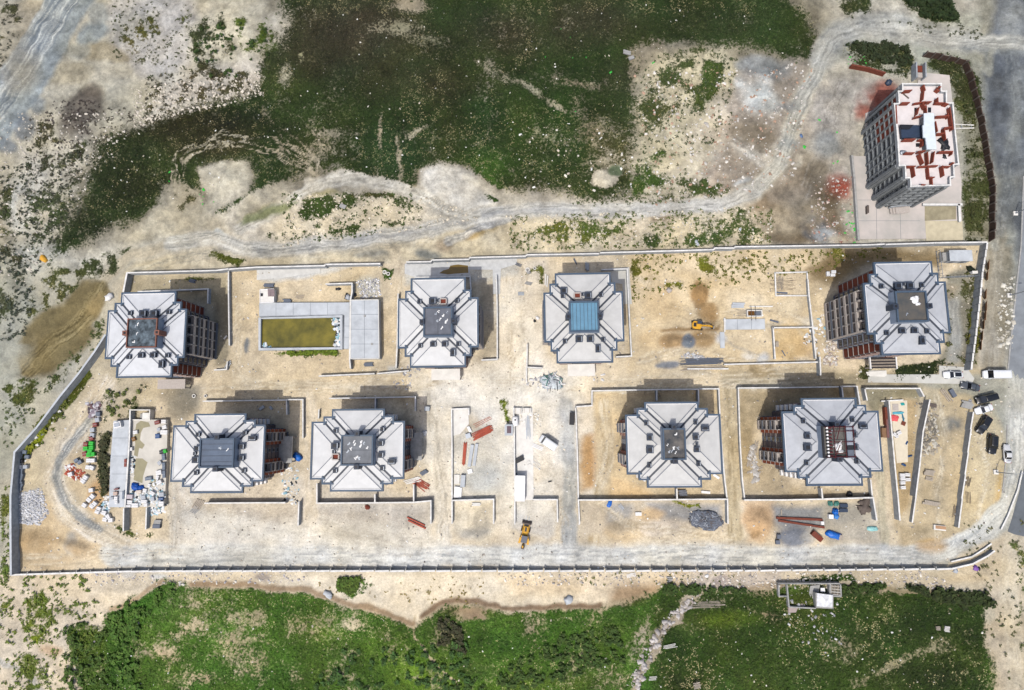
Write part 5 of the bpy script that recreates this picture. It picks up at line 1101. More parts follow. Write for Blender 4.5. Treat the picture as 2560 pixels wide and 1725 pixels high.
M_slab = mat('yard_slab', S(204, 204, 198), .9, .14, .25, bump=.15, detail=7)
def slab(pts, z0, z1, m, name, label, cat='slab', px=True):
    ps = [G(x, y, z1) for x, y in pts]; c = sum(ps, Vector()) / len(ps)
    b = MB(); b.prism([(p.x - c.x, p.y - c.y) for p in ps][::-1], z0, z1); o = put(name, b.mesh(name, m), None, (c.x, c.y, 0)); tag(o, label, cat); return o
slab([(2126, 390), (2166, 390), (2164, 283), (2215, 262), (2292, 228), (2298, 180), (2374, 188), (2382, 260), (2404, 460), (2403, 520), (2408, 596), (2150, 598), (2138, 450)], -.3, .25, mat('podium_slab', S(196, 194, 188), .9, .16, .12, bump=.15, detail=7, rgb2=S(206, 196, 190)), 'podium_slab', 'grey concrete podium slab under the unfinished tall block')
slab([(2313, 552), (2406, 552), (2408, 600), (2316, 602)], .0, .29, mat('sand_bed', S(206, 196, 168), .9, .12, .8), 'sand_bed', 'sandy planting bed at the lower right of the podium slab')
slab([(2312, 513), (2390, 513), (2390, 548), (2312, 552)], .0, .285, mat('pit_floor', S(160, 152, 126), .9, .2, .6), 'pit_floor', 'square dirt pit in the podium beside the sandy planting bed')
for pts, lab in [([(2310, 511), (2404, 511)], 'upper kerb of the dirt pit in the podium'), ([(2398, 512), (2400, 552)], 'wide right wall of the dirt pit in the podium')]:
    wall(pts, .9, .5, lab, zb=0)
wall([(2131, 390), (2137, 450), (2147, 597)], 1.0, .5, 'dark drain wall along the left edge of the podium', m=M_concd, cope=M_concd)
slab([(2348, 914), (2416, 918), (2436, 946), (2430, 960), (2170, 956), (2172, 926), (2215, 926), (2216, 936), (2348, 936)], -.2, .10, M_slab, 'paved_apron', 'pale paved apron under the white estate car by the gate', 'paving')
slab([(1130, 1023), (1171, 1023), (1172, 1060), (1150, 1085), (1131, 1090)], -.2, .12, M_concw, 'concrete_pad', 'white concrete pad in the top left corner of the storage yard')
slab([(1288, 1022), (1332, 1020), (1334, 1250), (1290, 1250)], -.2, .10, M_concw, 'concrete_strip', 'long white concrete strip beside the wall in the storage yard')
slab([(2225, 1001), (2268, 1001), (2270, 1155), (2242, 1158)], -.2, .15, mat('cream_tile', S(228, 218, 196), .85, .06, 1), 'tiled_strip', 'cream tiled strip with the red sheet in the eastern yard', 'paving')
slab([(1012, 659), (1172, 651), (1176, 690), (1040, 694), (1012, 684)], -.2, .1, M_conc, 'concrete_apron', 'concrete apron with a brown puddle above the second northern block')
slab([(1174, 650), (1292, 645), (1292, 660), (1252, 672), (1250, 735), (1232, 735), (1232, 674), (1174, 674)], -.2, .104, M_conc, 'concrete_path', 'pale concrete path between the two central blocks', 'paving')
slab([(642, 675), (800, 667), (800, 680), (700, 696), (642, 700)], -.2, .06, mat('dusty_slab', S(212, 212, 208), .9, .12, .6), 'dusty_slab', 'dusty concrete strip under the wall above the pool yard')
slab([(1525, 670), (1573, 668), (1575, 700), (1580, 760), (1560, 760), (1556, 710), (1530, 706)], -.2, .08, M_slab, 'corner_path', 'pale corner path at the upper right of the third northern block', 'paving')
slab([(1809, 798), (1912, 797), (1913, 823), (1814, 824)], -.2, .35, M_concb, 'foundation_slab', 'grey-blue foundation slab right of the excavator', 'slab')
slab([(1800, 830), (1811, 830), (1812, 870), (1801, 870)], -.2, .3, M_concb, 'strip_footing', 'small upright footing below the grey-blue foundation slab', 'slab')
slab([(2165, 930), (2216, 926), (2217, 938), (2212, 942), (2170, 940)], -.2, .2, M_concw, 'doorstep', 'pale doorstep below the timber canopy of the north-east block')
# brown puddle
def pool_sheet(name, pts, z, m, label, cat='puddle'):
    ps = [G(x, y, z) for x, y in pts]; c = sum(ps, Vector()) / len(ps); b = MB()
    b.quad_mesh([(p.x - c.x, p.y - c.y, 0) for p in ps], [tuple(range(len(ps)))[::-1]]); o = put(name, b.mesh(name, m), None, (c.x, c.y, z)); tag(o, label, cat); return o
pool_sheet('puddle', [(1098, 683), (1108, 676), (1122, 672), (1126, 664), (1145, 661), (1170, 664), (1171, 682), (1140, 684), (1120, 686)], .11, mat('brown_water', S(128, 104, 44), .15, .2, .5, spec=.5), 'brown puddle on the concrete apron above the second northern block')

# ------------------------------------------------------------------ swimming pool and deck
Z = 1.0
def quad_ring(outer, inner, z0, z1, name, m, par, off):
    b = MB(); n_ = len(outer); o = [G(x, y, z1) - off for x, y in outer]; i_ = [G(x, y, z1) - off for x, y in inner]
    vs = [(p.x, p.y, z1) for p in o] + [(p.x, p.y, z1) for p in i_] + [(p.x, p.y, z0) for p in o] + [(p.x, p.y, z0) for p in i_]
    fs = []
    for k in range(n_):
        j = (k + 1) % n_
        fs += [(k, j, n_ + j, n_ + k)[::-1], (k, 2 * n_ + k, 2 * n_ + j, j)[::-1], (n_ + k, n_ + j, 3 * n_ + j, 3 * n_ + k)[::-1]]
    b.quad_mesh(vs, fs); return b.build(name, m, par)
g0 = G(760, 830, 0); pool = thing('swimming_pool', 'unfinished rectangular pool full of murky olive water', 'pool', (g0.x, g0.y, 0)); off = Vector((g0.x, g0.y, 0))
quad_ring([(646, 794), (855, 788), (856, 873), (646, 876)], [(652, 797), (850, 793), (850, 868), (651, 870)], -.2, 1.15, 'pool_wall', M_concb, pool, off)
b = MB(); ps = [G(x, y, .35) - off for x, y in [(649, 795), (852, 791), (853, 870), (648, 872)]]
b.quad_mesh([(p.x, p.y, .35) for p in ps], [(3, 2, 1, 0)]); b.build('water', M_water, pool)
slab([(648, 757), (874, 756), (872, 872), (860, 872), (861, 788), (857, 787), (648, 792)], -.2, 1.0, M_concb, 'pool_deck', 'L-shaped bluish concrete deck round the murky pool', 'deck')
wall([(649, 791), (745, 789), (857, 787), (858, 870)], 1.12, .1, 'thin kerb line between the pool and its deck', 'deck_kerb', 'kerb', cope=M_wallf)
slab([(877, 750), (946, 749), (948, 896), (876, 897)], -.2, 2.6, M_concb, 'pump_house', 'flat-roofed pale rectangular building beside the pool', 'building')
wall([(815, 710), (880, 708), (880, 730), (876, 750), (874, 870), (874, 900), (876, 920)], 2.0, .25, 'bent grey wall between the pool deck and the pale flat-roofed building')
slab([(650, 724), (684, 722), (684, 755), (650, 757)], -.2, 1.8, M_concw, 'small_hut', 'small white flat-roofed hut at the upper left of the pool', 'hut')
# ================================================================== APARTMENT BLOCKS
SL = .19
M_roof = mat('roof_sheet', S(214, 217, 221), .7, .10, .35, detail=9); M_roof2 = mat('roof_sheet_warm', S(208, 208, 206), .75, .10, .4, detail=9); M_roof_vig = mat('roof_sheet_vignette', S(188, 192, 198), .75, .12, .4, detail=9)  # last one: darker copy for two outer blocks, lens vignetting put into the colour
def meshbox(name, sx, sy, sz, m, z=0):
    b = MB(); b.box(0, 0, z, sx, sy, sz); return b.mesh(name, m)
_mc = {}
def cbox(name, sx, sy, sz, m):
    k = (name, round(sx, 2), round(sy, 2), round(sz, 2), m.name)
    if k not in _mc: _mc[k] = meshbox(name, sx, sy, sz, m)
    return _mc[k]
def clip_poly(p, nx, ny, d):
    out = []
    for i in range(len(p)):
        a, b = p[i], p[(i + 1) % len(p)]; da = a[0] * nx + a[1] * ny - d; db = b[0] * nx + b[1] * ny - d
        if da >= 0: out.append(a)
        if (da >= 0) != (db >= 0):
            t = da / (da - db); out.append((a[0] + (b[0] - a[0]) * t, a[1] + (b[1] - a[1]) * t))
    return out
M_decks = {
 'plastic': mat('dark_wet_deck', S(34, 42, 50), .6, .3, .9, detail=10, spec=.2, rgb2=S(104, 118, 128)),
 'felt': mat('grey_felt_deck', S(104, 108, 118), .7, .2, .6, detail=7),
 'bluemetal': mat('blue_metal_deck', S(104, 150, 178), .45, .1, .6),
 'brown': mat('dark_felt_deck', S(84, 88, 90), .7, .2, .4, rgb2=S(98, 92, 84)),
 'slate': mat('slate_deck', S(92, 106, 126), .6, .12, .5),
 'grey': mat('grey_deck', S(120, 124, 130), .7, .2, .5),
 'wet': mat('stained_deck', S(56, 64, 74), .6, .3, .5, rgb2=S(100, 96, 92)),
 'bare': mat('bare_deck', S(104, 102, 98), .8, .2, .6),
}
def block(idx, label, h, rects, box, deck, chims, ew_bays, rot=1.0, floors=5, warm=False, vis='E', rotated=False, canopy=None, debris=None, trimw=.42):
    """rects in px (left,right,top,bottom) narrow, mid, wide at eave height; local axes x east, y north"""
    zr = h
    wl = []
    for (l_, r_, t_, b_) in rects:
        cx, cy = (l_ + r_) / 2, (t_ + b_) / 2
        wl.append((G(l_, cy, zr).x, G(r_, cy, zr).x, G(cx, b_, zr).y, G(cx, t_, zr).y))
    cx = (wl[2][0] + wl[2][1]) / 2; cy = (wl[0][2] + wl[0][3]) / 2
    root = thing('apartment_block', label, 'apartment building', (cx, cy, 0), math.radians(rot), 'grey-roofed apartment blocks under construction')
    R3 = []
    for (x0, x1, y0, y1) in wl:
        R3.append([(x0 - cx) + trimw, (x1 - cx) - trimw, (y0 - cy) + trimw, (y1 - cy) - trimw])
    # force nesting: narrow(tall) 0, mid 1, wide(short) 2
    (a0, a1, d0, d1), (b0, b1, e0, e1), (c0, c1, f0, f1) = R3
    outline = [(a0, d1), (a1, d1), (a1, e1), (b1, e1), (b1, f1), (c1, f1), (c1, f0), (b1, f0), (b1, e0), (a1, e0), (a1, d0), (a0, d0), (a0, e0), (b0, e0), (b0, f0), (c0, f0), (c0, f1), (b0, f1), (b0, e1), (a0, e1)]
    mx, my = (c0 + c1) / 2, (d0 + d1) / 2
    # ---- roof planes
    zt = h + .05; b = MB(); lines = []
    def plane(p, fn, clipn):
        p = clip_poly(p, *clipn)
        if len(p) < 3: return
        b.quad_mesh([(x, y, zt + SL * fn(x, y)) for x, y in p], [tuple(range(len(p)))])
    n_ = len(outline)
    D = 30
    for i in range(n_):
        (x0, y0), (x1, y1) = outline[i], outline[(i + 1) % n_]
        dx, dy = x1 - x0, y1 - y0; Ln = math.hypot(dx, dy); dx /= Ln; dy /= Ln
        inx, iny = dy, -dx                              # inward for clockwise outline
        px_, py_ = outline[i - 1]; qx_, qy_ = outline[(i + 2) % n_]
        def convex(ax, ay, bx_, by_, cx_, cy_): return (bx_ - ax) * (cy_ - by_) - (by_ - ay) * (cx_ - bx_) < 0
        cA = convex(px_, py_, x0, y0, x1, y1); cB = convex(x0, y0, x1, y1, qx_, qy_)
        sa = 1 if cA else -1; sb = 1 if cB else -1
        dep = D
        if cA and cB: dep = Ln / 2
        mxx = abs(inx) > .5
        dep = min(dep, abs((mx - x0) if mxx else (my - y0)))
        poly = [(x0, y0), (x1, y1), (x1 + inx * dep - dx * dep * sb, y1 + iny * dep - dy * dep * sb), (x0 + inx * dep + dx * dep * sa, y0 + iny * dep + dy * dep * sa)]
        # stay on own side of both centre lines for the narrow strips
        poly2 = poly
        if not (cA and cB):
            sgx = 1 if (x0 + x1) / 2 > mx else -1; sgy = 1 if (y0 + y1) / 2 > my else -1
            poly2 = clip_poly(poly2, sgx, 0, sgx * mx); 
            if len(poly2) > 2: poly2 = clip_poly(poly2, 0, sgy, sgy * my)
        if len(poly2) > 2:
            b.quad_mesh([(x, y, zt + SL * ((x - x0) * inx + (y - y0) * iny)) for x, y in poly2], [tuple(range(len(poly2)))[::-1]])
        # line inward from vertex i
        ddx, ddy = inx + dx * sa, iny + dy * sa
        lines.append((x0, y0, ddx, ddy, cA))
    rm = b.mesh('roof', [M_roof, M_roof2, M_roof_vig][2 if idx in (4, 8) else (1 if warm else 0)] if idx not in (5, 2, 6) else mat('roof_sheet_pale', S(218, 219, 219), .7, .09, .4, detail=9)); bpy_fix(rm); roof = put('roof', rm, root)
    # box rect local
    bl, br, bt, bb = box; zb_ = h + 3.4
    g1 = G(bl, (bt + bb) / 2, zb_); g2 = G(br, (bt + bb) / 2, zb_); g3 = G((bl + br) / 2, bb, zb_); g4 = G((bl + br) / 2, bt, zb_)
    k0, k1, l0, l1 = g1.x - cx, g2.x - cx, g3.y - cy, g4.y - cy
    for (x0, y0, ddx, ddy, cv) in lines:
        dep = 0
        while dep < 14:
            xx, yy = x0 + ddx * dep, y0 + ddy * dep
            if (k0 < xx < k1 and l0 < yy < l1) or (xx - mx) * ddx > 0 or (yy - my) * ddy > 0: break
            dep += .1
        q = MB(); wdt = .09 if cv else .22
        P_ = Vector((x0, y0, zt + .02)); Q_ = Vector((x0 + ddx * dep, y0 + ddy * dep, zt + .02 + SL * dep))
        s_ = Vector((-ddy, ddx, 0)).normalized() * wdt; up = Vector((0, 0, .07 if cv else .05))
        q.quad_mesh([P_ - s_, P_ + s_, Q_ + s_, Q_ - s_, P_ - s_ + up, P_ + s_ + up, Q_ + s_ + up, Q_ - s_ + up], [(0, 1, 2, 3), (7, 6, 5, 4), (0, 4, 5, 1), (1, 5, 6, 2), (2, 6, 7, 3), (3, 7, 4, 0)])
        m_ = q.mesh('hip_ridge' if cv else 'valley_shade', mat('hip_ridge_metal', S(128, 134, 144), .6, .1, 2) if cv else M_trimd); bpy_fix(m_); put('hip_ridge' if cv else 'valley_shade', m_, roof)  # valleys get dark strips that stand in for their shadow lines
    # ---- eaves gutter ring (dark slate) with a white inner flashing
    for i in range(n_):
        (x0, y0), (x1, y1) = outline[i], outline[(i + 1) % n_]
        dx, dy = x1 - x0, y1 - y0; Ln = math.hypot(dx, dy); dx /= Ln; dy /= Ln; ox, oy = -dy, dx
        e = trimw; q = MB(); mxm, mym = (x0 + x1) / 2, (y0 + y1) / 2
        q.box(mxm + ox * e * .5, mym + oy * e * .5, h - .35, Ln + 2 * e * .98, e, .62 + .002 * (i % 5), math.atan2(dy, dx)); q.build('gutter', M_trim, root)
        if (i * 7 + idx) % 3:
            q = MB(); q.box(mxm - ox * .06, mym - oy * .06, h + .0, max(.3, Ln - .3), .14, .26, math.atan2(dy, dx)); q.build('eave_flashing', M_white, roof)
    b = MB(); b.prism(outline[::-1], h - .30, h - .02); b.build('soffit', M_slate, root)
    # ---- body
    I = .75; sh = lambda r: [r[0] + I, r[1] - I, r[2] + I, r[3] - I]
    A, B_, C_ = [sh(r) for r in R3]
    fh = (h - 2.0) / floors
    for k, r in enumerate((A, B_, C_)):
        b = MB(); b.box((r[0] + r[1]) / 2, (r[2] + r[3]) / 2, -.3 - .01 * k, r[1] - r[0], r[3] - r[2], h - 1.65 + .3 - .003 * k)
        b.build('wall', M_wallb, root)
        b = MB(); b.box((r[0] + r[1]) / 2, (r[2] + r[3]) / 2, h - 1.65, r[1] - r[0] + .16, r[3] - r[2] + .16, 1.35 - .003 * k); b.build('cladding_band', M_slate, root)
    def face(side, x, y0, y1, kind, fs=None):
        """place storey elements on a face; side E/W: x fixed, y range; side N/S: given as y fixed, x range"""
        L_ = y1 - y0; sg = 1 if side in 'EN' else -1; c = (y0 + y1) / 2; rz = 0 if side in 'EW' else math.pi / 2
        def at(u, outv): return ((x + sg * outv, u) if side in 'EW' else (u, x + sg * outv))
        for k in range(floors):
            z = k * fh + .3
            if kind == 'brick':
                p = at(c, .06); put('brick_panel', cbox('brick_panel', .14, max(.4, L_ - .5), fh - .22, M_redb), root, (p[0], p[1], z + .11), rz)
                p = at(c, .10); put('slab_edge', cbox('slab_edge', .24, max(.4, L_ - .3), .2, M_balc), root, (p[0], p[1], z - .12), rz)
            elif kind == 'obrick':
                p = at(c, .25); put('brick_panel', cbox('brick_panel', .5, L_, fh - .12, M_orange), root, (p[0], p[1], z + .06), rz)
                p = at(c, .28); put('slab_edge', cbox('slab_edge', .6, L_, .12, M_balc), root, (p[0], p[1], z - .07), rz)
            elif kind == 'window':
                p = at(c, .03); w_ = put('window', cbox('window', .12, min(1.7, L_ * .6), 1.4, M_frame), root, (p[0], p[1], z + .8), rz)
                put('pane', cbox('pane', .06, min(1.5, L_ * .5), 1.2, M_glass), w_, (.06 * sg if side in 'EW' else .06 * sg, 0, .1))
                p = at(c, .1); put('slab_edge', cbox('slab_edge', .22, max(.3, L_ - .2), .18, M_slate), root, (p[0], p[1], z - .1), rz)
            elif kind == 'balcony':
                p = at(c, .65); bal = put('balcony', cbox('balcony', 1.3, L_ - .1, .2, M_balc), root, (p[0], p[1], z - .1), rz)
                put('parapet', cbox('parapet', .14, L_ - .1, .75, M_slate if (k + idx) % 2 else M_balc), bal, (.58 * sg, 0, .2))
                p = at(c, .03); w_ = put('window', cbox('window', .1, L_ * .62, 1.9, M_frame), root, (p[0], p[1], z + .2), rz)
                put('pane', cbox('pane', .06, L_ * .56, 1.7, M_glass), w_, (.05 * sg, 0, .1))
            elif kind == 'wbalcony':
                p = at(c, .8); bal = put('balcony', cbox('balcony', 1.5, 1.25, .2, M_balc), root, (p[0], p[1], z - .1 + fh * .5), rz)
                put('parapet', cbox('parapet', .5, 1.3, .9, M_white), bal, (.5 * sg, 0, .2))
            elif kind == 'plain':
                p = at(c, .06); put('slab_edge', cbox('slab_edge', .2, L_, .16, M_wallb), root, (p[0], p[1], z - .1), rz)
        if kind in ('balcony',):
            for e_ in (y0 + .06, y1 - .06):
                p = at(e_, .6); put('pier', cbox('pier', 1.1, .2, h - 2.1, M_balc), root, (p[0], p[1], -.1), rz)
    for side, s_ in (('E', 1), ('W', 0)):
        xa, xb_, xc = A[s_ * 1 if s_ else 0], B_[1 if s_ else 0], C_[1 if s_ else 0]
        if not rotated:
            face(side, xa, B_[3], A[3], 'brick'); face(side, xa, A[2], B_[2], 'brick')
            face(side, xb_, C_[3], B_[3], 'window'); face(side, xb_, B_[2], C_[2], 'window')
            nb = 4; w_ = (C_[3] - C_[2]) / nb
            for k in range(nb): face(side, xc, C_[2] + w_ * k, C_[2] + w_ * (k + 1), 'balcony')
        else:
            face(side, xa, B_[3] + .2, A[3], 'wbalcony'); face(side, xa, A[2], B_[2] - .2, 'wbalcony')
            face(side, xb_, C_[3], B_[3], 'plain'); face(side, xb_, B_[2], C_[2], 'plain')
            T = C_[3] - C_[2]; y = C_[2]
            for fr, kd in ((.07, 'obrick'), (.2, 'balcony'), (.07, 'obrick'), (.12, 'plain'), (.14, 'window'), (.06, 'plain'), (.07, 'obrick'), (.2, 'balcony'), (.07, 'obrick')):
                face(side, xc, y, y + T * fr, kd); y += T * fr
    for side, s_ in (('N', 3), ('S', 2)):
        ya, yb, yc = A[s_], B_[s_], C_[s_]; W_ = A[1] - A[0]
        for f0_, f1_, kd in ((0, .3, 'brick'), (.3, .7, 'window'), (.7, 1, 'brick')): face(side, ya, A[0] + W_ * f0_, A[0] + W_ * f1_, kd)
        face(side, yb, B_[0], A[0], 'window'); face(side, yb, A[1], B_[1], 'window')
        face(side, yc, C_[0], B_[0], 'window'); face(side, yc, B_[1], C_[1], 'window')
    # ---- central upstand
    zc = zb_; bw = .36 if deck != 'plastic' else .22
    z0_ = h + .5
    kx, ky, kw, kh = (k0 + k1) / 2, (l0 + l1) / 2, k1 - k0, l1 - l0
    b = MB(); b.box(kx, ky, z0_, kw, kh, zc - z0_ - .35); b.build('roof_upstand', mat('upstand_cladding', S(150, 164, 184), .7, .08, 1), root)
    md = M_decks[deck]
    dk = MB(); dk.box(kx, ky, zc - .35, kw - .3, kh - .3, .12); dko = dk.build('roof_deck', md, root)
    cm = mat('pale_brick_rim', S(140, 96, 82), .85, .15, 3) if deck == 'plastic' else (M_trim if deck != 'bare' else M_dark)
    for (x, y, sx, sy) in ((kx, l0 + bw / 2, kw, bw), (kx, l1 - bw / 2, kw, bw), (k0 + bw / 2, ky, bw, kh - 2 * bw - .01), (k1 - bw / 2, ky, bw, kh - 2 * bw - .01)):
        q = MB(); q.box(x, y, zc - .36, sx, sy, .5); q.build('parapet', cm, root)
    if deck in ('bluemetal', 'slate', 'felt', 'grey'):
        nn = {'bluemetal': 8, 'slate': 5, 'felt': 2, 'grey': 2}[deck]; horiz = rotated
        for k in range(1, nn):
            q = MB()
            if not horiz: q.box(k0 + kw * k / nn, ky, zc - .23, .07, kh - 1, .08)
            else: q.box(kx, l0 + kh * k / nn, zc - .23, kw - 1, .07, .08)
            q.build('deck_seam', M_trimd, dko)
    ends = ((k0 - .25, ky), (k1 + .25, ky)) if not rotated else ((kx, l0 - .25), (kx, l1 + .25))
    for (x, y) in ends:
        q = MB(); q.box(x, y, z0_ - .3, 1.15, 1.15, zc - z0_ + .75); ch = q.build('chimney', cm if deck == 'plastic' else M_chim, root)
        q = MB(); q.box(x, y, zc + .455, .55, .55, .02); q.build('flue', M_dark, ch)
    # ---- chimneys and vents on the slopes
    def rh(x, y):
        v = 0
        for r in R3: v = max(v, min(x - r[0], r[1] - x, y - r[2], r[3] - y))
        return zt + SL * v
    dims = {'s': (.85, .85, .6), 'xs': (.5, .6, .5), 'M': (1.25, 1.1, .7), 'L': (1.5, 1.35, .8), 'Lv': (1.05, 1.65, .8), 'Lh': (1.65, 1.05, .8), 'o': (1.5, 1.3, .7)}
    for (x, y, kd) in chims:
        g = G(x, y, h + 2.2); lx, ly = g.x - cx, g.y - cy; z_ = rh(lx, ly) - .3; sx, sy, sz = dims[kd]; sz += .3
        if kd == 'o':
            fr = None
            for (ux, uy, wx, wy) in ((0, sy / 2, sx, .28), (0, -sy / 2, sx, .28), (sx / 2, 0, .28, sy - .29), (-sx / 2, 0, .28, sy - .29)):
                q = MB(); q.box(lx + ux, ly + uy, z_, wx, wy, sz); o = q.build('chimney', M_balc, root) if fr is None else q.build('chimney_side', M_balc, fr); fr = fr or o
            q = MB(); q.box(lx, ly, z_, sx - .3, sy - .3, sz * .6); q.build('flue', M_redb, fr)
        else:
            q = MB(); q.box(lx, ly, z_, sx, sy, sz); q.box(lx, ly, z_ + sz, sx + .2, sy + .2, .1); ch = q.build('chimney', M_chim, root)
            q = MB(); q.box(lx, ly, z_ + sz + .1, sx * .55, sy * .55, .09); q.build('chimney_cap', M_dark, ch)
            q = MB(); q.box(lx + (.42 * sx if kd != 'Lh' else 0), ly - (.30 * sy if kd == 'Lh' else 0), z_ + sz + .11, .16 if kd != 'Lh' else sx * .9, sy * .9 if kd != 'Lh' else .16, .03); q.build('cap_flashing', M_steel, ch)
    # loose sheets on the deck
    rr = random.Random(idx)
    for k in range(debris or 0):
        x = kx + rr.uniform(-.33, .33) * kw; y = ky + rr.uniform(-.33, .33) * kh
        q = MB(); q.box(0, 0, 0, rr.uniform(.3, .8), rr.uniform(.15, .4), rr.uniform(.03, .12), rr.uniform(0, 3)); q.box(.2, .3, 0, rr.uniform(.2, .4), .2, .08, rr.uniform(0, 3))
        t = put('loose_sheet', q.mesh('loose_sheet', M_white if k % 3 else M_steel), dko, (x, y, zc - .22))
    if canopy:
        x0, y0, x1, y1, zc_, mm = canopy
        p, q_ = G(x0, y0, zc_), G(x1, y1, zc_); q = MB(); ox_, oy_ = -cx, -cy
        q.box((p.x + q_.x) / 2 - cx, (p.y + q_.y) / 2 - cy, zc_ - .3, abs(q_.x - p.x), abs(q_.y - p.y), .3); cn = q.build('entrance_canopy', mm, root)
        for ux in (p.x - cx + .3, q_.x - cx - .3):
            for uy in (q_.y - cy + .3, p.y - cy - .3):
                q = MB(); q.box(ux, uy, -.2, .3, .3, zc_ - .1); q.build('column', M_balc, cn)
        if mm is M_woodd:
            for ux in (p.x - cx - .15, q_.x - cx + .15):
                q = MB(); q.box(ux, (p.y + q_.y) / 2 - cy, zc_ - .4, .28, abs(p.y - q_.y) + .4, .6); q.build('canopy_cheek', M_white, cn)
            for k in range(7):
                q = MB(); q.box((p.x + q_.x) / 2 - cx, q_.y - cy + (p.y - q_.y) * (k + .5) / 7, zc_ + .003, abs(q_.x - p.x) - .1, .18, .08); q.build('plank', M_wood if k % 2 else M_dark, cn)
    return root, (cx, cy, k0, k1, l0, l1, zc)
def bpy_fix(me_):
    import bmesh
    bm = bmesh.new(); bm.from_mesh(me_)
    bmesh.ops.remove_doubles(bm, verts=bm.verts, dist=.001); bmesh.ops.recalc_face_normals(bm, faces=bm.faces)
    up = sum(f.normal.z * f.calc_area() for f in bm.faces)
    bm.to_mesh(me_); bm.free()
def c5(ls, sx, ox, oy, lo=0):
    return [(x / sx + ox, y / sx + oy, k) for x, y, k in ls]

B1 = block(1, 'north-west grey-roofed block with wet dark deck inside an orange brick rim', 15.0,
  [(298, 436.5, 730, 944), (283, 451, 756, 916), (267.4, 465.8, 774, 896.4)], (317, 392, 796, 869), 'plastic',
  c5([(345, 405, 's'), (552, 418, 'L'), (637, 418, 'xs'), (705, 420, 'L'), (900, 400, 's'), (315, 1050, 's'), (510, 1030, 'M'), (675, 1028, 'M'), (870, 1035, 's'), (785, 1160, 'Lv')], 5.806, 260, 710), 4, 1.0, 6, canopy=(393, 948, 460, 972, 3.0, M_balc), debris=5)
B2 = block(2, 'second grey-roofed block from the left in the upper row, its roof deck strewn with scraps', 13.8,
  [(1026, 1165, 695, 919), (1012.6, 1178.7, 726, 891), (995, 1197, 745, 870)], (1058, 1131, 767, 841), 'felt',
  c5([(1452, 1145, 's'), (1573, 1145, 'L'), (1623, 1140, 'xs'), (1668, 1148, 'o'), (1788, 1143, 's'), (1453, 1540, 's'), (1572, 1530, 'M'), (1675, 1530, 'M'), (1795, 1530, 's')], 3.564, 640, 430) + [(1129.6, 881, 'Lv')], 4, .9, 5, warm=True, canopy=(1077, 922, 1148, 950, 3.0, M_concw), debris=9)
B3 = block(3, 'block with the bright blue metal deck in the middle of its grey roof', 13.8,
  [(1389, 1529.7, 682.5, 907.7), (1374.8, 1541, 708, 878), (1359.4, 1559, 730, 855)], (1423, 1497.5, 752.7, 830), 'bluemetal',
  c5([(467, 1045, 'L'), (458, 1093, 's'), (588, 1095, 'o'), (636, 1085, 'xs'), (682, 1097, 'L'), (800, 1088, 's'), (470, 1500, 's'), (595, 1485, 'L'), (695, 1485, 'L'), (815, 1490, 's')], 3.564, 1280, 430) + [(1494.6, 871, 'Lv')], 4, .9, 5, warm=True, canopy=(1417.5, 910, 1486, 940, 3.0, M_concw))
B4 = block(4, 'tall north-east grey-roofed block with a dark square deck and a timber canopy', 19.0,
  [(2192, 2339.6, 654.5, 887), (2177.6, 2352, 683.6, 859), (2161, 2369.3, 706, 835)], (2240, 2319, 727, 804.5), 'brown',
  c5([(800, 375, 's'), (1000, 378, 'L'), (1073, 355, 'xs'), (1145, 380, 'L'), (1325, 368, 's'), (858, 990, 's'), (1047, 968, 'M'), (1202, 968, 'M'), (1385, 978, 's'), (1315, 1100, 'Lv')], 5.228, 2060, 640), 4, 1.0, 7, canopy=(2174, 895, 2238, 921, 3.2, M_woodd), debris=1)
B5 = block(5, 'leftmost grey-roofed block of the lower row with a slate-blue seamed deck', 14.0,
  [(481.8, 613, 1034, 1233), (460.7, 637, 1051, 1217), (430.7, 662.4, 1062, 1204)], (498, 585, 1095.7, 1170), 'slate',
  c5([(1745, 805, 's'), (1745, 930, 'M'), (1723, 975, 'xs'), (1732, 1030, 'L'), (1725, 1148, 's'), (2162, 795, 's'), (2232, 845, 'Lh'), (2140, 918, 'M'), (2137, 1020, 'M'), (2150, 1135, 's')], 3.564, 0, 860), 4, .7, 5, rotated=True, canopy=(699, 1092, 729, 1159, 3.0, M_concd), debris=2)
B6 = block(6, 'second grey-roofed block of the lower row, white sheets scattered on its grey deck', 14.0,
  [(828, 961, 1022, 1228.7), (807, 984.5, 1040, 1211), (777.5, 1011.8, 1053, 1198.4)], (852, 933, 1087, 1164.4), 'grey',
  c5([(698, 772, 's'), (697, 905, 'L'), (685, 957, 'xs'), (700, 1005, 'o'), (690, 1130, 's'), (1118, 762, 's'), (1105, 888, 'M'), (1105, 993, 'M'), (1198, 1055, 'Lh'), (1112, 1113, 's')], 3.564, 640, 860), 4, .7, 5, warm=True, rotated=True, canopy=(1027, 1083, 1054, 1152, 3.0, M_concd), debris=12)
B7 = block(7, 'third grey-roofed block of the lower row with a narrow stained dark deck', 14.0,
  [(1613.6, 1750, 1004.5, 1219), (1593.4, 1773, 1020.5, 1200), (1564.5, 1804, 1035.6, 1185.8)], (1657, 1715, 1070.4, 1150), 'wet',
  c5([(1208, 703, 's'), (1233, 833, 'M'), (1232, 942, 'L'), (1230, 1082, 's'), (1650, 700, 's'), (1732, 757, 'Lh'), (1645, 833, 'M'), (1655, 897, 'xs'), (1652, 942, 'M'), (1672, 1073, 's')], 3.564, 1280, 860), 4, .7, 5, warm=True, rotated=True, debris=7)
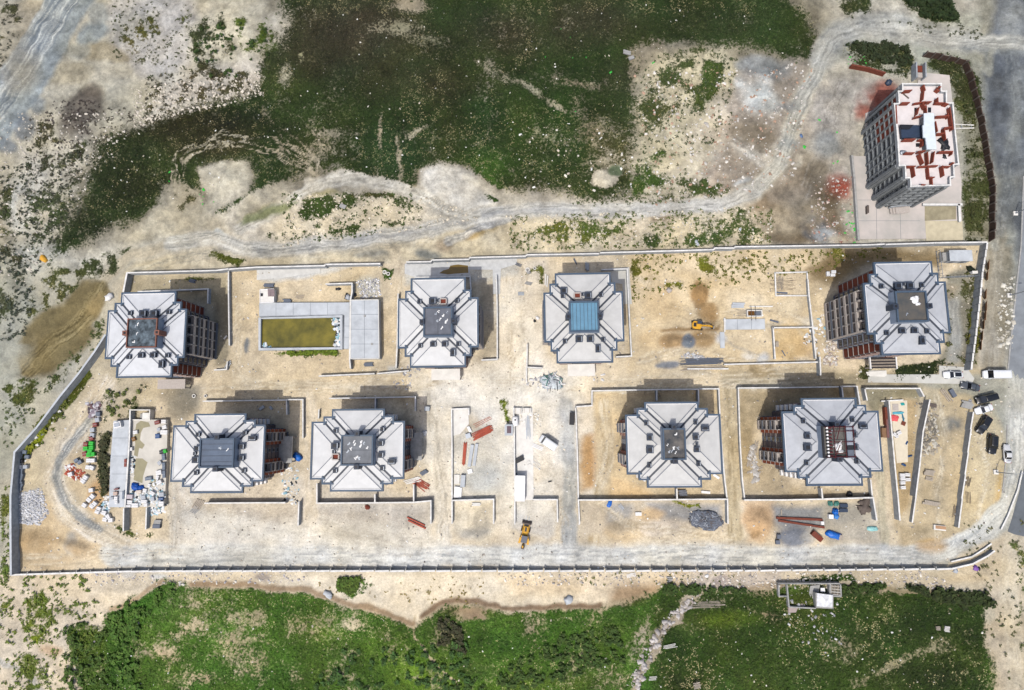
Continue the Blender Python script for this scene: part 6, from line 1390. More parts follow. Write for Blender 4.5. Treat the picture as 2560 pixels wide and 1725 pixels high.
B8 = block(8, 'south-east grey-roofed block with red scaffolding round its roof opening', 15.5,
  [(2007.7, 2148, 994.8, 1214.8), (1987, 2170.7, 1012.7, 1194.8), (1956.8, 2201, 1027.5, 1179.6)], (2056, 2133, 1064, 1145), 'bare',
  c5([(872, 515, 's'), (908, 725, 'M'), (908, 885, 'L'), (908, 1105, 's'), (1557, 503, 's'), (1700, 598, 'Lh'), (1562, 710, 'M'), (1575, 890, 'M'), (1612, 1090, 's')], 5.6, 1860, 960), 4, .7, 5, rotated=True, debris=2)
# red scaffolding on the eighth block, a thing standing on its roof
r8, (cx, cy, k0, k1, l0, l1, zc) = B8
sf = thing('scaffold', 'red tube scaffold around the roof opening of the south-east block', 'scaffolding', (cx, cy, zc + .14), math.radians(.7))
M_scaf = mat('red_scaffold_paint', S(84, 24, 32), .6, .15, 2)
for k in range(9):
    y = l0 + .5 + (l1 - l0 - 1) * k / 8; q = MB(); q.box(k0 + 1.5, y, 0, 1.1, .34, .2); q.build('scaffold_plank', M_scaf, sf)
    q = MB(); q.cyl(k0 + .9, y, .25, .22, .35, 8); q.build('base_jack', M_white, sf)
for (p, q_) in (((k0 + .4, l1 - .3, .5), (k1, l1 - .3, .5)), ((k0 + .4, l0 + .3, .5), (k1, l0 + .3, .5)), ((k1 - .1, l0, .5), (k1 - .1, l1, .5)), ((k0 + 2.4, l0, .5), (k0 + 2.4, l1, .5)), ((k1 - 2, l0, .6), (k1 - 2, l1, .6)), ((k0 + 2, (l0 + l1) / 2, .7), (k1, (l0 + l1) / 2, .7)), ((k0 + 2, l1 - 1.2, .7), (k1, l1 - 1.2, .7)), ((k0 + 2.4, l0 + 1, .7), (k1 - 2, l0 + 1.2, .7)), ((k0 + 2, l0, .7), (k0 + 3.4, l0 + 3, .9)), ((k1 - 3, l1, .7), (k1 - 4, l1 - 3, .9))):
    q = MB(); q.tube(p, q_, .09, 6); q.build('scaffold_tube', M_scaf, sf)
for y0, y1, mm in ((l1 - 4.3, l1, M_steel), (l0 + 1.9, l1 - 4.4, M_dark), (l0, l0 + 1.8, M_slate)):
    q = MB(); q.box(k1 - .9, (y0 + y1) / 2, 0, 1.3, y1 - y0, .3); q.build('cover_sheet', mm, sf)
# white piles of sheeting on the decks of blocks 4 and 8, steel staging on the west face of block 8
for bb, (px_, py_), lab in ((B4, (2288, 751), 'crumpled white sheeting on the dark deck of the north-east block'), (B8, (2096, 1119), 'crumpled white sheeting on the roof opening of the south-east block')):
    zc = bb[1][6] - .2; g = G(px_, py_, zc); t = thing('crumpled_sheeting', lab, 'plastic sheeting', (g.x, g.y, zc))
    for k, (ox, oy, s_) in enumerate(((0, 0, 1.3), (.5, -.8, .8), (-.6, .5, .8), (.3, .8, .6))):
        put('fold', blob_mesh('fold', M_white, s_ * 1.2, s_, .3, k, 10, 3, .4), t, (ox, oy, .0))
st = thing('staging', 'grey timber and steel staging against the west face of the south-east block', 'scaffolding', tuple(G(1912, 1105, 0)), 0)
for i in range(7):
    for (y0, y1) in ((-3.6, 0.2), (.4, 4.2)):
        zz = 1.2 + i * 1.9; q = MB(); q.box(.2 * (i % 2), (y0 + y1) / 2, zz, 1.1, y1 - y0, .1); q.build('platform', M_wood, st)
for y in (-3.6, -1.2, 1.3, 4.2):
    for x in (-.5, .6):
        q = MB(); q.box(x, y, 0, .12, .12, 13.6); q.build('upright', M_steel, st)
# ================================================================== UNFINISHED TALL BLOCK
TH = 14.2
def tp(x, y): return (x / 3.92 + 2120, y / 3.92 + 160)
TO = [tp(*p) for p in [(530, 190), (915, 190), (917, 262), (967, 264), (969, 378), (1030, 378), (1052, 640), (1088, 985), (1038, 988), (1045, 1110), (1005, 1112), (1008, 1190), (612, 1203), (608, 1120), (562, 1118), (556, 997), (500, 997), (484, 752), (475, 636), (450, 386), (498, 384), (490, 264), (530, 262)]]
tg = G(2315, 340, TH); tc = Vector((tg.x, tg.y, 0))
tower = thing('concrete_block', 'tall unfinished concrete block with open brick-walled top floor', 'building', (tc.x, tc.y, 0))
TP = [G(x, y, TH + .9) - tc for x, y in TO]
TP = [(p.x, p.y) for p in TP]
# square up coordinates a little
FL = 7; fh = TH / FL
M_tconc = mat('tower_concrete', S(138, 143, 146), .9, .22, .8, bump=.2); M_tslab = mat('tower_floor', S(228, 222, 222), .9, .08, .6)
M_tbrick = mat('tower_brick', S(140, 68, 50), .85, .18, 2)
def inset(pts, d):
    n_ = len(pts); out = []
    for i in range(n_):
        a, b_, c = Vector(pts[i - 1]), Vector(pts[i]), Vector(pts[(i + 1) % n_])
        e1 = (b_ - a).normalized(); e2 = (c - b_).normalized(); n1 = Vector((e1.y, -e1.x)); n2 = Vector((e2.y, -e2.x))
        m = (n1 + n2); m = m / max(.3, m.dot(n1)); p = b_ + m * d; out.append((p.x, p.y))
    return out
slab_pts = inset(TP, .12)
for k in range(1, FL + 1):
    b = MB(); b.prism(slab_pts[::-1], k * fh - .34, k * fh if k < FL else TH); b.build('floor_slab', M_tconc if k < FL else M_tslab, tower)
b = MB(); b.prism(inset(TP, 2.2)[::-1], 0, TH - .4); b.build('core_wall', mat('tower_inner', S(96, 98, 104), .9, .2, .8), tower)
# facade: columns, spandrels and infill along every edge
n_ = len(TP)
for i in range(n_):
    p = Vector(TP[i]); q_ = Vector(TP[(i + 1) % n_]); d = q_ - p; L_ = d.length; a = math.atan2(d.y, d.x)
    if L_ < .8: continue
    inn = Vector((d.y, -d.x)).normalized()
    nb = max(1, int(round(L_ / 2.4)))
    west = inn.x > .7; south = inn.y > .7
    for j in range(nb + 1):
        c = p + d * (j / nb) + inn * .45; b = MB(); b.box(c.x, c.y, 0, .42, .7, TH - .34, a); b.build('column', M_tconc, tower)
    for k in range(FL):
        for j in range(nb):
            c = p + d * ((j + .5) / nb) + inn * .5; w_ = L_ / nb - .5
            upper = (i > 14 and west and k < FL and (p.y + q_.y) / 2 > 0 and j < nb)
            if west and upper and (k >= 0) and k > 2:
                put('brick_infill', cbox('brick_infill', w_, .25, fh - .5, M_tbrick), tower, (c.x, c.y, k * fh + .05), a)
            elif (j + k) % 3 == 0 or south:
                put('spandrel', cbox('spandrel', w_, .22, .75, M_tconc), tower, (c.x, c.y, k * fh + .003), a)
                if (j + k) % 2: put('brick_infill', cbox('brick_pier', w_ * .3, .2, fh - .4, M_tconc), tower, (c.x + .3 * w_ * d.x / L_, c.y + .3 * w_ * d.y / L_, k * fh + .01), a)
            else:
                put('spandrel', cbox('spandrel_low', w_, .22, .35, M_tconc), tower, (c.x, c.y, k * fh + .003), a)
    # parapet wall
    c = (p + q_) / 2 + inn * .12; b = MB(); b.box(c.x, c.y, TH, L_ + .05, .24, .9 - .002 * (i % 3), a); b.build('parapet', M_wallf, tower)
    b = MB(); b.box(c.x, c.y, TH + .9, L_ + .22, .32, .07 + .002 * (i % 4), a); b.build('coping', M_cope, tower)
# brick partitions on the open floor: (x0,y0,x1,y1) in zoom px, wall tops
parts = [(550, 262, 628, 256), (740, 205, 755, 262), (745, 262, 735, 350), (655, 380, 770, 362), (525, 380, 605, 378), (770, 370, 820, 368), (862, 375, 960, 378), (878, 330, 880, 375), (885, 225, 912, 225), (945, 385, 985, 395),
         (475, 400, 485, 580), (700, 420, 680, 490), (655, 520, 735, 500), (770, 400, 775, 475), (735, 380, 760, 430), (865, 512, 995, 505), (985, 480, 990, 520), (860, 560, 880, 660), (868, 682, 940, 680), (945, 630, 960, 740), (945, 625, 1015, 618), (1000, 420, 1030, 640),
         (545, 740, 660, 738), (700, 735, 760, 742), (740, 742, 735, 800), (565, 868, 655, 868), (690, 858, 760, 850), (700, 880, 740, 975), (780, 858, 790, 980), (850, 855, 835, 960), (895, 858, 1030, 855), (1025, 860, 1020, 885),
         (575, 1002, 665, 1000), (640, 1005, 655, 1100), (700, 1000, 890, 990), (790, 1010, 800, 1110), (925, 995, 940, 1095), (945, 998, 1010, 1000), (800, 1112, 850, 1108), (830, 1110, 835, 1180), (1020, 965, 1045, 970), (720, 1182, 760, 1184), (870, 240, 905, 262)]
for (x0, y0, x1, y1) in parts:
    p = G(*tp(x0, y0), TH + 1.3) - tc; q_ = G(*tp(x1, y1), TH + 1.3) - tc; d = q_ - p
    b = MB(); b.box((p.x + q_.x) / 2, (p.y + q_.y) / 2, TH, max(.5, d.length), .22, 1.3 + R.uniform(-.2, .2), math.atan2(d.y, d.x)); b.build('partition', M_tbrick, tower)
def tquad(pts, z0, z1, name, m, par=tower):
    ps = [G(*tp(*p), z1) - tc for p in pts]; b = MB(); b.prism([(p.x, p.y) for p in ps][::-1], z0, z1); return b.build(name, m, par)
tquad([(745, 482), (842, 482), (848, 600), (868, 835), (775, 835), (760, 720), (738, 720), (732, 600), (745, 600)], TH + 2.3, TH + 2.6, 'lift_roof', mat('lift_roof', S(222, 232, 240), .8, .05, 1))
tquad([(760, 500), (835, 500), (850, 820), (785, 820)], TH, TH + 2.3, 'lift_shaft', M_tconc)
for pts in ([(650, 428), (670, 428), (675, 500), (650, 500)], [(783, 425), (815, 425), (815, 475), (783, 475)], [(665, 775), (705, 775), (700, 812), (665, 812)], [(690, 880), (718, 880), (725, 970), (695, 970)]):
    tquad(pts, TH + .0, TH + .02, 'shaft_opening', M_dark)
b_ = thing('tarpaulin', 'dark navy sheet lying on the open top floor of the tall block', 'tarpaulin', (tc.x, tc.y, TH))
ps = [G(*tp(*p), TH + .8) - tc for p in [(512, 600), (740, 600), (742, 718), (525, 725)]]; b = MB(); b.prism([(p.x, p.y) for p in ps][::-1], .05, .9); b.build('sheet', M_navy, b_)
ps = [G(*tp(*p), TH + 1) - tc for p in [(510, 595), (640, 598), (600, 640), (520, 640)]]; b = MB(); b.prism([(p.x, p.y) for p in ps][::-1], .904, 1.15); b.build('fold', M_dark, b_)
def heap_on(x, y, z, sx, sy, sz, m, name, label, cat, seed=1, parts_=3):
    g = G(x, y, z + sz * .5); t = thing(name, label, cat, (g.x, g.y, z), R.uniform(0, 3)); rr = random.Random(seed)
    for k in range(parts_):
        s_ = rr.uniform(.5, .9) if k else 1
        put('lump', blob_mesh('lump', m, sx * s_, sy * s_, sz * s_, seed * 7 + k, 10, 4, .35), t, (rr.uniform(-.3, .3) * sx * (k > 0), rr.uniform(-.3, .3) * sy * (k > 0), -.03), rr.uniform(0, 3))
    return t
heap_on(*tp(945, 780), TH, 3.2, 1.6, .6, M_dark, 'sheet_heap', 'black crumpled sheet on the right side of the open top floor', 'plastic sheeting', 3)
heap_on(*tp(950, 905), TH, 1.3, .8, .25, M_dark, 'sheet_heap', 'small black oval scrap on the lower right of the open top floor', 'plastic sheeting', 4, 2)
heap_on(*tp(545, 860), TH, 1.0, 1.4, .5, M_steel, 'sheet_heap', 'small grey scrap at the left of the open top floor', 'scrap', 5, 2)
for (p0, p1, lab) in (((540, 285), (600, 335), 'single timber plank lying at the top left of the open floor'),):
    p = G(*tp(*p0), TH + .2); q_ = G(*tp(*p1), TH + .2); t = thing('plank', lab, 'plank', ((p.x + q_.x) / 2, (p.y + q_.y) / 2, TH)); b = MB(); d = q_ - p; b.box(0, 0, .02, d.length, .35, .1, math.atan2(d.y, d.x)); b.build('board', M_woodd, t)
# stair box and bricks on the podium behind, chutes on its side
t = thing('brick_bay', 'small walled bay of stacked bricks behind the tall unfinished block', 'brick bay', tuple(G(2287, 186, 0)))
for k, (x, y, sx, sy, m_) in enumerate([(-.9, 0, .3, 4.4, M_wallf), (1.5, 0, .3, 4.2, M_wallf), (.4, .8, 1.6, 1.8, M_redb), (.5, -1.0, 1.2, 1.4, M_balc)]):
    b = MB(); b.box(x, y, .2, sx, sy, 2.2 if k < 2 else 1.2, -.05); b.build('side_wall' if k < 2 else 'brick_stack', m_, t)
t = thing('entrance_porch', 'small angular concrete porch at the foot of the tall block', 'porch', tuple(G(2246, 524, 0.26)))
for k in range(3):
    b = MB(); b.box(.0, -.3 * k, .25 + .25 * k, 5 - k * 1.2, 2.2 - .3 * k, .26, .1); b.build('step', M_balc, t)
b = MB(); b.box(0, .6, .25, 5.6, .3, 1.2, .1); b.build('porch_wall', M_wallf, t)
t = thing('steel_chute', 'pair of pale rails sticking out to the right of the tall block', 'rails', tuple(G(2402, 318, 0)))
for y in (-.5, .5):
    b = MB(); b.tube((-3.5, y * 1.3, .6), (3.2, y * .8, .3), .14); b.build('rail', M_concw, t)
for x in (-2.5, 0, 2.5): b = MB(); b.box(x, 0, .2, .15, 1.2, .15); b.build('cross_bar', M_steel, t)
# ================================================================== VEHICLES
M_tyre = mat('tyre', S(40, 40, 42), .9, .1, 2)
M_carglass = mat('car_glass', S(22, 26, 32), .08, .05, 1, spec=.8)
M_lamp = mat('lamp_lens', S(225, 225, 225), .2, .02, 1)
M_tail = mat('tail_lens', S(170, 30, 30), .3, .02, 1)
PAINT = {}
def paint(n, c, r=.25): return mat('paint_' + n, S(*c), r, .03, .5, spec=.6)
def ring(x, hw, z0, z1, r=.25, n_=4):
    """rounded-top cross-section at station x"""
    pts = [(x, -hw * .92, z0), (x, hw * .92, z0), (x, hw, z0 + .25 * (z1 - z0)), (x, hw * .99, z0 + .65 * (z1 - z0)), (x, hw * .9, z1 - .04), (x, hw * .6, z1), (x, -hw * .6, z1), (x, -hw * .9, z1 - .04), (x, -hw * .99, z0 + .65 * (z1 - z0)), (x, -hw, z0 + .25 * (z1 - z0))]
    return pts
def car(px, py, heading, label, kind, color, length=4.6, width=1.85, roofdark=False, group='vehicles parked by the site entrance', cat='car', roofcol=None):
    """heading: image direction of the nose in degrees, counter-clockwise from right"""
    g = G(px, py, .8); t = thing({'van': 'parked_van', 'suv': 'parked_suv', 'mpv': 'parked_van'}.get(kind, 'parked_car'), label, cat, (g.x, g.y, .02), math.radians(heading), group)
    Lh = length / 2; W_ = width / 2
    hb = {'sedan': .92, 'estate': .95, 'suv': 1.12, 'van': 1.15, 'mpv': 1.1}[kind]; ht = {'sedan': 1.45, 'estate': 1.5, 'suv': 1.8, 'van': 2.4, 'mpv': 1.9}[kind]
    m = color
    if kind == 'van': st_ = [(-1, .86, .5, 1.1), (-.98, .96, .32, 1.2), (-.5, 1, .3, 1.2), (.5, 1, .3, 1.2), (.72, .98, .3, 1.15), (.9, .9, .32, 1.0), (1, .7, .4, .8)]
    elif kind in ('suv', 'mpv'): st_ = [(-1, .82, .5, .98), (-.96, .94, .35, hb), (-.5, 1, .3, hb), (.3, 1, .3, hb), (.6, .98, .3, hb - .03), (.88, .9, .32, hb - .12), (1, .66, .42, .74)]
    else: st_ = [(-1, .74, .5, .85), (-.94, .9, .34, hb - .04), (-.5, .99, .28, hb), (.2, 1, .28, hb), (.55, .97, .28, hb - .06), (.85, .88, .3, hb - .16), (1, .6, .4, .62)]
    b = MB(); b.loft([ring(x * Lh, W_ * w_, z0, z1) for x, w_, z0, z1 in st_]); b.build('body', m, t, True)
    cab = {'sedan': (-.62, .34), 'estate': (-.9, .36), 'suv': (-.93, .42), 'van': (-.97, .68), 'mpv': (-.95, .55)}[kind]
    rf = {'sedan': (-.36, .08), 'estate': (-.74, .1), 'suv': (-.8, .14), 'van': (-.94, .48), 'mpv': (-.84, .26)}[kind]
    def sec(x, hw, z): return [(x, -hw, z), (x, hw, z)]
    wb, wr = W_ * .93, W_ * (.74 if kind != 'van' else .88)
    vs = [(cab[0] * Lh, -wb * .9, hb - .05), (cab[0] * Lh, wb * .9, hb - .05), (cab[1] * Lh, wb, hb - .05), (cab[1] * Lh, -wb, hb - .05), (rf[0] * Lh, -wr, ht - .03), (rf[0] * Lh, wr, ht - .03), (rf[1] * Lh, wr, ht - .03), (rf[1] * Lh, -wr, ht - .03)]
    b = MB(); b.quad_mesh(vs, [(0, 1, 2, 3), (7, 6, 5, 4), (0, 4, 5, 1), (1, 5, 6, 2), (2, 6, 7, 3), (3, 7, 4, 0)]); b.build('windscreen', M_carglass, t)
    r0, r1 = rf[0] * Lh, rf[1] * Lh
    b = MB(); n1 = 6
    b.loft([[(x, y, z) for (y, z) in ((-wr * 1.02 * s, ht - .06), (wr * 1.02 * s, ht - .06), (wr * .96 * s, ht), (wr * .5 * s, ht + .05), (-wr * .5 * s, ht + .05), (-wr * .96 * s, ht))] for x, s in ((r0 - .05, .95), (r0 + .2, 1), (r1 - .2, 1), (r1 + .05, .95))])
    rr_ = b.build('roof', m, t, True)
    if roofdark: b = MB(); b.box((r0 + r1) / 2, 0, ht + .03, (r1 - r0) * .8, wr * 1.5, .04); b.build('sunroof', M_carglass, rr_)
    if kind in ('van',):
        b = MB(); b.loft([[(x, y, z) for (y, z) in ((-W_ * .97, 1.1), (W_ * .97, 1.1), (W_ * .95, 1.9), (W_ * .86, 2.38), (-W_ * .86, 2.38), (-W_ * .95, 1.9))] for x in (-.97 * Lh, .36 * Lh)]); b.build('load_body', m, t)
        for k in range(5): b = MB(); b.box((-.85 + k * .27) * Lh, 0, ht + .045, .05, W_ * 1.5, .03); b.build('roof_rib', M_white, rr_)
    # pillars
    for s in (-1, 1):
        b = MB(); b.tube((cab[1] * Lh, s * wb * .98, hb - .02), (rf[1] * Lh, s * wr, ht - .02), .045, 5); b.tube((cab[0] * Lh, s * wb * .9, hb - .02), (rf[0] * Lh, s * wr, ht - .02), .05, 5); b.build('pillar', m, t)
        b = MB(); b.box(cab[1] * Lh * .82, s * (W_ + .1), hb - .05, .16, .22, .14); b.build('wing_mirror', m, t)
        b = MB(); b.box(.93 * Lh, s * W_ * .62, hb - .36, .22, .36, .14, -s * .35); b.build('headlight', M_lamp, t)
        b = MB(); b.box(-.965 * Lh, s * W_ * .72, hb - .22, .12, .3, .16); b.build('tail_light', M_tail, t)
        for x in (-.62, .62):
            b = MB(); b.cyl(x * Lh, s * W_ * .9 - (.11), .33, .33, .22, 14, 'y'); wh = b.build('wheel', M_tyre, t)
            b = MB(); b.cyl(x * Lh, s * W_ * .9 - .12 if s < 0 else s * W_ * .9 + .10, .33, .19, .03, 10, 'y'); b.build('rim', M_steel, wh)
    return t
PW_ = paint('white', (238, 242, 246)); PB_ = paint('black', (26, 28, 32)); PG_ = paint('graphite', (78, 84, 92)); PS_ = paint('silver', (214, 216, 218), .3)
car(2383, 937, 180, 'white estate car with a black glass roof on the paved apron by the gate', 'estate', PW_, 4.8, 1.9, True)
car(2488, 936, 180, 'long white panel van at the edge of the asphalt road', 'van', PW_, 6.1, 2.2, cat='van')
car(2426, 966, 168, 'dark grey saloon car just below the white van', 'sedan', PG_, 4.6, 1.85)
car(2466, 996, 194, 'black people carrier pointing left between grey and white saloons', 'mpv', PB_, 5.4, 2.0, cat='van')
car(2460, 1023, 197, 'white saloon car with dark windows below the black people carrier', 'sedan', PW_, 4.5, 1.85)
car(2459, 1062, 236, 'black off-roader parked slantwise with its nose to the lower left', 'suv', PB_, 5.0, 2.05)
car(2481, 1111, 262, 'black off-roader standing nearly upright beside the kerb', 'suv', PB_, 4.9, 2.1)
car(2519, 1134, 88, 'silver saloon car on the pale road beside the kerb, lowest of the parked cars', 'sedan', PS_, 4.6, 1.8)
car(1370, 1107, 146, 'white van with dark windscreen parked askew in the storage yard', 'van', PW_, 4.9, 2.1, cat='van', group='vans inside the yard')

M_yel = mat('digger_yellow', S(226, 170, 44), .5, .08, 2)
M_track = mat('track_rubber', S(60, 58, 54), .9, .15, 3)
def limb(b, p, q_, w0, h0, w1=None, h1=None):
    w1 = w1 or w0; h1 = h1 or h0; p, q_ = Vector(p), Vector(q_); d = (q_ - p).normalized(); s = Vector((-d.y, d.x, 0)).normalized(); u = d.cross(s) * -1
    rings = []
    for c, w_, h_ in ((p, w0, h0), (q_, w1, h1)): rings.append([c - s * w_ / 2 - u * h_ / 2, c + s * w_ / 2 - u * h_ / 2, c + s * w_ / 2 + u * h_ / 2, c - s * w_ / 2 + u * h_ / 2])
    b.loft(rings)
g = G(1744, 813, 1); ex = thing('excavator', 'yellow tracked excavator digging in the open sandy yard', 'excavator', (g.x, g.y, 0), math.radians(-6))
for s in (-1, 1):
    b = MB(); b.loft([[(x, s * 1.15 - .28, z0), (x, s * 1.15 + .28, z0), (x, s * 1.15 + .28, z1), (x, s * 1.15 - .28, z1)] for x, z0, z1 in ((-1.9, .25, .6), (-1.6, .02, .8), (1.6, .02, .8), (1.9, .25, .6))]); tr = b.build('track', M_track, ex)
b = MB(); b.box(0, 0, .5, 1.8, 1.7, .4); b.build('undercarriage', M_dark, ex)
b = MB(); pts = [(-1.5, -1.2), (-.9, -1.35), (.9, -1.3), (1.2, -.4), (1.2, 1.0), (-.9, 1.25), (-1.5, 1.1), (-1.85, .5), (-1.85, -.6)]; b.prism(pts, .95, 1.9); b.build('engine_housing', M_yel, ex)
b = MB(); b.box(-1.0, 0, 1.9, .9, 1.3, .12); b.build('engine_grille', M_dark, ex)
b = MB(); b.loft([[(x, y0, 1.2), (x, y1, 1.2), (x, y1 - .08, z1), (x, y0 + .08, z1)] for x, y0, y1, z1 in ((-.4, .25, 1.25, 2.7), (1.0, .25, 1.25, 2.75), (1.5, .3, 1.2, 2.0))]); b.build('cab', M_carglass, ex)
b = MB(); b.box(.35, .75, 2.76, 1.5, .95, .06); b.build('cab_roof', M_navy, ex)
b = MB(); limb(b, (.9, -.15, 1.6), (2.8, -.2, 3.2), .5, .6, .45, .6); b.build('boom', M_yel, ex)
b = MB(); limb(b, (2.8, -.2, 3.2), (4.2, -.2, 2.9), .42, .55, .38, .4); b.build('boom_tip', M_yel, ex)
b = MB(); limb(b, (4.1, -.2, 3.0), (4.9, -.2, 1.3), .36, .5, .3, .35); b.build('dipper_arm', M_yel, ex)
b = MB(); limb(b, (1.3, -.55, 1.7), (2.6, -.55, 2.9), .16, .16); b.build('ram', M_steel, ex)
b = MB(); b.loft([[(x, -.6, z0), (x, .3, z0), (x, .3, z1), (x, -.6, z1)] for x, z0, z1 in ((4.6, .6, 1.3), (4.9, .2, 1.35), (5.4, .3, .9))]); bk = b.build('bucket', M_dark, ex)
b = MB(); b.box(5.45, -.15, .3, .22, .9, .5); b.build('bucket_lip', M_concw, bk)
ex.scale = (.78, .78, .78)
# backhoe loader
g = G(1312, 1338, 1); bh = thing('backhoe_loader', 'yellow backhoe loader with grey cab roof on the haul road', 'backhoe loader', (g.x, g.y, 0), math.radians(80))
for x, r_ in ((-1.2, .75), (1.3, .5)):
    for s in (-1, 1): b = MB(); b.cyl(x, s * .95 - .2, r_, r_, .4, 14, 'y'); wh = b.build('wheel', M_tyre, bh); b = MB(); b.cyl(x, s * 1.16 - .015, r_, r_ * .5, .03, 10, 'y'); b.build('rim', M_yel, wh)
b = MB(); b.loft([[(x, -w_, .5), (x, w_, .5), (x, w_, z1), (x, -w_, z1)] for x, w_, z1 in ((-1.9, .95, 1.2), (-.2, .95, 1.5), (.2, .6, 1.75), (2.2, .5, 1.55))]); b.build('chassis', M_yel, bh)
b = MB(); b.box(1.5, 0, 1.65, 1.0, .5, .08); b.build('bonnet_grille', M_dark, bh)
b = MB(); b.loft([[(-1.6, -.8, 1.3), (-1.6, .8, 1.3), (-1.4, .7, 2.6), (-1.4, -.7, 2.6)], [(.1, -.75, 1.3), (.1, .75, 1.3), (0, .65, 2.6), (0, -.65, 2.6)]]); b.build('cab', M_carglass, bh)
b = MB(); b.box(-.75, 0, 2.6, 1.7, 1.45, .1); b.build('cab_roof', mat('cab_roof_grey', S(92, 98, 112), .5, .08, 1), bh)
for s in (-1, 1): b = MB(); limb(b, (.3, s * .72, 1.4), (2.9, s * .72, .8), .18, .25); b.build('loader_arm', M_yel, bh)
b = MB(); b.loft([[(x, -1.2, z0), (x, 1.2, z0), (x, 1.2, z1), (x, -1.2, z1)] for x, z0, z1 in ((2.7, .3, 1.1), (3.0, .1, 1.1), (3.5, .08, .25))]); fb = b.build('front_bucket', M_woodd, bh)
for s in (-.35, .35): b = MB(); b.box(4.0, s, .1, 1.2, .12, .1); b.build('fork', M_steel, fb)
for s in (-1, 1): b = MB(); b.box(-1.3, s * 1.02, 1.45, 1.5, .5, .12, -s * .15); b.build('mudguard', M_yel, bh)
b = MB(); limb(b, (-2.0, 0, 1.2), (-2.5, .1, 2.6), .35, .35); limb(b, (-2.5, .1, 2.6), (-3.0, .0, 1.2), .3, .3); b.build('backhoe_arm', M_yel, bh)
b = MB(); b.loft([[(x, -.4, z0), (x, .4, z0), (x, .4, z1), (x, -.4, z1)] for x, z0, z1 in ((-3.4, .5, 1.2), (-3.1, .3, 1.3), (-2.8, .6, 1.2))]); b.build('rear_bucket', M_woodd, bh)

# ================================================================== BUILDINGS AND HUTS OF SMALLER SIZE
g = G(2402, 639, 2.6); hut = thing('transformer_hut', 'windowless transformer hut with a flat pale roof in its fenced corner', 'hut', (g.x, g.y, 0), 0)
b = MB(); b.box(0, 0, 0, 5.4, 2.6, 2.5); b.build('wall', M_wallf, hut)
b = MB(); b.box(0, 0, 2.5, 5.7, 2.9, .2); b.build('roof', M_concb, hut)
for x in (-1.5, 1.2): b = MB(); b.box(x, -1.32, .1, 1.2, .06, 2.1); d_ = b.build('door', M_slate, hut); b = MB(); b.box(x + .45, -1.37, 1.0, .08, .06, .2); b.build('handle', M_steel, d_)
b = MB(); b.box(-3.3, .1, .0, 1.2, 2.6, 1.4, 0, .8); b.build('side_bay', M_concd, hut)
g = G(2436, 681, 1); t = thing('meter_cabinet', 'small white cabinet below the transformer hut', 'cabinet', (g.x, g.y, 0)); b = MB(); b.box(0, 0, 0, 1.3, .6, 1.2); b.build('case', M_white, t); b = MB(); b.box(0, 0, 1.2, 1.4, .7, .08); b.build('lid', M_concw, t)
for x, lab in ((2395, 'dark bush mound left of the small white cabinet'),):
    heap_on(2428, 672, 0, 2.0, 1.6, .8, mat('dark_leaves', S(26, 36, 20), .9, .3, 3), 'bush', lab, 'bush', 8)
# flat roofed buildings: upstands, vents
for nm, lst in (('pump_house', [(912, 790), (930, 860)]),):
    par = bpy.data.objects[nm]
    for (x, y) in lst:
        g = G(x, y, 2.6); b = MB(); b.box(g.x - par.location.x, g.y - par.location.y, 2.6, .5, .5, .15); b.build('roof_vent', M_concd, par)
    for p, q_ in (((877, 750), (946, 749)), ((946, 749), (948, 896)), ((948, 896), (876, 897)), ((876, 897), (877, 750))):
        p, q_ = G(*p, 2.7) - par.location, G(*q_, 2.7) - par.location; p.z = q_.z = 2.604; b = MB(); b.beam(p, q_, .16, .1); b.build('roof_edge', M_concw, par)
par = bpy.data.objects['small_hut']
for p, q_ in (((650, 724), (684, 722)), ((684, 722), (684, 755)), ((684, 755), (650, 757)), ((650, 757), (650, 724))):
    p, q_ = G(*p, 1.9) - par.location, G(*q_, 1.9) - par.location; p.z = q_.z = 1.804; b = MB(); b.beam(p, q_, .18, .12); b.build('roof_edge', M_white, par)
g = G(654, 737, 1.85); b = MB(); b.box(g.x - par.location.x, g.y - par.location.y, 1.81, .7, .8, .1); b.build('roof_hatch', M_dark, par)
g = G(679, 732, 1.9); t = thing('sheet_stack', 'stack of mauve corrugated sheets on the small white hut', 'sheets', (g.x, g.y, 1.93))
for k in range(5): b = MB(); b.box(-.8 + k * .36, 0, 0, .3, 2.0, .12 + .03 * (k % 2), .12); b.build('sheet', mat('mauve_sheet', S(150, 134, 136), .7, .1, 2), t)
# storage slab in the west yard
slab([(284, 1052), (323, 1050), (318, 1150), (312, 1268), (272, 1268), (276, 1150)], -.2, 1.2, M_concb, 'storage_slab', 'raised pale concrete slab in the west yard, left half')
slab([(326, 1049), (419, 1049), (416, 1180), (411, 1266), (314, 1268), (320, 1150)], -.2, 1.0, mat('damp_slab', S(206, 202, 192), .85, .12, .2, rgb2=S(214, 210, 200)), 'storage_slab', 'wide concrete slab crowded with pallets, with greenish damp patches', 'slab')
wall([(325, 1028), (323, 1100), (318, 1180), (312, 1268)], 1.9, .3, 'grey dividing wall along the middle of the storage slab')
b = None
g = G(353, 1037, 1); t = thing('stair_pit', 'open concrete stair pit at the top of the storage slab', 'stair pit', (g.x, g.y, 0))
for (x, y, sx, sy, z1) in ((0, 1.25, 5.6, .25, 1.8), (2.7, 0, .25, 2.3, 1.8), (0, -1.3, 5.2, .25, 1.2)): b = MB(); b.box(x, y, 0, sx, sy, z1); b.build('pit_wall', M_concw, t)
for k in range(5): b = MB(); b.box(-.6 + k * .3, -.3, 0, .26, 1.2, .3 + k * .18); b.build('step', M_concd, t)
b = MB(); b.box(1.5, -.3, 0, 1.7, 1.6, 1.5); b.build('landing', M_concw, t)
